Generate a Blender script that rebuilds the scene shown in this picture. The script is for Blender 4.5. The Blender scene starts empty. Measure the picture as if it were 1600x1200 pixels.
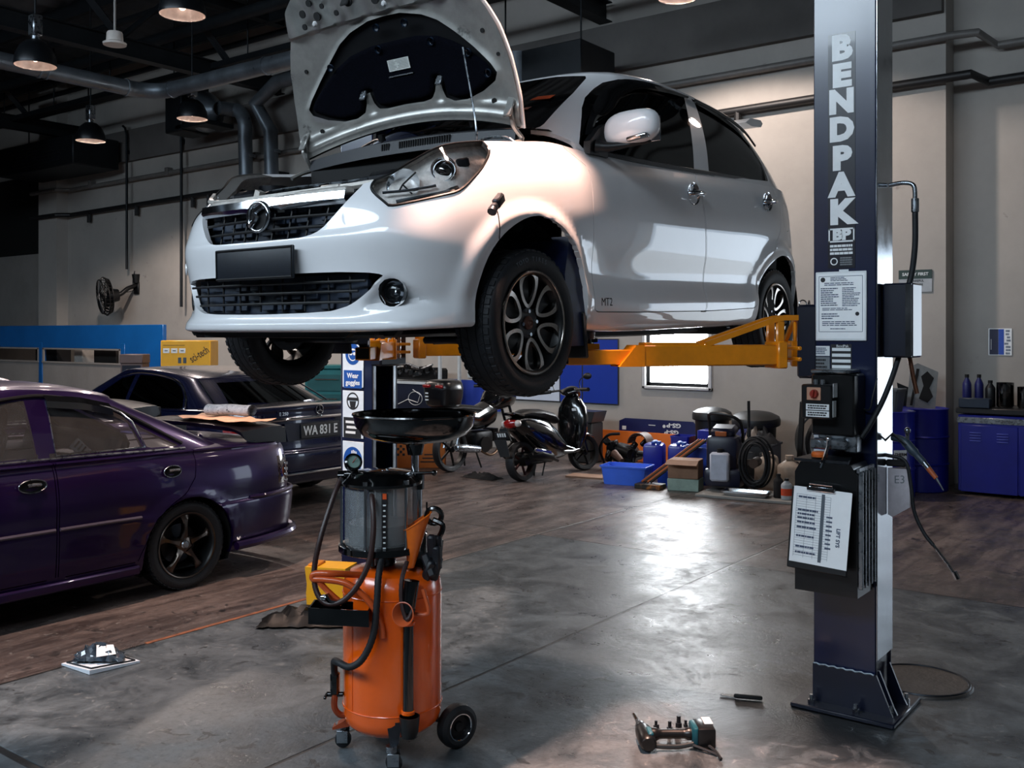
import bpy, bmesh, math, random
import numpy as np
from mathutils import Vector, Matrix, Euler

scene = bpy.context.scene
# ------------------------------------------------------------------ camera, world, light, exposure
# world axes: x along the back wall (to the right), y towards the back wall, z up
cd = bpy.data.cameras.new('camera')
cam = bpy.data.objects.new('camera', cd)
scene.collection.objects.link(cam)
cam.location = (0, 0, 1.7)
cam.rotation_euler = (math.pi / 2, 0, math.radians(37.1))
cd.sensor_width = 36
cd.lens = 1550 / 1600 * 36
cd.shift_y = -80 / 1600
cd.clip_end = 200
scene.camera = cam
scene.view_settings.view_transform = 'Standard'
scene.view_settings.look = 'None'
scene.view_settings.exposure = 0.0
scene.view_settings.gamma = 1
scene.view_settings.use_curve_mapping = False

w = bpy.data.worlds.new('world')
scene.world = w
w.use_nodes = True
bg = w.node_tree.nodes['Background']
bg.inputs[0].default_value = (.66, .82, 1.0, 1)
bg.inputs[1].default_value = 3.0


def area(name, loc, rot, sx, sy, power, col):
    l = bpy.data.lights.new(name, 'AREA')
    l.shape = 'RECTANGLE'
    l.size, l.size_y = sx, sy
    l.energy = power
    l.color = col
    o = bpy.data.objects.new(name, l)
    scene.collection.objects.link(o)
    o.location = loc
    o.rotation_euler = rot
    return o


def spot(name, loc, target, power, col, angle, blend, radius=.12):
    l = bpy.data.lights.new(name, 'SPOT')
    l.energy = power
    l.color = col
    l.spot_size = math.radians(angle)
    l.spot_blend = blend
    l.shadow_soft_size = radius
    o = bpy.data.objects.new(name, l)
    scene.collection.objects.link(o)
    o.location = loc
    o.rotation_euler = (Vector(target) - Vector(loc)).to_track_quat('-Z', 'Y').to_euler()
    return o


# daylight entering by the high glazing above the bay doors and by the doorway on the right
area('daylight_high_windows', (-7.5, -3.85, 6.05), (math.radians(36), 0, 0), 16, 1.5, 1050, (.74, .88, 1.0))
area('daylight_doorway', (1.375, 12.2, 1.4), (math.radians(90), 0, math.radians(180)), 1.9, 2.3, 25, (.86, .93, 1.0))

# ------------------------------------------------------------------ helpers
V = Vector
PI = math.pi
COL = bpy.context.scene.collection


def srgb(h):
    h = h.lstrip('#')
    out = []
    for i in (0, 2, 4):
        c = int(h[i:i + 2], 16) / 255.0
        out.append(c / 12.92 if c <= .04045 else ((c + .055) / 1.055) ** 2.4)
    return (out[0], out[1], out[2], 1.0)


MATS = {}


def mat(name, col, rough=.5, metal=0., spec=.5, coat=0., noise=None, bump=None, emit=None, coat_rough=.04, rvar=0., wear=None):
    """noise=(scale, amount) colour variation; bump=(scale, strength); emit=(hex, strength); wear=(hex, scale, threshold)"""
    if name in MATS:
        return MATS[name]
    m = bpy.data.materials.new(name)
    m.use_nodes = True
    nt = m.node_tree
    b = nt.nodes['Principled BSDF']
    c = srgb(col)
    b.inputs['Base Color'].default_value = c
    b.inputs['Roughness'].default_value = rough
    b.inputs['Metallic'].default_value = metal
    b.inputs['Specular IOR Level'].default_value = spec
    b.inputs['Coat Weight'].default_value = coat
    b.inputs['Coat Roughness'].default_value = coat_rough
    if emit:
        b.inputs['Emission Color'].default_value = srgb(emit[0])
        b.inputs['Emission Strength'].default_value = emit[1]
    tc = nt.nodes.new('ShaderNodeTexCoord')
    if noise is None:
        noise = (9., .12)
    n = nt.nodes.new('ShaderNodeTexNoise')
    n.inputs['Scale'].default_value = noise[0]
    n.inputs['Detail'].default_value = 6
    n.inputs['Roughness'].default_value = .65
    nt.links.new(tc.outputs['Object'], n.inputs['Vector'])
    mr = nt.nodes.new('ShaderNodeMapRange')
    mr.inputs[1].default_value = .3
    mr.inputs[2].default_value = .7
    mr.inputs[3].default_value = 1 - noise[1]
    mr.inputs[4].default_value = 1 + noise[1]
    nt.links.new(n.outputs['Fac'], mr.inputs[0])
    mx = nt.nodes.new('ShaderNodeMix')
    mx.data_type = 'RGBA'
    mx.blend_type = 'MULTIPLY'
    mx.inputs[0].default_value = 1
    mx.inputs[6].default_value = c
    nt.links.new(mr.outputs[0], mx.inputs[7])
    out = mx.outputs[2]
    if wear:
        n2 = nt.nodes.new('ShaderNodeTexNoise')
        n2.inputs['Scale'].default_value = wear[1]
        n2.inputs['Detail'].default_value = 9
        n2.inputs['Roughness'].default_value = .7
        nt.links.new(tc.outputs['Object'], n2.inputs['Vector'])
        r2 = nt.nodes.new('ShaderNodeMapRange')
        r2.inputs[1].default_value = wear[2]
        r2.inputs[2].default_value = wear[2] + .09
        nt.links.new(n2.outputs['Fac'], r2.inputs[0])
        m2 = nt.nodes.new('ShaderNodeMix')
        m2.data_type = 'RGBA'
        nt.links.new(r2.outputs[0], m2.inputs[0])
        nt.links.new(out, m2.inputs[6])
        m2.inputs[7].default_value = srgb(wear[0])
        out = m2.outputs[2]
    nt.links.new(out, b.inputs['Base Color'])
    if rvar:
        m3 = nt.nodes.new('ShaderNodeMapRange')
        m3.inputs[1].default_value = .3
        m3.inputs[2].default_value = .7
        m3.inputs[3].default_value = max(0, rough - rvar)
        m3.inputs[4].default_value = rough + rvar
        nt.links.new(n.outputs['Fac'], m3.inputs[0])
        nt.links.new(m3.outputs[0], b.inputs['Roughness'])
    if bump:
        n3 = nt.nodes.new('ShaderNodeTexNoise')
        n3.inputs['Scale'].default_value = bump[0]
        n3.inputs['Detail'].default_value = 4
        nt.links.new(tc.outputs['Object'], n3.inputs['Vector'])
        bp = nt.nodes.new('ShaderNodeBump')
        bp.inputs['Strength'].default_value = bump[1]
        bp.inputs['Distance'].default_value = .01
        nt.links.new(n3.outputs['Fac'], bp.inputs['Height'])
        nt.links.new(bp.outputs[0], b.inputs['Normal'])
    MATS[name] = m
    return m


def glass(name, tint, clear=.5, rough=.03, edge=.06):
    """thin pane: tinted see-through with a real surface reflection"""
    if name in MATS:
        return MATS[name]
    m = bpy.data.materials.new(name)
    m.use_nodes = True
    nt = m.node_tree
    nt.nodes.remove(nt.nodes['Principled BSDF'])
    tr = nt.nodes.new('ShaderNodeBsdfTransparent')
    c = srgb(tint)
    tr.inputs[0].default_value = (c[0] * clear, c[1] * clear, c[2] * clear, 1)
    gl = nt.nodes.new('ShaderNodeBsdfGlossy')
    gl.inputs['Roughness'].default_value = rough
    fr = nt.nodes.new('ShaderNodeFresnel')
    fr.inputs[0].default_value = 1.5
    ad = nt.nodes.new('ShaderNodeMath')
    ad.operation = 'ADD'
    ad.inputs[1].default_value = edge
    nt.links.new(fr.outputs[0], ad.inputs[0])
    mx = nt.nodes.new('ShaderNodeMixShader')
    nt.links.new(ad.outputs[0], mx.inputs[0])
    nt.links.new(tr.outputs[0], mx.inputs[1])
    nt.links.new(gl.outputs[0], mx.inputs[2])
    nt.links.new(mx.outputs[0], nt.nodes['Material Output'].inputs[0])
    MATS[name] = m
    return m


def frame_of(t):
    t = t.normalized()
    a = V((0, 0, 1)) if abs(t.z) < .9 else V((1, 0, 0))
    u = t.cross(a).normalized()
    return u, t.cross(u).normalized()


def frosted(name, col, alpha, rough=.25):
    """hazy, dusty or milky pane"""
    m = mat(name, col, rough=rough, noise=(7., .25))
    m.node_tree.nodes['Principled BSDF'].inputs['Alpha'].default_value = alpha
    return m


class MB:
    """collects shapes into one mesh"""

    def __init__(s):
        s.v = []
        s.f = []
        s.mi = []

    def add(s, verts, faces, mi=0, M=None):
        o = len(s.v)
        if M is not None:
            verts = [M @ V(p) for p in verts]
        s.v += [tuple(p) for p in verts]
        s.f += [[i + o for i in f] for f in faces]
        s.mi += [mi] * len(faces)
        return s

    def box(s, c, d, rot=None, bev=0., mi=0, seg=1):
        """c centre, d full sizes, rot Euler tuple"""
        M = Matrix.Translation(V(c))
        if rot is not None:
            M = M @ Euler(rot).to_matrix().to_4x4()
        h = [x / 2 for x in d]
        if bev <= 0:
            vs = [(sx * h[0], sy * h[1], sz * h[2]) for sx in (-1, 1) for sy in (-1, 1) for sz in (-1, 1)]
            fs = [(0, 1, 3, 2), (4, 6, 7, 5), (0, 4, 5, 1), (2, 3, 7, 6), (0, 2, 6, 4), (1, 5, 7, 3)]
            return s.add(vs, fs, mi, M)
        bm = bmesh.new()
        bmesh.ops.create_cube(bm, size=1)
        for v in bm.verts:
            v.co = V((v.co.x * d[0], v.co.y * d[1], v.co.z * d[2]))
        bmesh.ops.bevel(bm, geom=bm.edges[:], offset=min(bev, .49 * min(d)), segments=seg, profile=.5, affect='EDGES')
        s.addbm(bm, mi, M)
        return s

    def addbm(s, bm, mi=0, M=None):
        bm.verts.index_update()
        s.add([v.co.copy() for v in bm.verts], [[v.index for v in f.verts] for f in bm.faces], mi, M)
        bm.free()
        return s

    def tube(s, pts, r, seg=8, mi=0, closed=False, caps=True):
        """r: number or list of radii"""
        P = [V(p) for p in pts]
        n = len(P)
        rr = r if isinstance(r, (list, tuple)) else [r] * n
        vs = []
        fs = []
        t0 = (P[1] - P[0])
        u, w = frame_of(t0)
        pt = t0.normalized()
        for i in range(n):
            if closed:
                t = P[(i + 1) % n] - P[i - 1]
            else:
                t = P[min(i + 1, n - 1)] - P[max(i - 1, 0)]
            t.normalize()
            q = pt.rotation_difference(t)
            u = q @ u
            w = q @ w
            pt = t
            for k in range(seg):
                a = 2 * PI * k / seg
                vs.append(P[i] + (u * math.cos(a) + w * math.sin(a)) * rr[i])
        m = n if closed else n - 1
        for i in range(m):
            for k in range(seg):
                a = i * seg + k
                b = i * seg + (k + 1) % seg
                c = ((i + 1) % n) * seg + (k + 1) % seg
                d = ((i + 1) % n) * seg + k
                fs.append((a, b, c, d))
        if caps and not closed:
            fs.append(tuple(range(seg))[::-1])
            fs.append(tuple((n - 1) * seg + k for k in range(seg)))
        return s.add(vs, fs, mi)

    def cyl(s, p0, p1, r0, r1=None, seg=20, mi=0, caps=True):
        return s.tube([p0, p1], [r0, r0 if r1 is None else r1], seg, mi, caps=caps)

    def lathe(s, prof, c=(0, 0, 0), axis=(0, 0, 1), seg=32, mi=0, a0=0., a1=2 * PI):
        """prof: [(radius, height)] around axis through c"""
        ax = V(axis).normalized()
        u, w = frame_of(ax)
        c = V(c)
        full = abs(a1 - a0 - 2 * PI) < 1e-6
        n = seg if full else seg + 1
        vs = []
        fs = []
        for r, h in prof:
            for k in range(n):
                a = a0 + (a1 - a0) * k / seg
                vs.append(c + ax * h + (u * math.cos(a) - w * math.sin(a)) * max(r, 1e-5))
        for i in range(len(prof) - 1):
            for k in range(seg):
                k2 = (k + 1) % n
                fs.append((i * n + k, i * n + k2, (i + 1) * n + k2, (i + 1) * n + k))
        return s.add(vs, fs, mi)

    def prism(s, poly, o=(0, 0, 0), ux=(1, 0, 0), uy=(0, 1, 0), d=(0, 0, 1), mi=0):
        """polygon in plane (ux, uy) at o, pushed along vector d"""
        o, ux, uy, d = V(o), V(ux), V(uy), V(d)
        n = len(poly)
        vs = [o + ux * a + uy * b for a, b in poly] + [o + ux * a + uy * b + d for a, b in poly]
        fs = [tuple(range(n))[::-1], tuple(range(n, 2 * n))]
        fs += [(i, (i + 1) % n, n + (i + 1) % n, n + i) for i in range(n)]
        return s.add(vs, fs, mi)

    def ball(s, c, r, seg=16, rings=10, mi=0, M=None):
        if not isinstance(r, (list, tuple)):
            r = (r, r, r)
        vs = []
        fs = []
        for i in range(rings + 1):
            t = PI * i / rings
            for k in range(seg):
                a = 2 * PI * k / seg
                vs.append(V((c[0] + r[0] * math.sin(t) * math.cos(a), c[1] + r[1] * math.sin(t) * math.sin(a), c[2] + r[2] * math.cos(t))))
        for i in range(rings):
            for k in range(seg):
                fs.append((i * seg + k, (i + 1) * seg + k, (i + 1) * seg + (k + 1) % seg, i * seg + (k + 1) % seg))
        return s.add(vs, fs, mi, M)

    def grid(s, G, mi=0, cu=False, cv=False, flip=False):
        m, n = len(G), len(G[0])
        vs = [G[i][j] for i in range(m) for j in range(n)]
        fs = []
        for i in range(m if cu else m - 1):
            for j in range(n if cv else n - 1):
                q = (i * n + j, ((i + 1) % m) * n + j, ((i + 1) % m) * n + (j + 1) % n, i * n + (j + 1) % n)
                fs.append(q[::-1] if flip else q)
        return s.add(vs, fs, mi)

    def loft(s, rings, mi=0, caps=True):
        """rings: lists of equal point counts, closed loops"""
        n = len(rings[0])
        s.grid(rings, mi, cv=True)
        if caps:
            o = len(s.v) - n * len(rings)
            s.f.append(list(range(o, o + n)))
            s.f.append(list(range(o + n * (len(rings) - 1), o + n * len(rings)))[::-1])
            s.mi += [mi, mi]
        return s

    def move(s, M):
        s.v = [tuple(M @ V(p)) for p in s.v]
        return s

    def mirror_x(s):
        n = len(s.v)
        s.v += [(-x, y, z) for x, y, z in s.v]
        s.f += [[i + n for i in f][::-1] for f in s.f]
        s.mi += list(s.mi)
        return s

    def build(s, name, m, parent=None, ang=38, fix=True):
        me = bpy.data.meshes.new(name)
        me.from_pydata(s.v, [], s.f)
        for mm in (m if isinstance(m, (list, tuple)) else [m]):
            me.materials.append(mm)
        if isinstance(m, (list, tuple)):
            me.polygons.foreach_set('material_index', s.mi)
        if fix:
            bm = bmesh.new()
            bm.from_mesh(me)
            bmesh.ops.recalc_face_normals(bm, faces=bm.faces[:])
            bm.to_mesh(me)
            bm.free()
        me.polygons.foreach_set('use_smooth', [True] * len(me.polygons))
        me.set_sharp_from_angle(angle=math.radians(ang))
        me.update()
        o = bpy.data.objects.new(name, me)
        COL.objects.link(o)
        o.parent = parent
        return o


def tag(o, label, cat, group=None):
    o['label'] = label
    o['category'] = cat
    if group:
        o['group'] = group
    return o


def thing(name, label, cat, loc=(0, 0, 0), rz=0., group=None, rot=None):
    o = bpy.data.objects.new(name, None)
    o.empty_display_size = .1
    COL.objects.link(o)
    o.location = loc
    o.rotation_euler = rot if rot else (0, 0, rz)
    return tag(o, label, cat, group)


def struct(mb, name, m, ang=38, fix=True):
    o = mb.build(name, m, None, ang, fix)
    o['kind'] = 'structure'
    return o


def kids(o):
    return [c for c in bpy.data.objects if c.parent == o]


def dup(o, loc, rz=None, label=None, group=None, parent=None):
    c = o.copy()
    COL.objects.link(c)
    if parent:
        c.parent = parent
    else:
        c.location = loc
        if rz is not None:
            c.rotation_euler = (0, 0, rz)
        if label:
            c['label'] = label
        if group:
            c['group'] = group
    for k in kids(o):
        dup(k, None, parent=c)
    return c


def text(body, size, name, m, parent, o, ux, uy, depth=.001, bold=0., sx=1., align='CENTER', label=None):
    """flat lettering standing on a surface: o centre, ux reading direction, uy up"""
    cu = bpy.data.curves.new(name, 'FONT')
    cu.body = body
    cu.size = size
    cu.align_x = align
    cu.align_y = 'CENTER'
    cu.extrude = depth
    cu.offset = bold
    cu.resolution_u = 3
    ob = bpy.data.objects.new(name, cu)
    me = bpy.data.meshes.new_from_object(ob)
    bpy.data.objects.remove(ob)
    ux, uy = V(ux).normalized(), V(uy).normalized()
    n = ux.cross(uy)
    M = Matrix(((ux.x * sx, uy.x, n.x, o[0]), (ux.y * sx, uy.y, n.y, o[1]), (ux.z * sx, uy.z, n.z, o[2]), (0, 0, 0, 1)))
    me.transform(M)
    me.materials.clear()
    me.materials.append(m)
    me.name = name
    r = bpy.data.objects.new(name, me)
    COL.objects.link(r)
    r.parent = parent
    if label:
        r['label'] = label
    return r


def crom(P, n, sym0=None, sym1=None, closed=False):
    """Catmull-Rom through P along axis 0, n pieces a span; sym0/sym1: mirror signs for the phantom end points"""
    P = np.asarray(P, float)
    if closed:
        Q = np.concatenate([P[-1:], P, P[:2]])
        spans = len(P)
    else:
        a = P[1] * np.asarray(sym0) if sym0 is not None else 2 * P[0] - P[1]
        b = P[-2] * np.asarray(sym1) if sym1 is not None else 2 * P[-1] - P[-2]
        Q = np.concatenate([a[None], P, b[None]])
        spans = len(P) - 1
    out = []
    for i in range(spans):
        p0, p1, p2, p3 = Q[i:i + 4]
        for k in range(n):
            t = k / n
            out.append(.5 * (2 * p1 + (p2 - p0) * t + (2 * p0 - 5 * p1 + 4 * p2 - p3) * t * t + (3 * p1 - p0 - 3 * p2 + p3) * t ** 3))
    if not closed:
        out.append(P[-1])
    return np.array(out)


def curve(pts, n=8, closed=False):
    return [V(p) for p in crom(pts, n, closed=closed)]


def poly_sdf(poly):
    """signed distance (negative inside) to a closed 2-D outline"""
    A = np.asarray(poly, float)
    B = np.roll(A, -1, 0)
    E = B - A
    L = (E ** 2).sum(1) + 1e-12

    def f(P):
        P = np.asarray(P, float)
        D = P[:, None, :] - A[None]
        t = np.clip((D * E).sum(2) / L, 0, 1)
        d = np.sqrt((((D - t[..., None] * E) ** 2).sum(2)).min(1))
        y0, y1 = A[:, 1], B[:, 1]
        py = P[:, 1:2]
        c = (y0 <= py) != (y1 <= py)
        xi = A[:, 0] + (py - y0) / np.where(y1 == y0, 1e-9, y1 - y0) * E[:, 0]
        ins = ((c & (P[:, 0:1] < xi)).sum(1) % 2) == 1
        return np.where(ins, -d, d)
    return f


def cut(bm, F):
    """split the faces of bm along the level set F = 0 (a panel line)"""
    bm.verts.index_update()
    vs = bm.verts[:]
    X = np.array([v.co[:] for v in vs])
    val = F(X)
    val[np.abs(val) < 1e-5] = 0
    es = [e for e in bm.edges if val[e.verts[0].index] * val[e.verts[1].index] < 0]
    zero = set(vs[i] for i in np.nonzero(val == 0)[0])
    if es:
        a = X[[e.verts[0].index for e in es]]
        b = X[[e.verts[1].index for e in es]]
        fa = val[[e.verts[0].index for e in es]]
        lo = np.zeros(len(es))
        hi = np.ones(len(es))
        for _ in range(9):
            t = (lo + hi) / 2
            fm = F(a + (b - a) * t[:, None])
            s = np.sign(fm) == np.sign(fa)
            lo = np.where(s, t, lo)
            hi = np.where(s, hi, t)
        t = (lo + hi) / 2
        for e, tt in zip(es, t):
            zero.add(bmesh.utils.edge_split(e, e.verts[0], float(tt))[1])
    fs = set()
    for v in zero:
        fs.update(v.link_faces)
    for f in fs:
        zv = [v for v in f.verts if v in zero]
        if len(zv) == 2:
            try:
                bmesh.utils.face_split(f, zv[0], zv[1])
            except ValueError:
                pass
        elif len(zv) == 4:
            try:
                g, _ = bmesh.utils.face_split(f, zv[0], zv[1])
                bmesh.utils.face_split(f if zv[2] in f.verts and zv[3] in f.verts else g, zv[2], zv[3])
            except (ValueError, TypeError):
                pass


def grid_bm(G):
    bm = bmesh.new()
    m, n = G.shape[:2]
    vs = [[bm.verts.new(G[i, j]) for j in range(n)] for i in range(m)]
    for i in range(m - 1):
        for j in range(n - 1):
            q = [vs[i][j], vs[i + 1][j], vs[i + 1][j + 1], vs[i][j + 1]]
            if len(set((round(v.co.x, 5), round(v.co.y, 5), round(v.co.z, 5)) for v in q)) > 2:
                bm.faces.new(q)
    bmesh.ops.remove_doubles(bm, verts=bm.verts[:], dist=1e-5)
    return bm


def face_centres(bm):
    bm.faces.ensure_lookup_table()
    return np.array([f.calc_center_median()[:] for f in bm.faces])


def take(bm, ids, lip=0., mirror=True, thick=0.):
    """faces ids of bm as an MB; lip: fold the free rim inwards along -normal"""
    bm.faces.ensure_lookup_table()
    mp = {}
    mb = MB()
    sub = bmesh.new()
    for i in ids:
        f = bm.faces[i]
        q = []
        for v in f.verts:
            if v not in mp:
                nv = sub.verts.new(v.co)
                mp[v] = nv
            q.append(mp[v])
        try:
            sub.faces.new(q)
        except ValueError:
            pass
    if lip:
        sub.normal_update()
        nor = {v: v.normal.copy() for v in sub.verts}
        inv = {mp[v]: v.normal.copy() for v in mp}
        be = [e for e in sub.edges if len(e.link_faces) == 1 and not all(abs(v.co.x) < 1e-4 for v in e.verts)]
        r = bmesh.ops.extrude_edge_only(sub, edges=be)
        new = [g for g in r['geom'] if isinstance(g, bmesh.types.BMVert)]
        old = {}
        for v in new:
            for e in v.link_edges:
                o = e.other_vert(v)
                if o in inv and (o.co - v.co).length < 1e-7:
                    old[v] = o
        for v in new:
            if v in old:
                v.co = v.co - inv[old[v]] * lip
    mb.addbm(sub)
    if mirror:
        mb.mirror_x()
    return mb
# ------------------------------------------------------------------ shared materials
M_WHITE = mat('white_paint', '#e4e4e6', rough=.38, coat=1., noise=(3., .03), coat_rough=.02)
M_BLACKP = mat('black_plastic', '#0b0c0e', rough=.42, noise=(30., .2))
M_RUBBER = mat('rubber', '#101318', rough=.62, noise=(40., .25), bump=(180., .15))
M_DARK = mat('dark_void', '#050506', rough=.8)
M_CHROME = mat('chrome', '#d9dde2', rough=.08, metal=1., noise=(20., .06))
M_STEEL = mat('steel', '#9aa0a6', rough=.3, metal=1., noise=(25., .2), rvar=.12)
M_DSTEEL = mat('dark_steel', '#33363b', rough=.42, metal=.8, noise=(25., .3))
M_GREYP = mat('grey_primer', '#a3a29e', rough=.33, metal=.65, noise=(7., .22), wear=('#3b3a38', 6., .62))
M_PAD = mat('insulation_felt', '#04050c', rough=.95, spec=.05, noise=(60., .3), bump=(140., .3))
M_TINT = glass('tinted_glass', '#101216', .25, .02, .03)
M_CLEAR = glass('clear_lens', '#ffffff', 1., .02, -.01)
M_ORANGE_L = mat('amber_plastic', '#c86a34', rough=.2, coat=.5)
M_MACH = mat('machined_alloy', '#b4ada6', rough=.25, metal=1., noise=(60., .1))
M_BRASS = mat('bronze_cap', '#6b4a40', rough=.35, metal=.6)
M_PLATE = mat('plate_blank', '#10161f', rough=.45, noise=(60., .3))
M_SEAT = mat('seat_fabric', '#1b1c1f', rough=.9)
M_REDL = mat('red_lens', '#8c1515', rough=.12, coat=.8)

# ------------------------------------------------------------------ setting: floor, walls, ceiling, window, doorway
def floor_material():
    m = bpy.data.materials.new('workshop_floor')
    m.use_nodes = True
    nt = m.node_tree
    N = nt.nodes.new
    L = nt.links.new
    b = nt.nodes['Principled BSDF']
    tc = N('ShaderNodeTexCoord')
    sep = N('ShaderNodeSeparateXYZ')
    L(tc.outputs['Object'], sep.inputs[0])

    def noise(scale, detail=8, rough=.65, dist=0., vec=None):
        n = N('ShaderNodeTexNoise')
        n.inputs['Scale'].default_value = scale
        n.inputs['Detail'].default_value = detail
        n.inputs['Roughness'].default_value = rough
        n.inputs['Distortion'].default_value = dist
        L(vec or tc.outputs['Object'], n.inputs['Vector'])
        return n.outputs['Fac']

    def ramp(v, a, bb, lo=0., hi=1.):
        r = N('ShaderNodeMapRange')
        r.interpolation_type = 'SMOOTHSTEP'
        for i, x in zip((1, 2, 3, 4), (a, bb, lo, hi)):
            r.inputs[i].default_value = x
        L(v, r.inputs[0])
        return r.outputs[0]

    def math_(op, a, c=None):
        n = N('ShaderNodeMath')
        n.operation = op
        for i, x in enumerate((a, c)):
            if x is None:
                continue
            if isinstance(x, (int, float)):
                n.inputs[i].default_value = x
            else:
                L(x, n.inputs[i])
        return n.outputs[0]

    def mixc(f, a, c, mode='MIX'):
        n = N('ShaderNodeMix')
        n.data_type = 'RGBA'
        n.blend_type = mode
        if isinstance(f, (int, float)):
            n.inputs[0].default_value = f
        else:
            L(f, n.inputs[0])
        for i, x in ((6, a), (7, c)):
            if isinstance(x, str):
                n.inputs[i].default_value = srgb(x)
            else:
                L(x, n.inputs[i])
        return n.outputs[2]
    big = noise(.55, 6)
    mid = noise(3.2, 10, .7, .6)
    fine = noise(26, 8, .75)
    map_ = N('ShaderNodeMapping')
    map_.inputs['Scale'].default_value = (3.2, .55, 1)
    L(tc.outputs['Object'], map_.inputs[0])
    streak = noise(2.2, 9, .7, .4, map_.outputs[0])
    # inner slab: grey concrete; outside it an older brown, streaked floor
    slab = math_('MULTIPLY', ramp(sep.outputs[0], -4.872, -4.862), ramp(sep.outputs[1], 6.80, 6.79))
    grey = mixc(ramp(mid, .32, .68), '#2d3438', '#6f767a')
    grey = mixc(ramp(big, .35, .65, 0, .55), grey, '#363c41')
    brown = mixc(ramp(streak, .35, .66), '#3b312f', '#7d6e68')
    brown = mixc(ramp(big, .4, .66, 0, .7), brown, '#2d2829')
    col = mixc(slab, brown, grey)
    # rubber marks, drips and pits
    pits = math_('MULTIPLY', ramp(noise(9.5, 5, .55, 1.2), .61, .635), ramp(noise(1.3, 3), .44, .56))
    col = mixc(math_('MULTIPLY', pits, .85), col, '#14171a')
    col = mixc(ramp(fine, .50, .72, 0, .6), col, '#34373a')
    light = ramp(noise(14, 6, .7, 1.5), .58, .70, 0, .28)
    col = mixc(light, col, '#b9b6b0')
    # old oil round the lift column foot
    vd = N('ShaderNodeVectorMath')
    vd.operation = 'DISTANCE'
    L(tc.outputs['Object'], vd.inputs[0])
    vd.inputs[1].default_value = (-1.75, 4.35, 0)
    oil = math_('MULTIPLY', ramp(vd.outputs['Value'], .95, .30), ramp(noise(5.5, 7, .6, 1.0), .42, .50))
    oil = math_('MAXIMUM', oil, ramp(math_('ADD', vd.outputs['Value'], math_('MULTIPLY', noise(4), .5)), .74, .66))
    col = mixc(math_('MULTIPLY', oil, .95), col, '#050607')
    # saw-cut joints
    j1 = ramp(math_('ABSOLUTE', math_('ADD', sep.outputs[0], 3.10)), .006, .011, 1, 0)
    j2 = ramp(math_('ABSOLUTE', math_('SUBTRACT', sep.outputs[1], 6.80)), .007, .013, 1, 0)
    j3 = ramp(math_('ABSOLUTE', math_('ADD', sep.outputs[0], 4.868)), .006, .014, 1, 0)
    j4 = ramp(math_('ABSOLUTE', math_('SUBTRACT', sep.outputs[1], 1.97)), .012, .022, 1, 0)
    jj = math_('MAXIMUM', math_('MAXIMUM', j1, j2), math_('MAXIMUM', j3, j4))
    col = mixc(math_('MULTIPLY', jj, .9), col, '#0b0c0d')
    L(col, b.inputs['Base Color'])
    rg = ramp(mid, .3, .72, .24, .48)
    rg = math_('ADD', rg, math_('MULTIPLY', ramp(fine, .4, .7), .12))
    mr = N('ShaderNodeMix')
    L(oil, mr.inputs[0])
    L(rg, mr.inputs[2])
    mr.inputs[3].default_value = .30
    L(mr.outputs[0], b.inputs['Roughness'])
    b.inputs['Specular IOR Level'].default_value = .6
    bp = N('ShaderNodeBump')
    bp.inputs['Strength'].default_value = .5
    bp.inputs['Distance'].default_value = .012
    h = math_('ADD', math_('MULTIPLY', mid, .8), math_('MULTIPLY', fine, .25))
    h = math_('SUBTRACT', h, math_('MULTIPLY', jj, 1.2))
    L(h, bp.inputs['Height'])
    L(bp.outputs[0], b.inputs['Normal'])
    return m


mb = MB()
mb.box((-9, 4, -.1), (36, 20, .2))
struct(mb, 'floor', floor_material())
M_WALL = mat('painted_plaster', '#a8a39d', rough=.85, noise=(1.1, .10), bump=(30., .06), wear=('#6f6a66', 2.3, .66))
M_WALL2 = mat('plaster_grey', '#8f8a86', rough=.85, noise=(1.5, .12), wear=('#55514f', 2.6, .66))
M_ROOF = mat('dark_roof_steel', '#5a6066', rough=.55, metal=.3, noise=(2., .25))
# back wall with the window hole (x -6.55..-5.60, z 1.0..2.2), recessed bay right of x = -2.78 with an open doorway
mb = MB()
y0 = 11.6
for x0, x1, z0, z1 in ((-27, -6.55, 0, 8), (-6.55, -5.60, 0, 1.0), (-6.55, -5.60, 2.2, 8), (-5.60, -2.78, 0, 8)):
    mb.box(((x0 + x1) / 2, y0 + .3, (z0 + z1) / 2), (x1 - x0, .6, z1 - z0))
for x0, x1, z0, z1 in ((-2.78, .35, 0, 8), (.35, 2.4, 2.65, 8), (2.4, 6, 0, 8)):
    mb.box(((x0 + x1) / 2, 12.10, (z0 + z1) / 2), (x1 - x0, .3, z1 - z0))
struct(mb, 'wall_back', M_WALL)
mb = MB()
mb.box((-21.5, 11.47, 4), (.78, .26, 8))
struct(mb, 'trim_1', M_WALL)
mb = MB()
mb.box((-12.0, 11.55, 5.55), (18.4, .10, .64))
struct(mb, 'trim_2', mat('upper_wall_shade', '#5d5a58', rough=.9, noise=(1.2, .2)))  # dark tone paints in the shade on the upper wall
mb = MB()
mb.box((-24.2, 11.56, 1.75), (4.6, .08, 3.5))
struct(mb, 'trim_3', M_WALL2)
mb = MB()
mb.box((-24.2, 11.57, 4.4), (4.6, .06, 1.8))
struct(mb, 'door_2', M_DARK)
mb = MB()
mb.box((-27.1, 4, 4), (.2, 16, 8))
struct(mb, 'wall_left', mat('dark_wall', '#3c3d40', rough=.8, noise=(1.5, .2)))
mb = MB()
mb.box((6.1, 4, 4), (.2, 16.4, 8))
struct(mb, 'wall_right', M_WALL2)
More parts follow.
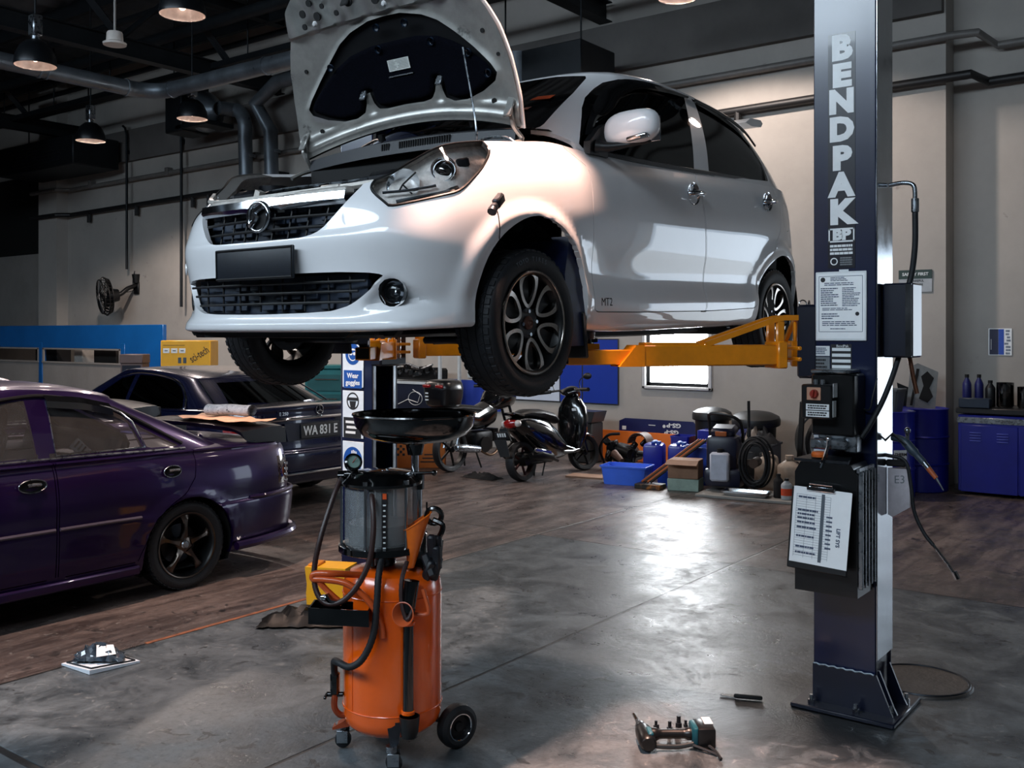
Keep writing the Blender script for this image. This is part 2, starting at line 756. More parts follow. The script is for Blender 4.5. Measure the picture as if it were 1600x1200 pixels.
# camera side: bay doors closed below a long strip of high windows
mb = MB()
for x0, x1, z0, z1 in ((-27, 6, 0, 5.25), (-27, 6, 6.9, 8), (-27, -16, 5.25, 6.9), (5, 6, 5.25, 6.9)):
    mb.box(((x0 + x1) / 2, -4.1, (z0 + z1) / 2), (x1 - x0, .2, z1 - z0))
for x in np.arange(-16, 5.1, 1.5):
    mb.box((x, -4.1, 6.07), (.14, .2, 1.65))
struct(mb, 'wall_front', mat('dark_shutter', '#35373b', rough=.6, noise=(2., .2)))
# corrugated roof deck
mb = MB()
G = []
for i, x in enumerate(np.arange(-27.2, 6.2, .13)):
    z = 7.35 + (.05 if (i // 2) % 2 else 0)
    G.append([(x, -4.2, z), (x, 12.2, z)])
mb.grid(G)
struct(mb, 'ceiling', M_ROOF)
# window: white frame, frosted bright pane
mb = MB()
for x0, x1, z0, z1 in ((-6.58, -6.53, .96, 2.24), (-5.62, -5.57, .96, 2.24), (-6.58, -5.57, .96, 1.0), (-6.58, -5.57, 2.2, 2.24)):
    mb.box(((x0 + x1) / 2, 11.6, (z0 + z1) / 2), (x1 - x0, .09, z1 - z0), bev=.008)
wf = struct(mb, 'window_1', mat('window_frame_paint', '#c6c6c6', rough=.5))
mb = MB()
for x0, x1, z0, z1 in ((-6.53, -6.48, 1.0, 2.2), (-5.65, -5.62, 1.0, 2.2), (-6.53, -5.62, 1.0, 1.045), (-6.53, -5.62, 2.165, 2.2)):
    mb.box(((x0 + x1) / 2, 11.625, (z0 + z1) / 2), (x1 - x0, .05, z1 - z0))
mb.build('window_sash', M_BLACKP, wf)
mb = MB()
mb.box((-6.075, 11.65, 1.6), (.94, .01, 1.2))
mb.build('window_pane', mat('daylit_frosted_glass', '#ffffff', rough=.4, emit=('#f6fbff', 26.)), wf)
# doorway on the right and the pale yard outside
mb = MB()
for x in (.30, 2.45):
    mb.box((x, 11.98, 1.35), (.12, .22, 2.7), bev=.01)
mb.box((1.375, 11.98, 2.70), (2.27, .22, .12), bev=.01)
struct(mb, 'door_1', mat('door_frame_paint', '#5f6668', rough=.5))
mb = MB()
mb.box((1.5, 20.5, -.15), (30, 16.4, .1))
mb.box((-9, -12.5, -.15), (40, 16.4, .1))
struct(mb, 'ground', mat('pale_concrete', '#c9c6c0', rough=.9))
mb = MB()
mb.box((-4.868, 3.72, .0015), (.030, 1.2, .003))
struct(mb, 'trim_4', mat('rust_orange_line', '#7d4a30', rough=.6, noise=(12., .5)))
# ------------------------------------------------------------------ white hatchback: body surface tables (x to the car's left, y to its tail, z up; front axle at y = 0)
WC_PLAN = [(0, -.735), (.25, -.728), (.45, -.695), (.59, -.635), (.695, -.535), (.765, -.39), (.80, -.20), (.82, .02), (.825, .25), (.825, .47),
           (.828, .80), (.83, 1.2), (.83, 1.7), (.828, 2.2), (.82, 2.5), (.785, 2.76), (.66, 2.91), (.40, 2.955), (0, 2.965)]
WC_PROF = {0: [(.20, -.12), (.197, -.02), (.225, 0), (.262, -.018), (.40, -.02), (.53, 0), (.565, -.015), (.66, -.03), (.715, -.055)],
           2: [(.20, -.12), (.197, -.02), (.225, 0), (.262, -.018), (.40, -.02), (.53, 0), (.58, -.015), (.67, -.04), (.735, -.085)],
           3: [(.20, -.12), (.20, -.01), (.23, 0), (.28, -.025), (.40, -.02), (.525, 0), (.60, -.015), (.69, -.05), (.775, -.12)],
           4: [(.21, -.10), (.205, -.01), (.235, 0), (.30, -.025), (.40, -.012), (.52, 0), (.62, -.02), (.73, -.07), (.835, -.155)],
           5: [(.215, -.10), (.21, -.02), (.25, -.01), (.32, -.015), (.42, -.005), (.53, 0), (.66, -.012), (.79, -.055), (.895, -.145)],
           6: [(.215, -.10), (.215, -.03), (.26, -.02), (.34, -.015), (.45, -.005), (.55, 0), (.68, -.006), (.82, -.042), (.93, -.135)],
           7: [(.215, -.10), (.22, -.03), (.27, -.015), (.36, -.01), (.46, -.005), (.56, 0), (.69, -.004), (.84, -.037), (.955, -.13)],
           8: [(.20, -.10), (.205, -.04), (.25, -.02), (.33, -.014), (.46, -.012), (.57, -.003), (.70, 0), (.86, -.03), (.98, -.12)],
           9: [(.18, -.10), (.185, -.045), (.24, -.025), (.31, -.018), (.44, -.030), (.58, -.008), (.72, 0), (.86, -.024), (.965, -.085)],
           10: [(.175, -.10), (.18, -.04), (.24, -.022), (.31, -.018), (.42, -.038), (.57, -.012), (.74, 0), (.87, -.020), (.955, -.06)],
           13: [(.19, -.10), (.195, -.04), (.25, -.022), (.32, -.018), (.43, -.038), (.58, -.012), (.76, 0), (.90, -.020), (1.0, -.058)],
           14: [(.21, -.10), (.215, -.03), (.27, -.015), (.35, -.01), (.45, -.01), (.60, 0), (.77, 0), (.91, -.018), (1.01, -.06)],
           16: [(.22, -.10), (.225, -.03), (.27, 0), (.36, .01), (.5, .015), (.62, 0), (.74, -.02), (.87, -.03), (.99, -.05)],
           18: [(.22, -.10), (.225, -.03), (.27, 0), (.36, .01), (.5, .015), (.62, 0), (.74, -.02), (.87, -.03), (.98, -.04)]}


def ring_patch(plan, prof, n=8, m=8):
    plan = np.array(plan, float)
    k = len(plan)
    ks = sorted(prof)
    ext = np.concatenate([plan[1:2] * [-1, 1], plan, plan[-2:-1] * [-1, 1]])
    T = ext[2:] - ext[:-2]
    T /= np.linalg.norm(T, axis=1)[:, None]
    N = np.stack([T[:, 1], -T[:, 0]], 1)
    rows = len(prof[ks[0]])
    C = np.zeros((k, rows, 3))
    for i in range(k):
        a = max(q for q in ks if q <= i)
        b = min(q for q in ks if q >= i)
        t = 0 if a == b else (i - a) / (b - a)
        pr = np.array(prof[a]) * (1 - t) + np.array(prof[b]) * t
        C[i, :, 0] = plan[i, 0] + N[i, 0] * pr[:, 1]
        C[i, :, 1] = plan[i, 1] + N[i, 1] * pr[:, 1]
        C[i, :, 2] = pr[:, 0]
    C[0, :, 0] = 0
    C[-1, :, 0] = 0
    S = crom(C, n, (-1, 1, 1), (-1, 1, 1))
    S = np.swapaxes(crom(np.swapaxes(S, 0, 1), m), 0, 1)
    return S, C


def wc_flare(S):
    """raised wheel-arch lips"""
    S = S.copy()
    for cy, cz, R0 in ((-.015, .275, .365), (2.475, .275, .352)):
        d = np.hypot(S[..., 1] - cy, S[..., 2] - cz)
        w = np.clip(1 - np.abs(d - R0 - .012) / .055, 0, 1)
        w = w * w * (3 - 2 * w) * (S[..., 0] > .5) * np.clip((S[..., 2] - .2) / .15, 0, 1)
        S[..., 0] += .017 * w
    return S


WC_G = [  # greenhouse: base point, roof-edge point
    ((0, .22, 1.085), (0, .88, 1.435)), ((.32, .255, 1.08), (.30, .89, 1.432)), ((.575, .345, 1.06), (.47, .93, 1.42)), ((.695, .42, 1.015), (.555, .99, 1.41)),
    ((.74, .47, .966), (.585, 1.06, 1.415)), ((.768, .80, .955), (.602, 1.22, 1.428)), ((.770, 1.2, .967), (.61, 1.42, 1.435)), ((.771, 1.7, .985), (.612, 1.75, 1.432)),
    ((.770, 2.2, 1.0), (.604, 2.15, 1.405)), ((.76, 2.5, 1.01), (.585, 2.42, 1.372)), ((.715, 2.74, 1.0), (.53, 2.60, 1.345)), ((.60, 2.87, .99), (.42, 2.67, 1.335)),
    ((.36, 2.91, .985), (.25, 2.70, 1.335)), ((0, 2.925, .98), (0, 2.71, 1.335))]


def wc_roofz(y):
    return np.interp(y, [.85, 1.0, 1.2, 1.5, 1.8, 2.1, 2.4, 2.75], [1.463, 1.488, 1.508, 1.512, 1.502, 1.478, 1.443, 1.395])


def greenhouse(tab, roofz, ymin, ymax, n=8, m=6, bulge=.018):
    k = len(tab)
    rows = []
    for b, e in tab:
        b = np.array(b)
        e = np.array(e)
        o = np.array([b[0] - 0, (b[1] - (ymin + ymax) / 2) * .35, 0])
        o = o / (np.linalg.norm(o) + 1e-9)
        q = []
        for t in (0, .33, .66, 1.):
            q.append(b * (1 - t) + e * t + o * bulge * math.sin(PI * t))
        for s, lift in ((.93, .42), (.8, .72), (.5, .93), (0, 1.)):
            y = np.clip(e[1] + (1 - s) * .9 * ((ymin + ymax) / 2 - e[1]) * .5, ymin, ymax)
            q.append(np.array([e[0] * s, y, e[2] + (roofz(y) - e[2]) * lift]))
        rows.append(q)
    C = np.array(rows)
    C[0, :, 0] = 0
    C[-1, :, 0] = 0
    S = crom(C, n, (-1, 1, 1), (-1, 1, 1))
    return np.swapaxes(crom(np.swapaxes(S, 0, 1), m), 0, 1)
# ---- white hatchback: panels cut from the surface
WC = thing('hatchback_car', 'white hatchback raised on the two-post lift with its hood open', 'car', (-3.106, 3.2, 1.519), rot=(.0188, 0, 0))
WHEEL_Y = (0., 2.46)
DROOP = .0717


def smooth_closed(pts, n=5):
    return crom(pts, n, closed=True)


def build_white_body():
    S, _ = ring_patch(WC_PLAN, WC_PROF, 8, 8)
    S = wc_flare(S)
    # sunk fog-lamp corner of the bumper
    bez = smooth_closed([(.588, .398), (.627, .388), (.665, .354), (.697, .310), (.722, .262), (.683, .288), (.62, .282), (.548, .279), (.50, .282), (.53, .335)], 6)
    fb = poly_sdf(bez)
    for i in range(S.shape[0]):
        for j in range(S.shape[1]):
            p = S[i, j]
            if p[1] < -.35 and .2 < p[2] < .45 and p[0] > .35:
                d = fb([(p[0], p[2])])[0]
                w = min(1, max(0, -d / .03))
                w = w * w * (3 - 2 * w)
                S[i, j, 1] += .026 * w
                S[i, j, 0] -= .012 * w
    bm = grid_bm(S)
    R_front = lambda P: np.hypot(P[:, 1] + .005, P[:, 2] - .265)

    def in_side(F):
        return lambda P: np.maximum(F(P), .55 - P[:, 0])
    arch_f = poly_sdf(smooth_closed([(-.335, .10), (-.33, .22), (-.327, .306), (-.304, .401), (-.268, .479), (-.215, .543), (-.138, .601), (-.053, .636), (.043, .641),
                                     (.152, .609), (.242, .548), (.315, .472), (.349, .392), (.372, .256), (.376, .10)], 4))
    arch_r = poly_sdf(smooth_closed([(2.15, .10), (2.165, .24), (2.19, .345), (2.25, .445), (2.34, .53), (2.475, .59), (2.60, .585), (2.72, .52), (2.80, .40), (2.83, .25), (2.83, .10)], 4))
    F_af = in_side(lambda P: arch_f(P[:, 1:3]))
    F_ar = in_side(lambda P: arch_r(P[:, 1:3]))
    hl = poly_sdf(smooth_closed([(.036, .726), (.095, .661), (.122, .647), (.187, .659), (.300, .687), (.369, .712), (.426, .776), (.461, .832), (.477, .895), (.449, .935), (.40, .99), (.30, .99), (.18, .93), (.08, .80)], 5))
    F_hl = lambda P: np.maximum(hl(np.stack([.8 * P[:, 0] + .6 * P[:, 1], P[:, 2]], 1)), P[:, 1] - .02)
    ug = poly_sdf([(-.3, .545), (.08, .546), (.20, .546), (.26, .548), (.30, .556), (.328, .567), (.355, .585), (.375, .605), (.40, .632), (.421, .658), (.437, .683), (.447, .704), (.458, .735), (.46, .80), (-.3, .80)])
    F_ug = lambda P: np.maximum(ug(P[:, [0, 2]]), P[:, 1] + .3)
    lg = poly_sdf([(-.3, .417), (.198, .417), (.418, .416), (.53, .411), (.575, .404), (.578, .396), (.558, .374), (.524, .343), (.491, .315), (.454, .292), (.386, .274), (.268, .268), (.059, .265), (-.3, .265)])
    F_lg = lambda P: np.maximum(lg(P[:, [0, 2]]), P[:, 1] + .3)
    fogc = np.array([.598, -.599, .338])
    F_fog = lambda P: np.linalg.norm(P - fogc, axis=1) - .052
    fd = poly_sdf([(.33, 1.2), (.335, .96), (.42, .883), (.412, .80), (.402, .692), (.415, .59), (.423, .504), (.435, .38), (.44, .275), (.452, .264), (.47, .261), (.82, .259), (1.50, .264), (1.512, .32),
                   (1.508, .45), (1.497, .56), (1.472, .68), (1.45, .80), (1.445, .9), (1.455, .98), (1.46, 1.2)])
    F_fd = in_side(lambda P: fd(P[:, 1:3]))
    rd = poly_sdf([(1.466, 1.2), (1.461, .98), (1.451, .9), (1.456, .80), (1.478, .68), (1.503, .56), (1.514, .45), (1.518, .32), (1.507, .264), (1.85, .272), (2.10, .280), (2.135, .288), (2.155, .305),
                   (2.17, .36), (2.20, .42), (2.248, .50), (2.33, .59), (2.41, .665), (2.47, .73), (2.50, .80), (2.515, .88), (2.50, 1.2)])
    F_rd = in_side(lambda P: rd(P[:, 1:3]))
    F_fu = in_side(lambda P: np.hypot((P[:, 1] - 2.617) / .075, (P[:, 2] - .832) / .085) * .08 - .08)
    seam = [(.45, -.40, .70), (.9, -.32, .60)]
    shrink = lambda F, d: (lambda P: F(P) + d)
    for F in (F_af, F_ar, F_hl, F_ug, F_lg, F_fog, F_fd, F_rd, shrink(F_fd, .004), shrink(F_rd, .004), F_fu, shrink(F_fu, .003), shrink(F_hl, .006)):
        cut(bm, F)
    # bumper / fender seam: a thin slit from the headlamp to the arch
    q0, q1 = np.array([-.335, .705]), np.array([-.275, .48])

    def F_seam(P):
        D = q1 - q0
        t = np.clip(((P[:, 1:3] - q0) @ D) / (D @ D), 0, 1)
        return np.maximum(np.linalg.norm(P[:, 1:3] - q0 - t[:, None] * D, axis=1) - .0022, .6 - P[:, 0])
    C = face_centres(bm)
    lab = np.full(len(C), 'body', dtype=object)
    for nm, F in (('front_door', F_fd), ('rear_door', F_rd), ('fuel_flap', F_fu), ('headlamp', F_hl)):
        v = F(C)
        d = {'fuel_flap': .003, 'headlamp': .006}.get(nm, .004)
        lab[v < 0] = 'gap'
        lab[v < -d] = nm
    for F in (F_af, F_ar, F_ug, F_lg, F_fog):
        lab[F(C) < 0] = 'hole'
    out = {}
    for nm in ('body', 'front_door', 'rear_door', 'fuel_flap', 'headlamp'):
        out[nm] = np.nonzero(lab == nm)[0]
    return bm, out, S


bm, reg, WS = build_white_body()
body = take(bm, reg['body'], lip=.022)
# roof and pillars ---------------------------------------------------------
GS = greenhouse(WC_G, wc_roofz, .9, 2.72, 8, 6)
gb = grid_bm(GS)
side = lambda F: (lambda P: np.maximum(F(P[:, 1:3]), .40 - P[:, 0]))
FW = side(poly_sdf([(.47, .978), (.455, 1.0), (.50, 1.055), (.56, 1.12), (.639, 1.20), (.72, 1.265), (.821, 1.325), (.92, 1.375), (1.03, 1.408), (1.20, 1.43), (1.40, 1.437), (1.655, 1.430), (1.615, 1.35),
                    (1.53, 1.15), (1.47, .993), (1.2, .982), (.912, .972), (.6, .968)]))
RW = side(poly_sdf([(1.77, 1.428), (2.0, 1.412), (2.2, 1.388), (2.36, 1.345), (2.44, 1.28), (2.475, 1.18), (2.475, 1.04), (2.2, 1.022), (1.9, 1.006), (1.64, .995), (1.70, 1.18), (1.75, 1.34)]))
wsx = poly_sdf([(-.8, 1.02), (.50, 1.02), (.575, 1.085), (.56, 1.15), (.52, 1.30), (.475, 1.405), (.455, 1.425), (.3, 1.44), (-.8, 1.448)])
FS = lambda P: np.maximum(wsx(P[:, [0, 2]]), P[:, 1] - 1.06)
rgx = poly_sdf([(-.8, 1.07), (.48, 1.07), (.45, 1.20), (.40, 1.31), (-.8, 1.325)])
FR = lambda P: np.maximum(rgx(P[:, [0, 2]]), 2.3 - P[:, 1])
for F in (FW, RW, FS, FR):
    cut(gb, F)
C = face_centres(gb)
ids = {'front_side_glass': FW(C) < 0, 'rear_side_glass': RW(C) < 0, 'windshield': FS(C) < 0, 'tailgate_glass': FR(C) < 0}
solid = ~(ids['front_side_glass'] | ids['rear_side_glass'] | ids['windshield'] | ids['tailgate_glass'])
up = take(gb, np.nonzero(solid)[0], lip=.02)
body.add(up.v, up.f)
# inner rim of the engine bay and underside closing strip
o_body = body.build('body_shell', M_WHITE, WC, 40)
for nm, label in (('front_side_glass', 'dark tinted side window'), ('rear_side_glass', 'dark tinted side window'), ('windshield', None), ('tailgate_glass', None)):
    g = take(gb, np.nonzero(ids[nm])[0])
    if 'side' in nm:
        half = len(g.v) // 2
        for s in (0, 1):
            h = MB()
            h.v = g.v[s * half:(s + 1) * half]
            nf = len(g.f) // 2
            h.f = [[i - s * half for i in f] for f in g.f[s * nf:(s + 1) * nf]]
            h.mi = [0] * nf
            h.build('side_window', M_TINT, WC)['label'] = label
    else:
        g.build(nm, M_TINT, WC)


def split_sides(g):
    half, nf = len(g.v) // 2, len(g.f) // 2
    for s in (0, 1):
        h = MB()
        h.v = g.v[s * half:(s + 1) * half]
        h.f = [[i - s * half for i in f] for f in g.f[s * nf:(s + 1) * nf]]
        h.mi = [0] * nf
        yield (1, -1)[s], h


def door_handle(parent, y, z, sx):
    x = .826
    mb = MB()
    mb.lathe([(.001, -.012), (.045, -.008), (.056, .002), (.062, .004)], (sx * (x - .002), y, z), (sx, 0, 0), 24)
    mb.v = [(p[0], y + (p[1] - y) * 1.12, z + (p[2] - z) * .92) for p in mb.v]
    mb.build('handle_cup', M_CHROME, parent)
    mb = MB()
    mb.tube(curve([(sx * (x + .004), y - .07, z - .006), (sx * (x + .026), y - .055, z - .003), (sx * (x + .034), y, z + .001), (sx * (x + .026), y + .06, z + .003), (sx * (x + .002), y + .082, z + .003)], 5), [.007] + [.0125] * 19 + [.007], 10)
    mb.build('door_handle', M_CHROME, parent)


for sx, h in split_sides(take(bm, reg['front_door'], lip=.018)):
    d = h.build('front_door', M_WHITE, WC)
    door_handle(d, 1.345, .855, sx)
for sx, h in split_sides(take(bm, reg['rear_door'], lip=.018)):
    d = h.build('rear_door', M_WHITE, WC)
    door_handle(d, 2.28, .895, sx)
fl = take(bm, reg['fuel_flap'], lip=.01)
list(split_sides(fl))[0][1].build('fuel_flap', M_WHITE, WC)
# dark skin behind the door gaps, and the inner wheel housings
mb = MB()
n0, n1 = 9 * 8 + 0, 14 * 8
inner = WS[n0:n1 + 1, 4:, :].copy()
inner[..., 0] -= .03
keep = [[tuple(p) for p in row] for row in inner]
mb.grid(keep)
mb.build('door_inner_panel', M_DARK, WC)
mb = MB()
mb.grid([[(-p[0], p[1], p[2]) for p in r] for r in keep])
mb.build('door_inner_panel', M_DARK, WC)
for sx in (1, -1):
    for k, yc in enumerate(WHEEL_Y):
        mb = MB()
        yc2 = yc + (.01 if k == 0 else .03)
        mb.lathe([(.395, 0), (.395, .40), (.10, .41)], (sx * (.715 if k == 0 else .77), yc2, .26), (-sx, 0, 0), 40)
        mb.v = [p if p[2] > .205 else (p[0], p[1], .205) for p in mb.v]
        mb.build('wheel_housing', M_DARK, WC)
# under floor, lower valance, engine bay tub
mb = MB()
mb.box((0, 1.25, .20), (1.36, 2.0, .05), bev=.015)
mb.box((0, .40, .19), (1.30, .25, .05), bev=.015)
mb.box((0, -.40, .19), (1.10, .46, .035), bev=.012)
mb.box((0, -.10, .19), (1.0, .35, .04), bev=.012)
mb.tube([(0, .3, .15), (0, 1.5, .15), (.25, 2.2, .16), (.25, 2.8, .18)], .03, 8)
mb.box((.2, 2.6, .2), (.5, .22, .15), bev=.04)
mb.box((0, 2.46, .22), (1.2, .09, .08), bev=.02)
mb.build('under_floor', M_BLACKP, WC)
mb = MB()
mb.prism([(-.46, 0), (.46, 0), (.42, -.03), (-.42, -.03)], (0, -.66, .205), (1, 0, 0), (0, 0, 1), (0, .03, 0))
mb.prism([(-.62, 0), (.62, 0), (.60, -.02), (-.60, -.02)], (0, -.59, .20), (1, 0, 0), (0, 0, 1), (0, .03, 0))
mb.build('lower_valance', M_BLACKP, WC)
# front suspension seen in the arch
for sx in (1, -1):
    mb = MB()
    mb.cyl((sx * .58, 0, .25), (sx * .54, .03, .72), .028, .04, 14)
    for i in range(7):
        mb.lathe([(.062, 0), (.072, .008), (.062, .016)], (sx * .55, .02, .42 + i * .03), (0, 0, 1), 18)
    mb.box((sx * .45, .0, .15), (.42, .10, .03), bev=.01)
    mb.cyl((sx * .30, .06, .22), (sx * .62, .02, .22), .022, seg=10)
    mb.build('suspension_strut', M_DSTEEL, WC)
    mb = MB()
    mb.prism([(0, 0), (.10, 0), (.13, .16), (.13, .42), (.10, .46), (.0, .46), (-.04, .30), (-.02, .1)], (sx * .50, .26, .12), (0, 1, 0), (0, 0, 1), (sx * .30, 0, 0))
    mb.build('arch_liner', mat('arch_plastic_blue', '#111a3c', rough=.45, noise=(18., .5)), WC)
    mb = MB()
    mb.box((sx * .72, .36, .165), (.19, .014, .20), rot=(.12, 0, 0), bev=.006)
    mb.build('mud_flap', M_BLACKP, WC)

# ---- wheels
def tyre_mesh(R=.2925, w=.185, rim=.212):
    mb = MB()
    h = w / 2
    prof = [(rim - .012, h * .82), (rim, h * .90), (rim + .012, h * .95), (rim + .03, h * 1.0), (R - .030, h * 1.0), (R - .016, h * .95), (R - .007, h * .86), (R - .003, h * .78)]
    tread = []
    for a in (.62, .60, .58, .24, .22, .20, -.20, -.22, -.24, -.58, -.60, -.62):
        tread.append((R - (.009 if abs(a) in (.60, .22) else 0), h * a))
    prof = prof + tread + [(r, -y) for r, y in prof[::-1]]
    mb.lathe(prof, (0, 0, 0), (1, 0, 0), 72)
    # cross sipes as shoulder blocks
    for k in range(48):
        a = 2 * PI * k / 48
        for s in (1, -1):
            c, sn = math.cos(a), math.sin(a)
            M = Matrix.Rotation(-a, 4, 'X')
            mb2 = MB()
            mb2.box((s * h * .745, 0, R - .004), (h * .25, .026, .010), rot=(0, s * .22, .0), bev=.002)
            mb2.box((s * h * .42, 0, R - .002), (h * .26, .024, .008), rot=(0, 0, s * .5), bev=.001)
            mb.add(mb2.v, mb2.f, 0, M)
    return mb


def alloy_wheel(parent, sx, y):
    w = bpy.data.objects.new('wheel', None)
    COL.objects.link(w)
    w.parent = parent
    w.location = (sx * .715, y, .2925 - DROOP)
    w.rotation_euler = (.15 * y + .1, 0, 0 if sx > 0 else PI)
    return w


def wheel_parts(w, face, dark, cap, n_loop=6, rim=.212, half=.0925):
    mb = MB()
    x = half
    mb.lathe([(rim - .004, x * .98), (rim - .010, x * .99), (rim - .018, x * .93), (rim - .024, x * .80), (rim - .03, x * .4), (rim - .04, -x * .6), (rim - .01, -x * .9)], (0, 0, 0), (1, 0, 0), 56)
    mb.build('rim_barrel', dark, w)
    mb = MB()
    mb.lathe([(rim - .003, x * .96), (rim - .007, x * 1.0), (rim - .013, x * .98), (rim - .016, x * .90)], (0, 0, 0), (1, 0, 0), 56)
    mb.build('rim_lip', face, w)
    return rim


tyre = tyre_mesh()
for sx in (1, -1):
    for k, y in enumerate(WHEEL_Y):
        w = alloy_wheel(WC, sx, y)
        MBt = MB()
        MBt.add(tyre.v, tyre.f)
        ty = MBt.build('tyre', M_RUBBER, w, 30)
        rim = wheel_parts(w, M_MACH, M_BLACKP, None)
        # black dished centre with six looped spokes
        mb = MB()
        mb.lathe([(.0, .052), (.060, .055), (.066, .045), (.075, .02), (.07, -.02)], (0, 0, 0), (1, 0, 0), 36)
        for i in range(6):
            a = PI / 6 + i * PI / 3
            ca, sa = math.cos(a), math.sin(a)
            mb.prism([(.05, -.02), (.19, -.03), (.19, .03), (.05, .02)], (.030, 0, 0), (0, ca, sa), (0, -sa, ca), (.018, 0, 0))
        mb.build('wheel_centre', M_BLACKP, w)
        mb = MB()
        for i in range(6):
            a0 = PI / 6 + i * PI / 3
            ca, sa = math.cos(a0), math.sin(a0)
            n = 40
            C_, W_ = [], []
            for j in range(n):      # each spoke is a petal-shaped loop that widens towards the rim
                f_ = 2 * PI * j / n
                rr = .136 + .069 * math.cos(f_)
                C_.append(V((rr, math.sin(f_) * (.050 + .017 * math.cos(f_)), 0)))
                W_.append(.0075 + .0065 * max(0, (rr - .13) / .073))
            o = len(mb.v)
            for j in range(n):
                T_ = (C_[(j + 1) % n] - C_[j - 1]).normalized()
                Nn = V((T_.y, -T_.x, 0))
                rise = .056 + .022 * (C_[j].x / .2) ** 1.2
                for sgn_, dx in ((1, 0), (-1, 0), (-1, -.016), (1, -.016)):
                    q = C_[j] + Nn * W_[j] * sgn_
                    mb.v.append((rise + dx, q.x * ca - q.y * sa, q.x * sa + q.y * ca))
            for j in range(n):
                for e in range(4):
                    mb.f.append([o + j * 4 + e, o + j * 4 + (e + 1) % 4, o + ((j + 1) % n) * 4 + (e + 1) % 4, o + ((j + 1) % n) * 4 + e])
                    mb.mi.append(0)
        mb.build('spokes', M_MACH, w)
        mb = MB()
        mb.lathe([(.0, .066), (.020, .065), (.027, .060), (.028, .05)], (0, 0, 0), (1, 0, 0), 28)
        mb.tube([(.067, .014 * math.cos(t), .010 * math.sin(t)) for t in np.linspace(0, 2 * PI, 20, endpoint=False)], .002, 5, closed=True)
        mb.build('hub_cap', M_BRASS, w)
        for i in range(4):
            a = PI / 4 * 0 + i * PI / 2
            mb = MB()
            mb.cyl((.045, .046 * math.cos(a), .046 * math.sin(a)), (.066, .046 * math.cos(a), .046 * math.sin(a)), .0095, .008, 6)
            mb.build('lug_nut', M_CHROME, w)
        mb = MB()
        mb.lathe([(.02, -.02), (.125, -.02), (.125, -.04), (.02, -.04)], (0, 0, 0), (1, 0, 0), 36)
        mb.box((-.03, .10, .04), (.07, .08, .11), bev=.012)
        mb.build('brake_disc', M_DSTEEL, w)
        if sx > 0 and k == 0:
            for kk, ch in enumerate('TOYO TIRES'):
                a = PI / 2 + .38 - kk * .085
                text(ch, .026, 'sidewall_letter', mat('letter_grey', '#5a6068', rough=.6), ty, (.0935, -.252 * math.cos(a) * -1, .252 * math.sin(a)), (0, -math.cos(a - PI / 2) * -1, math.sin(a - PI / 2)), (0, math.cos(a), math.sin(a)), .0006)
# ---- headlamps
lamp = take(bm, reg['headlamp'])
for sx, h in split_sides(lamp):
    L = h.build('headlamp', M_CLEAR, WC)
    hs = MB()   # housing bowl behind the lens
    hs.add([(x - sx * .032, y + .040, z - .010) for x, y, z in h.v], h.f)
    hs.build('reflector_bowl', mat('lamp_bowl', '#f2ede8', rough=.3, metal=.12, noise=(26., .3), bump=(22., .8)), L)
    rimb = MB()
    e_cnt = {}
    for f in h.f:
        for a, b in zip(f, f[1:] + f[:1]):
            e_cnt.setdefault(frozenset((a, b)), []).append((a, b))
    for v in e_cnt.values():
        if len(v) == 1:
            a, b = v[0]
            A, B = h.v[a], h.v[b]
            sh = lambda p: (p[0] - sx * .032, p[1] + .040, p[2] - .010)
            rimb.add([A, B, sh(B), sh(A)], [(0, 1, 2, 3)])
    rimb.build('lamp_rim', mat('lamp_rim_silver', '#c9c5c0', rough=.2, metal=.8), L)
    gk = MB()
    for v in e_cnt.values():
        if len(v) == 1:
            gk.tube([h.v[v[0][0]], h.v[v[0][1]]], .0045, 5, caps=False)
    gk.build('lamp_gasket', M_BLACKP, L)

    def P(x, y, z):
        return (sx * x, y, z)
    mb = MB()
    nrm = V((sx * .55, -.83, .1))
    c = V(P(.648, -.36, .80))
    mb.lathe([(.046, -.03), (.050, .012), (.046, .018), (.040, .012), (.036, 0)], c, nrm, 32)
    mb.build('projector_ring', M_CHROME, L)
    mb = MB()
    mb.lathe([(.0, .014), (.015, .012), (.028, .005), (.036, -.006)], c, nrm, 24)
    mb.build('projector_lens', glass('dark_lens', '#202830', .3, .02, .12), L)
    mb = MB()
    c2 = V(P(.56, -.485, .735))
    mb.lathe([(.064, .016), (.060, .01), (.045, -.02), (.018, -.045), (.0, -.05)], c2, V((sx * .45, -.87, .2)), 28)
    mb.build('high_beam_reflector', M_CHROME, L)
    mb = MB()
    u = V((sx * .85, .5, .0)).normalized()
    w_ = V((0, 0, 1))
    cc = c2 + V((sx * .008, -.016, .004))
    mb.tube([cc - u * .03 - w_ * .05, cc, cc + u * .05 + w_ * .045], .0035, 6)
    mb.tube([cc, cc - w_ * .035 + u * .035], .0035, 6)
    mb.build('bulb_shield', M_BLACKP, L)
    mb = MB()
    mb.box(P(.668, -.275, .835), (.035, .05, .035), rot=(.2, 0, sx * -.6), bev=.006)
    mb.box(P(.672, -.265, .80), (.03, .06, .014), rot=(.2, 0, sx * -.6), bev=.004)
    mb.build('indicator_bulb', M_DSTEEL, L)
    mb = MB()
    mb.tube(curve([P(.585, -.555, .668), P(.64, -.50, .683), P(.69, -.42, .705), P(.715, -.36, .728)], 5), .010, 8)
    mb.tube(curve([P(.53, -.57, .705), P(.60, -.50, .715), P(.66, -.42, .735)], 5), .006, 8)
    mb.build('lamp_trim_bar', M_CHROME, L)

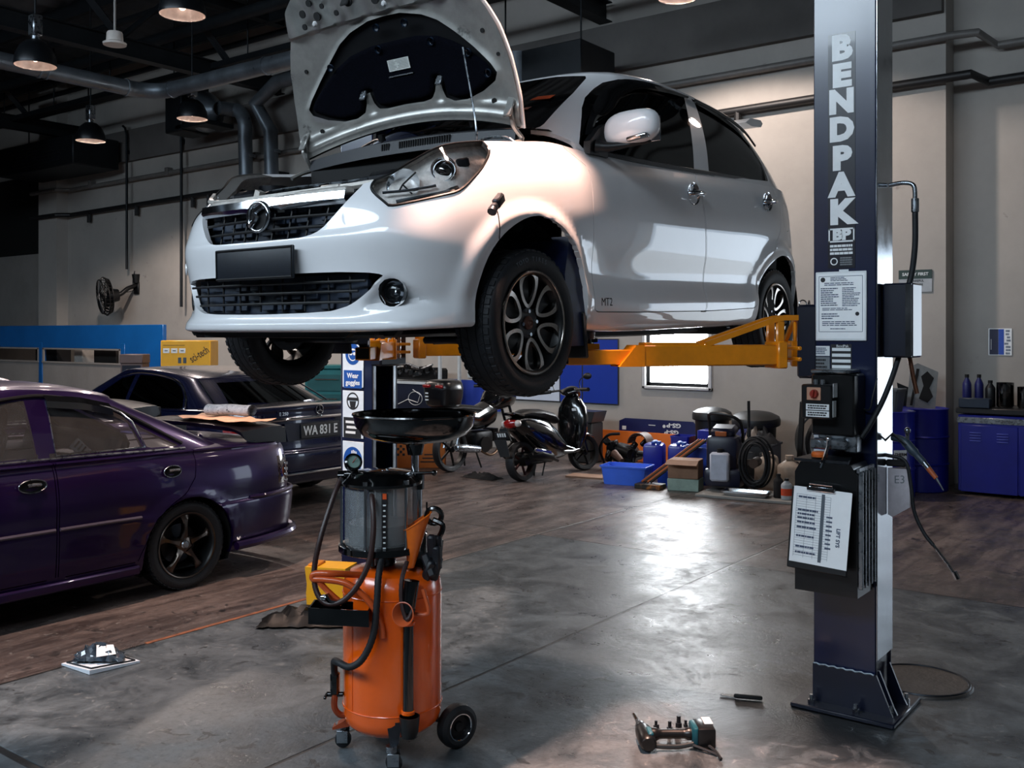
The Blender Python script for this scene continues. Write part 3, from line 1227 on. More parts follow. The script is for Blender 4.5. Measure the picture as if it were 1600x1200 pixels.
# ---- grille, badge, plate
mb = MB()
for z in (.590, .632):
    mb.tube([(x, -.700 + .30 * x * x, z) for x in np.linspace(-.40, .40, 17)], .006, 6)
for x in (-.30, -.21, -.12, -.04, .05, .14, .23, .32):
    mb.tube([(x, -.692 + .30 * x * x, .552 + .05 * (abs(x) > .3)), (x + .012, -.675 + .3 * x * x, .675)], .0045, 6)
mb.build('upper_grille', M_BLACKP, WC)
mb = MB()
mb.prism([(-.50, 0), (.50, 0), (.50, .46), (-.50, .46)], (0, -.60, .23), (1, 0, 0), (0, 0, 1), (0, .02, 0))
mb.build('radiator_shroud', M_DARK, WC)
for z0, z1, hw in ((.26, .41, .50), (.555, .665, .40)):
    mb = MB()
    mb.box((0, -.618, (z0 + z1) / 2), (2 * hw, .006, z1 - z0))
    for k in range(12):
        for j in range(3):
            if (k * 5 + j * 3) % 4 != 0:
                x = (-.46 + k * .084) * hw / .5
                mb.box((x, -.63 + .1 * x * x, z0 + .035 + j * .04), (.05 + .02 * ((k + j) % 2), .025, .028), bev=.003)
    mb.build('radiator_core', mat('radiator_blue_grey', '#1d2736', rough=.5, noise=(20., .4)), WC)
mb = MB()
G = []
for x in np.linspace(-.435, .425, 25):
    y = -.690 + .26 * x * x
    zc = .690 + .012 * abs(x)
    wd = .026 if abs(x) > .1 else .030
    G.append([(x, y - .004, zc - wd), (x, y - .020, zc - wd * .3), (x, y - .014, zc + wd * .8), (x, y + .012, zc + wd)])
mb.grid(G)
mb.build('chrome_grille_bar', M_CHROME, WC)
bd = MB()
bd.tube([(.060 * math.cos(t), -.712, .644 + .056 * math.sin(t)) for t in np.linspace(0, 2 * PI, 40, endpoint=False)], .0085, 10, closed=True)
bd.tube(curve([(-.045, -.714, .606), (-.030, -.718, .619), (-.004, -.720, .639), (-.010, -.720, .662), (.010, -.720, .672), (.040, -.716, .684)], 6), [.005] + [.012] * 29 + [.004], 8)
badge = bd.build('badge', M_CHROME, WC)
b2 = MB()
b2.lathe([(0, 0), (.056, 0), (.056, .012), (0, .012)], (0, -.708, .644), (0, 1, 0), 32)
b2.build('badge_back', M_DARK, badge)
pl = MB()
pl.box((.02, -.752, .460), (.462, .012, .124), bev=.008, seg=2)
plate = pl.build('number_plate', M_PLATE, WC)
plate['label'] = 'blank black number plate'
p2 = MB()
p2.tube([(x, -.758, z) for x, z in ((-.205, .404), (.245, .404), (.245, .516), (-.205, .516))], .005, 6, closed=True)
p2.build('plate_frame', M_BLACKP, plate)
p3 = MB()
p3.box((.02, -.732, .455), (.30, .045, .08))
p3.build('plate_bracket', M_BLACKP, plate)
mb = MB()
for z in (.345, .382, .306):
    mb.tube([(x, -.694 + .17 * x * x, z) for x in np.linspace(-.52 + (.385 - z) * .9, .52 - (.385 - z) * .9, 21)], .0055, 6)
for x in (-.40, -.28, -.16, -.03, .10, .22, .34, .44):
    mb.tube([(x, -.684 + .17 * x * x, .275), (x, -.684 + .17 * x * x, .405)], .0045, 6)
mb.build('lower_grille', M_BLACKP, WC)
for sx in (1, -1):
    c = V((sx * .590, -.578, .338))
    n = V((sx * .45, -.89, 0))
    mb = MB()
    mb.lathe([(.053, .015), (.050, .0), (.045, -.03), (.044, -.05)], c, n, 30)
    fb = mb.build('fog_lamp', M_BLACKP, WC)
    mb = MB()
    mb.lathe([(0, .004), (.02, .002), (.044, -.012)], c, n, 26)
    mb.build('fog_lamp_lens', M_CLEAR, fb)
    mb = MB()
    mb.lathe([(.044, -.014), (.034, -.035), (.012, -.046), (.008, -.02), (0, -.018)], c, n, 26)
    mb.build('fog_lamp_reflector', M_CHROME, fb)
mb = MB()
mb.lathe([(0, .002), (.026, .002), (.028, -.004)], (-.655, -.585, .47), (-.62, -.78, 0), 22)
mb.build('tow_cover', M_WHITE, WC)

# ---- engine bay
mb = MB()
mb.box((0, -.20, .50), (.90, .66, .38), bev=.05)
mb.box((0, .14, .80), (1.28, .06, .40), bev=.02)
mb.build('engine_bay_wall', M_DARK, WC)
mb = MB()
mb.tube(curve([(-.56, -.50, .79), (-.46, -.585, .745), (-.2, -.635, .728), (.1, -.64, .728), (.36, -.60, .738), (.47, -.55, .75)], 6), .014, 6)
mb.box((.02, -.625, .722), (.8, .05, .028), bev=.006)
mb.box((-.12, -.61, .745), (.03, .03, .04), rot=(0, .4, 0))
mb.box((.30, -.60, .742), (.10, .04, .02), bev=.004)
mb.build('radiator_support', mat('pale_metal', '#c9c4bd', rough=.35, metal=.5, noise=(18., .25)), WC)
eng = MB()
eng.box((-.03, -.22, .76), (.62, .34, .10), bev=.03, seg=2)
for k in range(4):
    eng.cyl((-.22 + k * .13, -.30, .80), (-.22 + k * .13, -.30, .825), .02, seg=12)
for k in range(6):
    eng.tube(curve([(-.5 + k * .17, -.50, .70), (-.46 + k * .17, -.40, .77 + .02 * (k % 2)), (-.40 + k * .17, -.25, .74)], 5), .014, 7)
eng.box((-.38, -.40, .74), (.16, .18, .12), bev=.02)
eng.box((.40, -.30, .74), (.20, .26, .16), bev=.02)
eng.cyl((-.55, -.18, .70), (-.55, -.18, .86), .07, seg=20)
eng.build('engine', mat('engine_dark', '#15171c', rough=.35, metal=.5, noise=(22., .6)), WC)
mb = MB()
for k in range(9):
    mb.cyl((-.42 + k * .1, -.47, .74), (-.42 + k * .1, -.47, .757), .011, seg=8)
mb.box((.05, -.44, .765), (.22, .05, .02), bev=.005)
mb.tube(curve([(-.52, -.42, .78), (-.2, -.40, .80), (.2, -.38, .80), (.45, -.30, .84)], 6), .007, 6)
mb.build('hose_fitting', M_STEEL, WC)
# cowl: a wide dark panel under the windscreen with slots
mb = MB()
G = []
for x in np.linspace(-.63, .63, 27):
    b = .5 * x * x
    G.append([(x, .06 + b * .25, .985 - .07 * b), (x, .07 + b * .25, 1.045 - .10 * b), (x, .12 + b * .3, 1.062 - .10 * b), (x, .25 + b * .55, 1.075 - .08 * b), (x, .30 + b * .55, 1.065 - .08 * b)])
mb.grid(G)
cowl = mb.build('cowl_panel', mat('cowl_plastic', '#0a0e17', rough=.5, noise=(40., .15)), WC)
mb = MB()
for k in range(22):
    x = .02 + k * .0135
    mb.box((x, .066 + .12 * x * x, 1.022), (.006, .012, .03))
mb.build('cowl_vent', M_DARK, cowl)
mb = MB()
for k in range(4):
    mb.box((-.09 + k * .0135, .067, 1.022), (.006, .012, .03))
mb.build('cowl_vent', M_DARK, cowl)
for p, q, e in (((.34, .20, 1.085), (-.20, .30, 1.115), .02), ((-.22, .20, 1.085), (-.56, .40, 1.12), .0)):
    mb = MB()
    mb.tube(curve([p, ((p[0] + q[0]) / 2, (p[1] + q[1]) / 2 + .03, (p[2] + q[2]) / 2 + .025), q], 6), .007, 6)
    mb.cyl(p, (p[0], p[1] - .01, p[2] + .03), .018, seg=12)
    mb.build('wiper', M_BLACKP, WC)
# windscreen stickers
for i, (y, z, w_, h_, col) in enumerate(((.60, 1.255, .10, .055, '#c4532c'), (.50, 1.185, .085, .04, '#c98a7c'), (.68, 1.315, .085, .035, '#56606c'))):
    x0 = .42 - .03 * i
    mb = MB()
    t = V((0, .66, .35)).normalized()
    u = V((.9, .25, 0)).normalized()
    cen = V((x0, .50 + (z - 1.185) * 1.88, z)) + V((0, -.018, .016))
    mb.add([cen - u * w_ / 2 - t * h_ / 2, cen + u * w_ / 2 - t * h_ / 2, cen + u * w_ / 2 + t * h_ / 2, cen - u * w_ / 2 + t * h_ / 2], [(0, 1, 2, 3)])
    mb.build('windshield_sticker', mat('sticker_%s' % col[1:], col, rough=.5), WC)

# ---- hood, opened on its rear hinges
HA = V((0, -.42, .907)).normalized()
HN = V((0, .907, .42)).normalized()


def hood_pt(u, s, off=0.):
    q = u / .68
    s2 = s + .08 * (1 - q * q) * (1 - s / .76)
    return V((u, .12, 1.02)) + HA * s2 + HN * (.06 * math.sin(PI * min(1, max(0, s) / .80)) + .09 * (1 - q * q) + off)


def hood_w(s):
    return float(np.interp(s, [0, .13, .29, .42, .50, .58, .69, .76, .81], [.672, .678, .662, .635, .60, .555, .50, .43, .30]))


ss = np.linspace(0, .81, 34)
qs = np.linspace(-1, 1, 49)


def hood_grid(off, shrink=0.):
    return np.array([[hood_pt(q * (hood_w(s) - shrink), s * (1 - .0 * shrink), off) for s in ss] for q in qs])


mb = MB()
Ga, Gb_ = hood_grid(.012), hood_grid(.002)
mb.grid([[tuple(p) for p in r] for r in Ga])
mb.grid([[tuple(p) for p in r] for r in Gb_])
m_, n_ = 49, 34
ring = [(0, j) for j in range(n_)] + [(i, n_ - 1) for i in range(m_)] + [(m_ - 1, j) for j in range(n_ - 1, -1, -1)] + [(i, 0) for i in range(m_ - 1, -1, -1)]
mb.grid([[tuple(Ga[i, j]), tuple(Gb_[i, j])] for i, j in ring])
HOOD = mb.build('hood', M_WHITE, WC, fix=True)
HOOD['label'] = 'opened hood showing its underside'
mb = MB()
mb.grid([[tuple(p) for p in r] for r in hood_grid(-.004, .02)])
mb.build('inner_skin', mat('inner_skin_shade', '#0a0b0e', rough=.7, spec=.15, noise=(5., .25)), HOOD)  # near-black sheet: shade inside the hood recess put into the colour
open_half = [(-.04, .545), (.10, .540), (.22, .51), (.30, .472), (.38, .41), (.47, .335), (.55, .262), (.578, .225), (.56, .19), (.48, .143), (.38, .105), (.30, .098), (.25, .115), (.235, .15), (.228, .20),
             (.205, .205), (.190, .15), (.165, .115), (.11, .105), (0, .107), (-.04, .107)]
F_o2 = poly_sdf(open_half)
US, SS = np.linspace(0, 1, 60), np.linspace(0.008, .80, 70)
gf = np.array([[(q * (hood_w(s) - .006), s, 0) for s in SS] for q in US])
hb = grid_bm(gf)
cut(hb, lambda P: F_o2(P[:, :2]))
C = face_centres(hb)
io = F_o2(C[:, :2]) < 0


def warp(mb_, off, relief=None):
    n = []
    for x, y, z in mb_.v:
        e = off
        if relief:
            e += relief(x, y)
        n.append(tuple(hood_pt(x, y, e + z)))
    mb_.v = n
    return mb_


def relief(x, s):
    r = -.012 * max(0, 1 - abs(s - .045) / .03) - .008 * max(0, 1 - abs(s - .085) / .02)
    if s > .56:
        r += -.020 * (.5 + .5 * math.cos(x * 38)) - .010
    d = float(F_o2([(abs(x), s)])[0])
    r += -.010 * max(0, 1 - d / .03)
    return r


mb = warp(take(hb, np.nonzero(~io)[0]), -.012, relief)
hf = mb.build('hood_frame', M_GREYP, HOOD, 50)
# lightening holes and stampings of the front frame
mb = MB()
for x, s, r in ((-.42, .60, .014), (-.40, .66, .018), (-.33, .63, .02), (-.34, .70, .016), (-.28, .67, .012), (-.22, .62, .013), (-.13, .66, .026), (.02, .63, .02), (.08, .67, .016), (.12, .70, .018), (.26, .62, .015), (.34, .66, .014), (.54, .40, .01), (-.54, .40, .01), (.53, .10, .013), (-.53, .10, .013), (.60, .30, .008)):
    p = hood_pt(x, s, -.054 if s > .5 else -.018)
    mb = MB()
    mb.lathe([(0, 0), (r, 0), (r, .006), (0, .006)], p, HN, 18)
    mb.build('frame_hole', M_DARK, HOOD)
mb = MB()
p = hood_pt(-.14, .665, -.05)
mb.box(p, (.05, .012, .06), rot=(-.44, 0, 0), bev=.006)
mb.build('frame_hole', M_DARK, HOOD)
for x, s in ((-.36, .60), (-.30, .73), (.06, .60), (.02, .72)):
    mb = MB()
    mb.lathe([(0, .012), (.008, .010), (.014, 0)], hood_pt(x, s, -.050), -HN, 14)
    mb.build('rubber_stop', mat('white_rubber', '#c9c9c9', rough=.6), HOOD)
pad_half = [(-.04, .418), (.14, .418), (.27, .40), (.36, .365), (.44, .318), (.52, .262), (.555, .225), (.545, .20), (.47, .155), (.38, .118), (.31, .112), (.262, .125), (.25, .15), (.243, .21), (.22, .222), (.192, .216), (.178, .155), (.155, .128), (.10, .118), (0, .12), (-.04, .12)]
F_p = poly_sdf(pad_half)
pb = grid_bm(gf.copy())
cut(pb, lambda P: F_p(P[:, :2]))
C = face_centres(pb)
mb = warp(take(pb, np.nonzero(F_p(C[:, :2]) < 0)[0]), -.018, lambda x, s: -.014 * min(1, max(0, -float(F_p([(abs(x), s)])[0]) / .012)))
mb.build('insulation_pad', M_PAD, HOOD, 60)
for x, s in ((-.38, .378), (-.08, .396), (.24, .383), (.44, .315), (.535, .225), (-.05, .50), (.12, .49)):
    mb = MB()
    mb.lathe([(0, -.01), (.010, -.008), (.017, 0), (.017, .01)], hood_pt(x, s, -.034), -HN, 14)
    mb.build('pad_clip', mat('clip_blue', '#1a2a3c', rough=.4), HOOD)
for sx in (1, -1):
    mb = MB()
    mb.box(hood_pt(sx * .235, .20, -.036), (.035, .012, .05), rot=(-.44, 0, 0), bev=.004)
    mb.build('pad_bracket', M_STEEL, HOOD)
lb = MB()
a, b, c_, d_ = [hood_pt(x, s, -.037) for x, s in ((-.05, .277), (.08, .277), (.08, .333), (-.05, .333))]
lb.add([a, b, c_, d_], [(0, 1, 2, 3)])
lab = lb.build('caution_label', mat('label_paper', '#b9bcb8', rough=.6, noise=(40., .1)), HOOD)
lb = MB()
for k in range(7):
    s = .284 + k * .0068
    for x0, x1 in ((-.044, -.01 + .01 * (k % 3)), (.0 + .006 * (k % 2), .072)):
        lb.add([hood_pt(x0, s, -.038), hood_pt(x1, s, -.038), hood_pt(x1, s + .0028, -.038), hood_pt(x0, s + .0028, -.038)], [(0, 1, 2, 3)])
lb.build('printed_line', mat('ink_grey', '#777a78', rough=.7), lab)
lb = MB()
lb.tube([hood_pt(-.06, .252, -.036), hood_pt(.09, .252, -.036)], .003, 6)
lb.build('pad_seam', M_STEEL, HOOD)
for sx in (1, -1):
    mb = MB()
    mb.tube(curve([(sx * .66, .02, .93), (sx * .655, .08, .96), (sx * .65, .135, .985), tuple(hood_pt(sx * .635, .015, -.03)), tuple(hood_pt(sx * .63, .09, -.03))], 5), .011, 6)
    mb.box(hood_pt(sx * .63, .10, -.026), (.04, .012, .12), rot=(-.44, 0, 0), bev=.004)
    mb.build('hood_hinge', M_GREYP, HOOD)
mb = MB()
mb.tube(curve([(.53, -.02, .93), (.535, -.03, 1.05), tuple(hood_pt(.43, .34, -.05))], 6), .0045, 6)
mb.tube(curve([(.53, -.02, .94), (.53, .03, .985), (.62, .06, .985), (.66, .07, .96)], 5), .006, 6)
mb.build('hood_prop_rod', M_STEEL, WC)

# ---- wing mirrors
for sx in (1, -1):
    rings = []
    for t, wd, hh, yy in ((0, .02, .02, .060), (.10, .075, .055, .040), (.3, .108, .074, .015), (.55, .116, .080, -.005), (.8, .102, .072, -.02), (.94, .07, .05, -.026), (1.0, .015, .012, -.03)):
        rg = []
        for k in range(28):
            a = 2 * PI * k / 28
            ca, sa = math.cos(a), math.sin(a)
            ex = .72
            X = (abs(ca) ** ex) * math.copysign(1, ca) * wd
            Z = (abs(sa) ** ex) * math.copysign(1, sa) * hh + .008 * ca
            if Z < 0:
                Z *= .9
            rg.append((sx * (.912 + X * 1.18), .60 - .12 * t + .05, 1.062 + Z))
        rings.append(rg)
    mb = MB()
    mb.loft(rings)
    M = MB()
    mir = mb.build('wing_mirror', M_WHITE, WC, 50)
    mb = MB()
    mb.box((sx * .912, .655, 1.062), (.21, .006, .11), bev=.003)
    mb.build('mirror_glass', mat('mirror', '#aab0b8', rough=.02, metal=1.), mir)
    mb = MB()
    mb.box((sx * .965, .548, 1.013), (.10, .045, .022), rot=(.1, sx * -.12, 0), bev=.009, seg=2)
    mb.build('mirror_indicator', glass('indicator_glass', '#c8ccd0', .5, .05, .3), mir)
    mb = MB()
    mb.tube(curve([(sx * .77, .52, .99), (sx * .82, .54, .985), (sx * .90, .57, .99), (sx * 1.0, .60, .998)], 5), [.03, .028, .026, .025, .024, .022, .02, .018, .016, .014, .012, .012, .010, .010, .008, .006], 10)
    mb.prism([(.47, .955), (.62, .952), (.60, 1.10), (.54, 1.07), (.475, 1.01)], (sx * .735, 0, 0), (0, 1, 0), (0, 0, 1), (sx * .035, 0, 0))
    mb.build('mirror_arm', M_BLACKP, mir)

# ---- door visors, belt seals, spoiler
VIS = [((.50, 1.045), (.53, 1.05)), ((.56, 1.12), (.62, 1.135)), ((.639, 1.20), (.70, 1.165)), ((.73, 1.27), (.80, 1.215)), ((.83, 1.33), (.94, 1.30)), ((1.0, 1.397), (1.12, 1.366)), ((1.2, 1.425), (1.30, 1.388)), ((1.4, 1.435), (1.45, 1.40)), ((1.66, 1.43), (1.64, 1.408))]
VIS2 = [((1.70, 1.432), (1.71, 1.40)), ((1.95, 1.420), (1.95, 1.385)), ((2.2, 1.392), (2.2, 1.355)), ((2.36, 1.35), (2.36, 1.315)), ((2.46, 1.27), (2.45, 1.25))]


def side_x(z, y):
    t = (z - .96) / .46
    xb = np.interp(y, [.47, .8, 1.7, 2.5, 2.7], [.73, .768, .771, .76, .715])
    xt = np.interp(y, [.9, 1.2, 1.75, 2.15, 2.45], [.575, .60, .612, .604, .58])
    return xb + (xt - xb) * t


for sx in (1, -1):
    for vis in (VIS, VIS2):
        mb = MB()
        a = crom([v[0] for v in vis], 5)
        b = crom([v[1] for v in vis], 5)
        G = []
        for p, q in zip(a, b):
            c = (p + q) / 2
            row = []
            for r, o in ((p, .022), (c, .040), (q, .036), (q, .030)):
                row.append((sx * (side_x(r[1], r[0]) + o), r[0], r[1]))
            G.append(row)
        mb.grid(G)
        mb.build('window_visor', mat('smoked_plastic', '#08090b', rough=.12, coat=.6, noise=(8., .05)), WC)
    mb = MB()
    G = [[(sx * (side_x(z, y) + o), y, z + dz) for o, dz in ((.004, .016), (.018, .010), (.018, -.006), (.0, -.01))] for y, z in zip(np.linspace(.52, 2.48, 40), np.interp(np.linspace(.52, 2.48, 40), [.47, .912, 1.47, 2.0, 2.48], [.968, .968, .985, 1.008, 1.03]))]
    mb.grid(G)
    mb.build('belt_seal', M_BLACKP, WC)
sp = MB()
rings = []
for x in np.linspace(-.545, .545, 15):
    e = 1 - .25 * (abs(x) / .545) ** 3
    rings.append([(x, 2.62, 1.44), (x, 2.70, 1.478), (x, 2.86 * (1 - .0) - .03 * (1 - e), 1.488), (x, 2.885, 1.470), (x, 2.86, 1.445), (x, 2.72, 1.43)])
sp.loft(rings)
sp.build('rear_spoiler', M_WHITE, WC)
# side indicator hanging out of the fender on its wire
mb = MB()
M_ = Matrix.Translation((.835, -.275, .672)) @ Euler((.55, 0, .25)).to_matrix().to_4x4()
q = MB()
q.box((0, .014, 0), (.03, .066, .040), bev=.007)
q.box((0, -.036, -.003), (.026, .03, .030), bev=.006)
q.cyl((0, -.050, -.004), (0, -.066, -.008), .018, seg=10)
mb.add(q.v, q.f, 0, M_)
ind = mb.build('side_indicator', M_DSTEEL, WC)
mb = MB()
q = MB()
q.box((.014, .016, .004), (.006, .044, .020), bev=.002)
mb.add(q.v, q.f, 0, M_)
mb.build('indicator_lens', M_CLEAR, ind)
mb = MB()
mb.tube(curve([(.832, -.28, .655), (.83, -.262, .62), (.822, -.245, .575), (.80, -.22, .54)], 5), .0022, 5)
mb.build('indicator_wire', M_BLACKP, ind)
# seats, dashboard, wheel and belt
mb = MB()
mb.box((0, .62, .92), (1.25, .45, .16), bev=.05, seg=2)
mb.build('dashboard', M_SEAT, WC)
for x in (.36, -.36):
    mb = MB()
    mb.box((x, 1.25, .55), (.48, .50, .18), bev=.05, seg=2)
    mb.box((x, 1.55, .85), (.46, .14, .62), rot=(-.25, 0, 0), bev=.06, seg=2)
    mb.box((x, 1.66, 1.24), (.24, .09, .18), rot=(-.15, 0, 0), bev=.04, seg=2)
    mb.build('front_seat', M_SEAT, WC)
mb = MB()
mb.box((0, 2.15, .55), (1.2, .5, .18), bev=.05)
mb.box((0, 2.45, .82), (1.2, .14, .55), rot=(-.2, 0, 0), bev=.05)
mb.build('rear_seat', M_SEAT, WC)
for sx in (1, -1):
    mb = MB()
    mb.tube(curve([(sx * .60, 1.52, 1.33), (sx * .63, 1.47, 1.15), (sx * .65, 1.44, .95)], 5), .016, 5)
    mb.build('seat_belt', mat('belt_grey', '#5a626b', rough=.7), WC)
mb = MB()
mb.tube([(-.36 + .18 * math.cos(t), .88 + .06 * math.sin(t), 1.0 + .17 * math.sin(t)) for t in np.linspace(0, 2 * PI, 28, endpoint=False)], .014, 8, closed=True)
mb.build('steering_wheel', M_BLACKP, WC)
text('MT2', .05, 'door_scrawl', M_DARK, WC, (.8185, .52, .305), (0, 1, 0), (0, 0, 1), .0004)
# ------------------------------------------------------------------ two-post lift
M_BLUE = mat('lift_blue_enamel', '#091434', rough=.28, coat=.6, noise=(3., .25), coat_rough=.12, bump=(5., .05))
M_NAVY = mat('lift_dark_navy', '#0a1022', rough=.35, coat=.3, noise=(5., .25))  # darker navy for base plates, gussets, carriages and boxes
M_BRUSH = mat('brushed_steel', '#b9bcc0', rough=.16, metal=1., noise=(8., .12), rvar=.06)
M_OR = mat('orange_enamel', '#ee8f0c', rough=.32, coat=.4, noise=(9., .12), wear=('#7a4a12', 7., .68))
M_STICK = mat('white_vinyl', '#dfe4e6', rough=.45, noise=(14., .06), wear=('#20283a', 5., .78))
M_INK = mat('print_black', '#14161b', rough=.6)
M_INKB = mat('print_blue_grey', '#47536b', rough=.6)
M_PAPER = mat('paper_white', '#f2f6f8', rough=.7, noise=(10., .04))
M_SAFEB = mat('safety_blue', '#1c4f9c', rough=.4)
M_RED = mat('switch_red', '#8d2a1c', rough=.4)
M_GREY = mat('label_grey', '#6e7478', rough=.5)


def column(label, loc, sgn, group):
    """sgn = +1: channel opens to -x (right column); -1: opens to +x"""
    t = thing('lift_column', label, 'car lift', loc, 0, group)
    H = 3.9
    w, d, th = .14, .115, .012
    mb = MB()
    mb.box((0, -d + th / 2, H / 2), (2 * w, th, H), bev=.004)
    mb.box((0, d - th / 2, H / 2), (2 * w, th, H), bev=.004)
    mb.box((sgn * (w - .02), 0, H / 2), (.02, 2 * d - 2 * th, H))
    mb.build('column_post', M_BLUE, t)
    mb = MB()
    mb.box((sgn * (w + .003), .0, H / 2 + .1), (.006, 2 * d - .004, H - .3), bev=.002)
    mb.build('steel_side_strip', M_BRUSH, t)
    mb = MB()
    for s in (-1, 1):
        mb.box((-sgn * (w - .012), s * (d - .025), H / 2), (.022, .026, H), bev=.003)
    mb.build('guide_rail', M_BRUSH, t)
    # foot
    mb = MB()
    mb.box((sgn * .015, .0, .011), (.46, .42, .022), bev=.005)
    mb.build('base_plate', M_NAVY, t)
    mb = MB()
    mb.prism([(-w, .022), (w + .075, .022), (w + .005, .19), (-w, .19)] if sgn > 0 else [(w, .022), (-w - .075, .022), (-w - .005, .19), (w, .19)], (0, -d - .012, 0), (1, 0, 0), (0, 0, 1), (0, .012, 0))
    mb.build('front_gusset', M_NAVY, t)
    for yy in (-.09, .06):
        mb = MB()
        mb.prism([(w, .022), (w + .085, .022), (w + .07, .05), (w + .008, .20), (w, .20)] if sgn > 0 else [(-w, .022), (-w - .085, .022), (-w - .07, .05), (-w - .008, .20), (-w, .20)], (0, yy, 0), (1, 0, 0), (0, 0, 1), (0, .012, 0))
        mb.build('side_gusset', M_NAVY, t)
    mb = MB()
    mb.tube([(-.135 + k * .0135, -d - .0135, .192 + .003 * math.sin(k * 2.1)) for k in range(21)], .0045, 5)
    mb.build('weld_bead', mat('weld_grey', '#7f8890', rough=.5, metal=.6, noise=(60., .4)), t)
    for x, y in ((-.13, -.17), (.07, -.17), (.20, -.10), (.21, .10), (-.15, .17)):
        mb = MB()
        mb.cyl((sgn * x, y, .022), (sgn * x, y, .062), .009, seg=8)
        mb.cyl((sgn * x, y, .022), (sgn * x, y, .040), .016, seg=6)
        mb.build('anchor_bolt', M_CHROME, t)
    # carriage at lifting height
    mb = MB()
    mb.box((-sgn * (w + .03), 0, 1.66), (.10, .24, .34), bev=.012)
    mb.box((-sgn * .05, 0, 1.85), (.14, .17, .70), bev=.01)
    mb.prism([(0, 0), (.02, 0), (.12, .55), (.12, .75), (.08, .75)] if sgn < 0 else [(0, 0), (-.02, 0), (-.0, .55), (.0, .75), (.03, .75), (.03, .1)], (-sgn * (w + .02), .09, 1.80), (1, 0, 0), (0, 0, 1), (0, .03, 0))
    mb.build('carriage', M_NAVY, t)
    return t


def swing_arm(t, pivot, tip, sgn):
    """orange telescopic arm; local coordinates of the column; pad on the tip"""
    p, q = V(pivot), V(tip)
    u = (q - p).normalized()
    L = (q - p).length
    a = math.atan2(u.y, u.x)
    M = Matrix.Translation(p) @ Matrix.Rotation(a, 4, 'Z')
    arm = MB()
    a2 = MB()
    a2.box((.12 + .36, 0, 0), (.72, .105, .095), bev=.006)
    a2.box((.12, 0, 0), (.05, .13, .125), bev=.006)
    a2.prism([(.80, -.0475), (.92, -.0475), (.84, .0475), (.80, .0475)], (0, -.058, 0), (1, 0, 0), (0, 0, 1), (0, .116, 0))
    a2.box((.66, 0, .052), (.26, .09, .014), bev=.004)
    arm.add(a2.v, a2.f, 0, M)
    o = arm.build('swing_arm', M_OR, t)
    mb = MB()
    a2 = MB()
    a2.box(((.8 + L) / 2, 0, -.006), (L - .8 + .10, .078, .066), bev=.004)
    mb.add(a2.v, a2.f, 0, M)
    mb.build('arm_extension', M_OR, o)
    mb = MB()
    a2 = MB()
    a2.box((L + .051, 0, -.006), (.004, .066, .054))
    mb.add(a2.v, a2.f, 0, M)
    mb.build('extension_end', M_DARK, o)
    mb = MB()
    a2 = MB()
    a2.cyl((L - .02, 0, .02), (L - .02, 0, .075), .028, seg=16)
    a2.cyl((L - .02, 0, .075), (L - .02, 0, .105), .058, .062, 20)
    a2.box((L + .01, 0, .05), (.07, .05, .03), bev=.005)
    mb.add(a2.v, a2.f, 0, M)
    mb.build('lift_pad', M_DSTEEL, o)
    return M, o


RC = column('blue right-hand lift column with lettering, papers and control box', (-1.50, 4.575, 0), 1, 'lift columns')
LC = column('blue left-hand lift column behind the orange drainer', (-4.62, 4.575, 0), -1, 'lift columns')
for t, sg in ((RC, 1), (LC, -1)):
    for fy in (1, -1):
        M, o = swing_arm(t, (-sg * .23, fy * -.06, 1.598), (-sg * .90, fy * -.93 if fy > 0 else 1.25, 1.598), sg)
        # hoop brace of the arm
        mb = MB()
        a2 = MB()
        for yy in (-.05, .035):
            pts = [(.50, 0, .05), (.16, 0, .16), (.10, 0, .172), (-.03, 0, .172)]
            for A, B in zip(pts[:-1], pts[1:]):
                A, B = V(A), V(B)
                dd = (B - A).normalized()
                nn = V((-dd.z, 0, dd.x)) * .012
                a2.add([A - nn + V((0, yy, 0)), B - nn + V((0, yy, 0)), B + nn + V((0, yy, 0)), A + nn + V((0, yy, 0)),
                        A - nn + V((0, yy + .018, 0)), B - nn + V((0, yy + .018, 0)), B + nn + V((0, yy + .018, 0)), A + nn + V((0, yy + .018, 0))],
                       [(0, 1, 2, 3), (7, 6, 5, 4), (0, 4, 5, 1), (1, 5, 6, 2), (2, 6, 7, 3), (3, 7, 4, 0)])
            a2.box((.125, yy + .009, .06), (.045, .018, .20), bev=.008)
        a2.box((-.03, 0, .172), (.10, .13, .018), bev=.004)
        a2.box((-.03, 0, -.02), (.14, .13, .018), bev=.004)
        a2.box((-.03, 0, .03), (.14, .13, .018), bev=.004)
        mb.add(a2.v, a2.f, 0, M)
        mb.build('arm_brace', M_OR, o)
        mb = MB()
        a2 = MB()
        a2.cyl((-.02, 0, -.06), (-.02, 0, .215), .014, seg=12)
        a2.tube([(-.02 + .02 * math.cos(k), 0, .235 + .02 * math.sin(k)) for k in np.linspace(0, 2 * PI, 14, endpoint=False)], .003, 5, closed=True)
        mb.add(a2.v, a2.f, 0, M)
        mb.build('arm_pin', M_BRUSH, o)

# lettering and stickers on the front face of the right column (front face at y = -.115 local)
FY = -.1155


def fx(x):
    return x + 1.50


def flat(name, x0, x1, z0, z1, m, parent, y=FY, th=.0012, bev=0):
    mb = MB()
    mb.box(((x0 + x1) / 2, y - th / 2, (z0 + z1) / 2), (abs(x1 - x0), th, abs(z1 - z0)), bev=bev)
    return mb.build(name, m, parent)


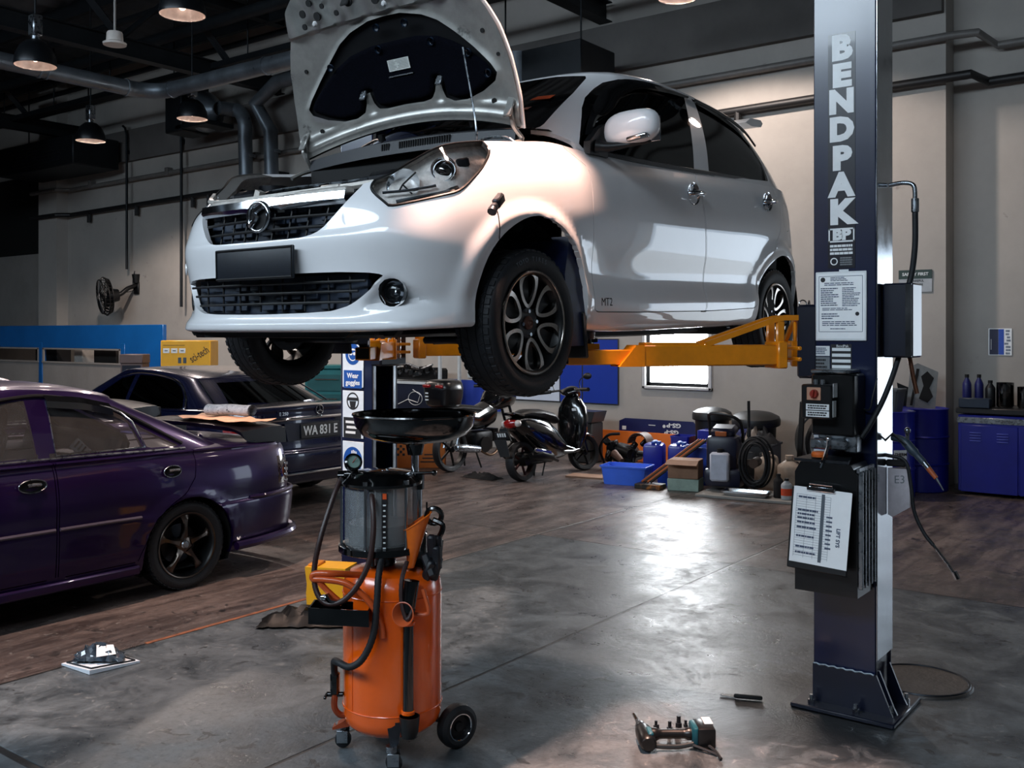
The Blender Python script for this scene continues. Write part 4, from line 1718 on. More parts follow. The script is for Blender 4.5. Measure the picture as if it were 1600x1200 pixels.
def lines(name, x0, x1, z0, z1, n, m, parent, y=FY - .0016, seed=1, gap=.45, ragged=.35, cols=1):
    rnd = random.Random(seed)
    mb = MB()
    h = (z1 - z0) / n
    cw = (x1 - x0) / cols
    for i in range(n):
        for c in range(cols):
            a = x0 + c * cw + cw * .04
            b = a + cw * .92 * (1 - ragged * rnd.random())
            zz = z1 - (i + .5) * h
            x = a
            while x < b:      # words
                wl = min(b - x, cw * rnd.uniform(.06, .22))
                mb.box((x + wl / 2, y, zz), (wl, .0005, h * (1 - gap)))
                x += wl + cw * .018
    o = mb.build(name, m, parent, fix=False)
    return o


st = flat('brand_strip', -.073, .050, 1.99, 3.05, mat('strip_black', '#0a0e1c', rough=.3, coat=.4), RC)
for ch, (z0, z1) in zip('BENDPAK', ((2.925, 3.035), (2.805, 2.905), (2.685, 2.79), (2.56, 2.665), (2.43, 2.535), (2.31, 2.415), (2.185, 2.295))):
    text(ch, (z1 - z0) * 1.33, 'brand_letter', M_STICK, st, (-.0115, FY - .0017, (z0 + z1) / 2), (1, 0, 0), (0, 0, 1), .0006, .009, {'B': 1.08, 'E': 1.22, 'K': 1.10, 'P': 1.12}.get(ch, 1.04))
mb = MB()
for x, z, w_, h_ in ((-.0115, 2.168, .118, .007), (-.0115, 2.112, .118, .007), (-.067, 2.14, .006, .063), (.044, 2.14, .006, .063)):
    mb.box((x, FY - .0018, z), (w_, .001, h_))
mb.build('logo_frame', M_STICK, st)
text('BP', .062, 'logo_letters', M_STICK, st, (-.0115, FY - .0018, 2.14), (1, 0, 0), (0, 0, 1), .0006, .004, 1.2)
lines('fine_print', -.068, .045, 2.05, 2.10, 3, M_STICK, st, FY - .0018, 3, .35, .1)
mb = MB()
mb.lathe([(.012, 0), (.017, 0)], (-.045, FY - .002, 2.022), (0, -1, 0), 20)
mb.build('seal_mark', M_STICK, st)
lines('fine_print', -.02, .04, 2.002, 2.042, 4, M_GREY, st, FY - .0018, 5, .35, .1)
flat('serial_label', -.022, .02, 1.968, 1.985, M_STICK, RC)
for i, (x0, x1, z0, z1, m) in enumerate(((-.139, -.065, 1.595, 1.64, M_STICK), (-.139, -.065, 1.515, 1.59, M_GREY), (-.138, -.09, 1.42, 1.508, M_STICK), (-.06, .034, 1.52, 1.648, M_INK), (-.138, -.088, 1.19, 1.25, M_STICK), (-.138, -.085, 1.125, 1.185, M_STICK), (-.130, -.118, .56, .64, M_STICK))):
    s = flat('sticker', x0, x1, z0, z1, m, RC)
    if i in (0, 1):
        lines('fine_print', x0 + .006, x1 - .006, z0 + .006, z1 - .006, 4, M_INKB if i == 0 else M_INK, s, FY - .0018, 11 + i)
    if i == 2:
        text('10000\n4500', .022, 'rating_text', M_INK, s, ((x0 + x1) / 2, FY - .0018, z0 + .045), (1, 0, 0), (0, 0, 1), .0004, .0008)
        flat('sticker_band', x0, x1, z1 - .014, z1, M_RED, s, FY - .0016)
    if i == 3:
        for k in range(4):
            flat('rating_band', x0 + .006, x1 - .004, z1 - .030 - k * .026, z1 - .016 - k * .026, M_STICK, s, FY - .0014)
        text('BendPak', .016, 'maker_text', M_STICK, s, ((x0 + x1) / 2 + .006, FY - .0018, z1 - .008), (1, 0, 0), (0, 0, 1), .0004)
    if i in (4, 5):
        flat('sticker_band', x0, x1, z1 - .016, z1, M_SAFEB, s, FY - .0016)
        mb = MB()
        cx = (x0 + x1) / 2
        if i == 4:
            mb.box((cx, FY - .002, z0 + .026), (.006, .001, .02), rot=(0, .2, 0))
            mb.box((cx - .004, FY - .002, z0 + .011), (.004, .001, .016), rot=(0, -.3, 0))
            mb.box((cx + .005, FY - .002, z0 + .011), (.004, .001, .016), rot=(0, .3, 0))
            mb.box((cx + .006, FY - .002, z0 + .03), (.014, .001, .004), rot=(0, -.5, 0))
            mb.ball((cx, FY - .002, z0 + .04), (.004, .0005, .004), 10, 6)
        else:
            for dx in (-.012, .012):
                mb.box((cx + dx, FY - .002, z0 + .02), (.005, .001, .032))
            mb.box((cx, FY - .002, z0 + .034), (.028, .001, .004))
        mb.build('pictogram', M_INK, s)
# certificate in a white holder
cert = thing('certificate', 'white framed inspection certificate on the lift column above the switch box', 'certificate', (-1.513, 4.457, 1.82))
mb = MB()
mb.box((0, -.003, 0), (.230, .006, .312), bev=.003)
mb.build('holder', M_STICK, cert)
mb = MB()
mb.box((0, -.0066, 0), (.214, .0008, .292))
pg = mb.build('page', M_PAPER, cert)
mb = MB()
for x, z, w_, h_ in ((0, .135, .196, .002), (0, -.115, .196, .002), (-.098, .01, .002, .25), (.098, .01, .002, .25)):
    mb.box((x, -.0074, z), (w_, .0006, h_))
mb.build('page_border', M_INKB, pg)
for (a, b, c, d_, n, cols, s) in ((-.05, .06, .112, .132, 3, 1, 2), (-.08, .08, .092, .108, 2, 1, 3), (-.094, 0, .0, .085, 9, 1, 4), (.004, .092, -.002, .085, 11, 1, 5), (-.09, .09, -.02, -.006, 2, 1, 6), (-.09, .0, -.06, -.03, 3, 1, 7), (-.09, .085, -.09, -.066, 3, 1, 8), (-.05, .04, -.106, -.098, 1, 1, 9)):
    lines('printed_lines', a, b, c, d_, n, M_INKB, pg, -.0074, s, .5, .4, cols)
for q, x, z in ((.011, -.08, .12), (.009, .075, -.035)):
    mb = MB()
    mb.lathe([(.0, 0), (q, 0)], (x, -.0076, z), (0, -1, 0), 16)
    mb.build('crest_mark', M_INK, pg)
# power unit: motor hood, switch box, manifold, oil tank
mb = MB()
mb.box((.0, -.195, 1.385), (.19, .15, .27), bev=.008)
pu = mb.build('power_unit', mat('black_enamel', '#08090b', rough=.3, coat=.4), RC)
mb = MB()
mb.box((-.01, -.20, 1.53), (.17, .15, .016), bev=.004)
mb.build('unit_lid', M_STEEL, pu)
mb = MB()
mb.box((-.045, -.305, 1.40), (.135, .075, .15), bev=.006)
sb = mb.build('switch_box', mat('switch_black', '#0d0e10', rough=.35, coat=.3), RC)
mb = MB()
mb.box((-.055, -.344, 1.435), (.062, .006, .056), bev=.002)
mb.build('switch_plate', mat('switch_plate_tan', '#b98c74', rough=.45), sb)
mb = MB()
mb.lathe([(0, .016), (.016, .016), (.020, .0)], (-.052, -.346, 1.435), (0, -1, 0), 20)
mb.box((-.052, -.366, 1.435), (.008, .012, .036), rot=(0, .2, 0), bev=.002)
mb.build('rotary_switch', M_RED, sb)
for z0 in (1.335, 1.365):
    lb = flat('switch_label', -.09, .012, z0, z0 + .026, M_STICK, sb, -.3426)
    lines('label_text', -.086, .008, z0 + .003, z0 + .023, 2, M_INK, lb, -.3442, 4, .4, .1)
mb = MB()
mb.box((.0235, -.31, 1.37), (.002, .04, .07))
mb.box((.0235, -.30, 1.45), (.002, .05, .06))
mb.build('side_label', M_STICK, sb)
mb = MB()
for x in (-.06, -.03):
    mb.cyl((x, -.305, 1.475), (x, -.305, 1.495), .012, seg=12)
mb.build('cable_gland', M_STEEL, sb)
mb = MB()
mb.box((-.015, -.255, 1.212), (.16, .06, .044), bev=.005)
mb.cyl((-.06, -.29, 1.212), (-.06, -.27, 1.212), .014, seg=14)
mb.cyl((-.03, -.29, 1.212), (-.03, -.27, 1.212), .012, seg=14)
mb.box((.075, -.22, 1.215), (.055, .07, .075), bev=.006)
mb.box((-.005, -.235, 1.25), (.12, .05, .03), bev=.004)
mani = mb.build('hydraulic_block', M_STEEL, RC)
mb = MB()
mb.tube(curve([(-.01, -.29, 1.235), (-.008, -.31, 1.20), (-.018, -.33, 1.15), (-.03, -.335, 1.115)], 5), .0075, 8)
mb.ball((-.01, -.29, 1.237), .012, 12, 8)
mb.build('release_lever', M_CHROME, mani)
mb = MB()
mb.prism([(-.145, .0), (.10, 0), (.13, .0), (.13, .52), (.10, .565), (-.12, .565), (-.145, .52)], (0, -.33, .57), (1, 0, 0), (0, 0, 1), (0, .20, 0))
tank = mb.build('oil_reservoir', mat('black_enamel', '#08090b'), RC)
mb = MB()
mb.prism([(-.15, 0), (.09, 0), (.065, .12), (-.125, .12)], (0, -.325, 1.136), (1, 0, 0), (0, 1, .06), (0, 0, .012))
mb.build('reservoir_top', M_DSTEEL, tank)
mb = MB()
mb.lathe([(.034, 0), (.036, .012), (.030, .022), (0, .024)], (-.055, -.275, 1.155), (0, 0, 1), 24)
mb.build('filler_cap', mat('cap_orange', '#d4682a', rough=.4), tank)
mb = MB()
for k in range(5):
    mb.box((.142, -.325 + k * .042, .86), (.020, .012, .50), bev=.003)
mb.box((.135, -.24, 1.115), (.012, .20, .02))
mb.build('cooling_fins', M_STEEL, tank)
# control box on the outer side, with hoses
mb = MB()
mb.box((.215, .02, 1.755), (.13, .15, .33), bev=.008)
cb = mb.build('side_control_box', M_NAVY, RC)
mb = MB()
mb.box((.263, -.0575, 1.755), (.026, .004, .32))
mb.build('box_edge', M_BRUSH, cb)
mb = MB()
mb.tube(curve([(.205, .0, 1.59), (.19, -.05, 1.50), (.165, -.10, 1.40), (.13, -.16, 1.30), (.10, -.19, 1.24)], 6), .012, 10)
mb.build('hydraulic_hose', M_RUBBER, RC)
mb = MB()
mb.tube(curve([(.15, .05, 2.37), (.21, .05, 2.375), (.255, .05, 2.36), (.262, .05, 2.30), (.262, .05, 2.28)], 5), .010, 10)
mb.cyl((.262, .05, 2.30), (.262, .05, 2.24), .017, seg=12)
mb.build('hose_fitting', M_STEEL, RC)
mb = MB()
mb.tube(curve([(.262, .05, 2.25), (.262, .05, 2.1), (.25, .05, 1.98), (.235, .04, 1.90)], 6), .013, 10)
mb.build('hydraulic_hose', M_RUBBER, RC)
mb = MB()
mb.tube([(.245, .02, 1.60), (.262, .02, 1.50), (.278, .02, 1.43)], .010, 8)
mb.build('copper_tube', mat('copper', '#9a6a54', rough=.3, metal=1.), RC)
mb = MB()
mb.tube(curve([(.05, -.12, 1.38), (.12, -.15, 1.36), (.14, -.16, 1.42), (.15, -.13, 1.50)], 5), .004, 6)
mb.build('cable', M_RUBBER, RC)
# clipboard leaning on the reservoir
clip = thing('clipboard', 'clipboard with filled-in job sheet hung on the oil tank of the lift', 'clipboard', (-1.52, 4.205, .86), rot=(-.10, .035, 0))
mb = MB()
mb.box((0, -.004, -.012), (.262, .008, .35), bev=.004)
mb.build('board', mat('clipboard_black', '#101114', rough=.5), clip)
mb = MB()
for k in range(4):
    mb.box((.004 + k * .002, -.0095 - k * .001, .004), (.250 - k * .002, .001, .325), rot=(0, k * .004, 0))
pp = mb.build('paper_sheets', M_PAPER, clip)
mb = MB()
mb.box((0, -.018, .165), (.125, .012, .022), bev=.004)
mb.tube([(-.05, -.018, .16), (-.05, -.022, .185), (.05, -.022, .185), (.05, -.018, .16)], .003, 6)
mb.build('clip', M_CHROME, clip)
mb = MB()
for k in range(26):
    mb.box((-.03, -.0135, .135 - k * .0105), (.15, .0004, .0008))
for x in (-.104, -.06, -.02, .02, .045):
    mb.box((x, -.0135, .0), (.0008, .0004, .27))
mb.build('table_rules', M_INKB, pp, fix=False)
mb = MB()
mb.box((.012, -.0137, .0), (.014, .0004, .29))
mb.build('dark_column', mat('band_grey', '#56606a', rough=.7), pp)
for i, z in enumerate((.118, .062, .045, .028, .010, -.012, -.05, -.095, -.12)):
    lines('handwriting', -.10, .0, z, z + .012, 1, M_INKB, pp, -.0138, 20 + i, .3, .2, 1)
text('LIFT SYS', .022, 'sheet_title', M_INKB, pp, (.085, -.0138, -.03), (0, 0, -1), (1, 0, 0), .0003, .0008)
lines('printed_lines', .03, .06, -.09, .06, 8, M_INKB, pp, -.0138, 41, .6, .2)
# air gun, paper and hose hanging at the right side of the column
gun = thing('air_blow_gun', 'grey and orange air blow gun hooked on the right side of the lift column', 'air gun', (-1.30, 4.60, 1.20))
mb = MB()
mb.tube(curve([(-.03, 0, .03), (.02, -.01, .02), (.06, -.015, -.02), (.11, -.02, -.07)], 5), [.016] * 6 + [.02] * 6 + [.015] * 4, 10)
mb.build('gun_body', mat('slate_blue', '#2c3a46', rough=.45), gun)
mb = MB()
mb.cyl((.11, -.02, -.07), (.135, -.024, -.10), .012, seg=10)
mb.cyl((.04, -.015, .06), (.04, -.015, .0), .008, seg=8)
mb.ball((.04, -.015, .065), .014, 10, 8)
mb.build('gun_fitting', M_STEEL, gun)
mb = MB()
mb.cyl((.13, -.024, -.094), (.165, -.028, -.135), .012, .010, 10)
mb.build('nozzle_grip', mat('nozzle_orange', '#a7542d', rough=.5), gun)
mb = MB()
mb.cyl((.165, -.028, -.135), (.195, -.03, -.185), .006, .003, 8)
mb.build('nozzle', M_STEEL, gun)
mb = MB()
mb.tube([(-.06, -.02, .01), (-.02, -.03, .05), (.04, -.03, .0)], .005, 6)
mb.build('trigger', M_BLACKP, gun)
hose = thing('air_hose', 'thin grey air hose with metal tip hanging from the lift column', 'hose', (-1.30, 4.60, 1.15))
mb = MB()
mb.tube(curve([(-.055, -.02, .0), (.03, -.02, -.02), (.055, -.02, -.12), (.07, -.02, -.24), (.11, -.02, -.33), (.15, -.02, -.38)], 6), .0085, 8)
mb.build('hose', M_RUBBER, hose)
mb = MB()
mb.tube([(.15, -.02, -.38), (.21, -.02, -.455), (.24, -.02, -.50)], .007, 8)
mb.cyl((.235, -.02, -.485), (.25, -.02, -.515), .013, seg=8)
mb.build('metal_tip', M_BRUSH, hose)
pk = thing('hanging_packet', 'pale packet hung on the right side of the lift column under the air gun', 'packet', (-1.31, 4.60, 1.0))
mb = MB()
mb.prism([(-.04, .09), (.055, .10), (.055, -.08), (-.02, -.13), (-.04, -.12)], (0, 0, 0), (1, 0, 0), (0, 0, 1), (0, .014, 0))
mb.build('packet', mat('packet_grey', '#b7b2b8', rough=.5, noise=(20., .15)), pk)
text('E3', .05, 'packet_print', M_GREY, pk, (.012, -.001, .04), (1, 0, .1), (0, 0, 1), .0004)
mb = MB()
mb.box((.0, -.01, .115), (.09, .03, .03), bev=.008)
mb.build('packet_clip', M_DARK, pk)

# ---- safety signs on the left column
def sign(z0, z1, label, kind):
    t = thing('safety_sign', label, 'sign', (-4.645, 4.458, (z0 + z1) / 2), 0, 'safety signs on the left column')
    h = (z1 - z0) / 2
    mb = MB()
    mb.box((0, -.003, 0), (.19, .006, 2 * h - .012), bev=.002)
    b = mb.build('sign_board', mat('sign_white', '#d3e0ea', rough=.4), t)
    mb = MB()
    if kind == 'goggles':
        mb.lathe([(0, 0), (.068, 0)], (.0, -.0068, .075), (0, -1, 0), 32)
        mb.box((0, -.0068, -.085), (.165, .0006, .115))
        mb.build('blue_field', M_SAFEB, b)
        mb = MB()
        mb.lathe([(.034, 0), (.04, 0)], (0, -.0074, .072), (0, -1, 0), 24)
        for s in (-1, 1):
            mb.ball((s * .016, -.0074, .078), (.014, .0005, .010), 12, 6)
        mb.box((0, -.0074, .103), (.055, .0005, .006))
        mb.build('goggles_pictogram', M_STICK, b)
        text('Wear\ngoggles', .044, 'sign_text', M_STICK, b, (0, -.0072, -.085), (1, 0, 0), (0, 0, 1), .0004, .0012)
    elif kind == 'mask':
        mb.lathe([(.046, 0), (.056, 0)], (0, -.0068, .085), (0, -1, 0), 28)
        mb.box((0, -.0068, .098), (.09, .0006, .02))
        mb.prism([(-.03, .0), (.03, 0), (.02, -.045), (-.02, -.045)], (0, -.0064, .085), (1, 0, 0), (0, 0, 1), (0, -.0006, 0))
        mb.box((-.005, -.0068, -.085), (.16, .0006, .13))
        mb.build('black_field', M_INK, b)
        mb = MB()
        for k in range(3):
            mb.box((-.02 + .01 * (k % 2), -.0074, -.05 - k * .033), (.09, .0005, .016))
        mb.build('sign_text_bars', M_STICK, b)
    else:
        mb.lathe([(0, 0), (.085, 0)], (0, -.0068, .03), (0, -1, 0), 32)
        mb.build('blue_field', M_SAFEB, b)
        mb = MB()
        for k in range(4):
            mb.box((-.008 + k * .013, -.0074, .07), (.009, .0005, .05 - .008 * abs(k - 1)), bev=.002)
        mb.box((.012, -.0074, .03), (.052, .0005, .05), bev=.004)
        mb.box((-.022, -.0074, .025), (.012, .0005, .035), rot=(0, .5, 0))
        mb.build('glove_pictogram', M_STICK, b)


sign(1.345, 1.63, 'blue and white sign reading Wear goggles on the left column', 'goggles')
sign(1.02, 1.335, 'white sign with black face-mask pictogram, middle of the left column', 'mask')
sign(.70, 1.01, 'white sign with blue glove pictogram, lowest on the left column', 'glove')
# ------------------------------------------------------------------ orange oil drainer
M_ODR = mat('drainer_orange', '#f0600c', rough=.25, coat=.7, noise=(5., .06), coat_rough=.06, wear=('#8a3410', 8., .76))
M_GB = mat('gloss_black', '#060708', rough=.12, coat=.6, noise=(6., .1))
M_BHOSE = mat('brown_hose', '#2e1a18', rough=.45)
M_BUCK = mat('funnel_orange', '#e06a14', rough=.35, coat=.3)
DR = thing('oil_drainer', 'orange wheeled waste-oil drainer with clear chamber and black catch tray', 'oil drainer', (-2.832, 2.936, 0), math.radians(37.1))
mb = MB()
mb.lathe([(.0, .095), (.10, .097), (.165, .112), (.192, .140), (.200, .175), (.200, .665), (.194, .705), (.17, .738), (.11, .755), (.0, .760)], (0, 0, 0), (0, 0, 1), 64)
mb.build('tank', M_ODR, DR)
mb = MB()
for z in (.205, .655):
    mb.tube([(.2005 * math.cos(a), .2005 * math.sin(a), z) for a in np.linspace(0, 2 * PI, 48, endpoint=False)], .003, 6, closed=True)
mb.tube([(-.142, -.142, .21), (-.142, -.142, .56)], .0025, 6)
mb.build('tank_seam', M_ODR, DR)
# clear chamber on top
cx, cy = -.045, -.01
mb = MB()
mb.lathe([(.0, .758), (.06, .76), (.06, .80), (.150, .812), (.172, .82), (.172, .845), (.15, .852), (.0, .852)], (cx, cy, 0), (0, 0, 1), 48)
mb.build('chamber_base', M_GB, DR)
mb = MB()
mb.lathe([(.147, .845), (.147, 1.085)], (cx, cy, 0), (0, 0, 1), 48)
mb.build('clear_chamber', frosted('chamber_plastic', '#8e9294', .5, .15), DR)
mb = MB()
mb.lathe([(.0, .855), (.13, .855), (.13, .93), (.0, .93)], (cx, cy, 0), (0, 0, 1), 40)
mb.build('dark_oil_residue', mat('oil_residue', '#55585a', rough=.25), DR)
mb = MB()
mb.lathe([(.0, 1.082), (.150, 1.082), (.166, 1.088), (.168, 1.10), (.15, 1.112), (.12, 1.135), (.06, 1.145), (.0, 1.146)], (cx, cy, 0), (0, 0, 1), 48)
mb.build('chamber_lid', M_GB, DR)
for k in range(6):
    a = 2 * PI * (k + .25) / 6
    mb = MB()
    x, y = cx + .160 * math.cos(a), cy + .160 * math.sin(a)
    mb.cyl((x, y, .83), (x, y, 1.10), .006, seg=10)
    mb.cyl((x, y, 1.10), (x, y, 1.116), .012, seg=8)
    mb.build('tie_rod', M_BRUSH, DR)
mb = MB()
mb.prism([(-.010, .0), (.010, 0), (.010, .235), (-.010, .235)], (cx + .032, cy - .1475, .835), (1, .2, 0), (0, 0, 1), (0, -.003, 0))
sc = mb.build('level_scale', M_INK, DR)
mb = MB()
for k in range(9):
    mb.box((cx + .032, cy - .1512, .855 + k * .021), (.009 if k % 2 else .012, .0008, .006))
mb.build('scale_marks', M_STICK, sc)
mb = MB()
mb.box((cx + .032, cy - .1512, 1.058), (.018, .0012, .022))
mb.build('scale_cap', mat('scale_orange', '#d0501c', rough=.5), sc)
# gauge and valve block
mb = MB()
gx, gz = -.155, 1.175
gn = V((.35, -.80, .45)).normalized()
mb.lathe([(.0, -.02), (.032, -.018), (.036, -.005), (.036, .012), (.028, .017), (.026, .010)], (gx, -.04, gz), gn, 28)
ga = mb.build('vacuum_gauge', M_GB, DR)
mb = MB()
mb.lathe([(.0, .009), (.026, .010)], (gx, -.04, gz), gn, 24)
mb.build('gauge_dial', mat('dial_mint', '#7f9a92', rough=.3), ga)
mb = MB()
c = V((gx, -.04, gz)) + gn * .012
mb.tube([c - V((.01, 0, .012)), c + V((.012, 0, .018))], .002, 5)
mb.build('gauge_needle', M_RED, ga)
mb = MB()
mb.cyl((-.215, -.03, 1.125), (-.05, -.03, 1.128), .017, seg=14)
mb.cyl((-.15, -.035, 1.13), (-.152, -.038, 1.17), .013, seg=12)
mb.cyl((-.13, -.03, 1.09), (-.13, -.03, 1.14), .022, seg=14)
mb.cyl((-.215, -.03, 1.118), (-.19, -.03, 1.118), .024, seg=14)
mb.cyl((-.09, -.04, 1.12), (-.05, -.05, 1.135), .012, seg=10)
mb.cyl((-.03, -.04, 1.12), (.01, -.04, 1.14), .008, seg=10)
mb.build('valve_block', M_GB, DR)
mb = MB()
mb.tube([(-.02, -.05, 1.15), (.01, -.06, 1.13), (.03, -.05, 1.14)], .005, 6)
mb.cyl((-.045, -.05, 1.137), (-.03, -.055, 1.14), .009, seg=8)
mb.build('valve_lever', M_CHROME, DR)
# hoses
def corrug(pts, r, n):
    P = curve(pts, n)
    return P, [r * (1 + .10 * (k % 2)) for k in range(len(P))]


mb = MB()
P, R_ = corrug([(-.20, -.04, 1.12), (-.225, -.10, 1.04), (-.262, -.16, .90), (-.283, -.18, .78), (-.272, -.20, .70), (-.23, -.22, .655), (-.165, -.235, .668), (-.105, -.235, .73), (-.062, -.23, .82), (-.048, -.215, .93), (-.055, -.18, 1.03), (-.075, -.10, 1.10)], .0105, 14)
mb.tube(P, R_, 10)
mb.build('suction_hose', M_BHOSE, DR)
mb = MB()
P, R_ = corrug([(-.02, -.16, .82), (-.028, -.215, .76), (-.032, -.235, .66), (-.045, -.24, .54), (-.085, -.24, .45), (-.135, -.235, .415), (-.185, -.20, .42), (-.212, -.14, .405), (-.222, -.09, .36), (-.222, -.07, .30)], .013, 12)
mb.tube(P, R_, 10)
mb.build('drain_hose', M_RUBBER, DR)
mb = MB()
mb.box((-.222, -.07, .295), (.035, .04, .09), bev=.008)
mb.cyl((-.255, -.07, .25), (-.19, -.07, .25), .010, seg=10)
mb.box((-.255, -.09, .25), (.012, .05, .012), bev=.003)
mb.build('drain_valve', M_GB, DR)
mb = MB()
mb.tube(curve([(-.222, -.07, .26), (-.225, -.07, .20), (-.205, -.06, .165), (-.18, -.05, .16)], 5), .013, 8)
mb.build('drain_pipe', mat('pipe_orange', '#8e3c1d', rough=.4), DR)
mb = MB()
P, R_ = corrug([(.075, -.15, .80), (.06, -.20, .74), (.062, -.225, .66), (.085, -.24, .60), (.11, -.235, .64)], .009, 9)
mb.tube(P, R_, 8)
mb.build('small_hose', M_BHOSE, DR)
# orange push handle
mb = MB()
mb.tube(curve([(-.10, -.12, .74), (-.20, -.20, .765), (-.275, -.20, .765), (-.283, -.20, .745), (-.24, -.21, .745), (-.16, -.22, .735), (-.10, -.225, .70), (-.045, -.225, .64), (-.018, -.215, .57), (-.012, -.21, .52)], 6), .013, 10)
mb.tube(curve([(-.275, -.2, .755), (-.24, -.2, .71), (-.18, -.2, .655)], 4), .012, 8)
mb.build('push_handle', mat('handle_orange', '#c4501c', rough=.35, coat=.3), DR)
mb = MB()
for s, (a, b, h) in enumerate(((.02, .245, .004),)):
    mb.box((-.175, -.20, .585), (.23, .12, .008), rot=(0, .05, 0))
    mb.box((-.175, -.258, .612), (.23, .006, .062), rot=(0, .05, 0))
    mb.box((-.175, -.142, .612), (.23, .006, .062), rot=(0, .05, 0))
    mb.box((-.288, -.20, .618), (.006, .12, .062))
    mb.box((-.062, -.20, .606), (.006, .12, .062))
mb.build('tool_tray', M_GB, DR)
mb = MB()
mb.tube(curve([(-.23, -.22, .69), (-.21, -.225, .665), (-.17, -.23, .66)], 5), .012, 8)
mb.ball((-.235, -.215, .675), (.022, .012, .015), 12, 8)
mb.build('hose_tip', M_CHROME, DR)
# lance holder on the tank front
mb = MB()
mb.cyl((.085, -.205, .215), (.085, -.205, .62), .021, seg=18)
mb.cyl((.085, -.215, .62), (.10, -.205, .74), .026, .03, 16)
mb.build('lance_tube', M_GB, DR)
for z in (.23, .575):
    mb = MB()
    mb.lathe([(.022, -.008), (.027, -.006), (.027, .006), (.022, .008)], (.085, -.205, z), (0, 0, 1), 20)
    mb.box((.085, -.19, z), (.03, .03, .012))
    mb.build('tube_clip', M_ODR, DR)
mb = MB()
mb.lathe([(.0, .14), (.028, .14), (.034, .16), (.040, .222), (.037, .222), (.03, .16)], (.092, -.222, 0), (0, 0, 1), 24)
mb.build('drip_cup', mat('cup_black', '#0d0e10', rough=.35), DR)
# telescopic pole and tray
px_ = .10
mb = MB()
mb.cyl((px_, .02, .70), (px_, .02, 1.10), .020, seg=18)
mb.cyl((px_ - .01, .02, 1.10), (px_ - .01, .02, 1.27), .016, seg=18)
mb.build('pole', M_BRUSH, DR)
mb = MB()
mb.cyl((px_, .02, 1.06), (px_, .02, 1.125), .028, seg=18)
mb.cyl((px_ - .09, .0, 1.125), (px_ + .07, .0, 1.128), .007, seg=8)
mb.ball((px_ + .07, .0, 1.128), .012, 10, 8)
mb.build('pole_clamp', M_GB, DR)
mb = MB()
mb.lathe([(.02, 1.24), (.05, 1.245), (.07, 1.255), (.16, 1.262), (.215, 1.285), (.242, 1.32), (.250, 1.362), (.256, 1.366), (.254, 1.372), (.246, 1.366), (.236, 1.325), (.21, 1.295), (.15, 1.275), (.0, 1.27)], (.088, .02, 0), (0, 0, 1), 64)
tray = mb.build('catch_tray', M_GB, DR)
mb = MB()
mb.lathe([(0, 1.275), (.012, 1.276), (.02, 1.283), (.0, 1.29)], (.05, -.05, 0), (0, 0, 1), 14)
mb.cyl((px_ - .01, .02, 1.20), (px_ - .01, .02, 1.25), .030, .04, 18)
mb.build('tray_drain', M_GB, tray)
# cast bracket with a stuffed rag and springs at the right
mb = MB()
mb.box((.115, .0, .79), (.05, .08, .20), bev=.01)
mb.box((.15, -.04, .74), (.05, .06, .10), rot=(.2, .1, 0), bev=.008)
mb.tube([(.175 + .03 * math.cos(a), -.07, .965 + .03 * math.sin(a)) for a in np.linspace(0, 2 * PI, 20, endpoint=False)], .011, 8, closed=True)
mb.tube(curve([(.17, -.07, .95), (.21, -.08, .93), (.20, -.09, .89), (.17, -.09, .86)], 5), .012, 8)
mb.tube([(.145, -.06, .96), (.145, -.06, 1.02)], .004, 6)
mb.build('tool_bracket', M_GB, DR)
mb = MB()
rn = random.Random(4)
for k in range(7):
    a = V((.165 + rn.uniform(-.02, .03), -.09 + rn.uniform(-.02, .02), .80 + rn.uniform(-.08, .06)))
    mb.box(a, (.035, .03, .10), rot=(rn.uniform(-.4, .4), rn.uniform(-.5, .5), rn.uniform(-.5, .5)), bev=.008)
mb.build('spare_nozzle', mat('nozzle_navy', '#0e1119', rough=.5), DR)
# casters and wheels
for x, y, rz in ((-.205, .02, 0), (.03, -.205, 0)):
    arm = MB()
    if y > -.1:
        arm.prism([(-.20, .115), (-.245, .09), (-.245, .08), (-.15, .10), (-.15, .165)], (0, y - .025, 0), (1, 0, 0), (0, 0, 1), (0, .05, 0))
    else:
        arm.prism([(-.03, .185), (.03, .185), (.015, .095), (-.015, .095)], (x, y + .008, 0), (1, 0, 0), (0, 0, 1), (0, .04, 0))
    cs = arm.build('caster_bracket', M_DSTEEL if y < -.1 else mat('pipe_orange', '#8e3c1d'), DR)
    mb = MB()
    mb.cyl((x - .01, y, .075), (x - .01, y, .10), .022, seg=14)
    mb.box((x, y - .026, .052), (.045, .004, .05), bev=.001)
    mb.box((x, y + .026, .052), (.045, .004, .05), bev=.001)
    mb.build('caster_fork', M_STEEL, cs)
    mb = MB()
    mb.lathe([(.008, -.018), (.022, -.018), (.032, -.012), (.034, 0), (.032, .012), (.022, .018), (.008, .018)], (x, y, .035), (0, 1, 0) if y > -.1 else (.5, .85, 0), 26)
    mb.build('caster_wheel', M_RUBBER, cs)
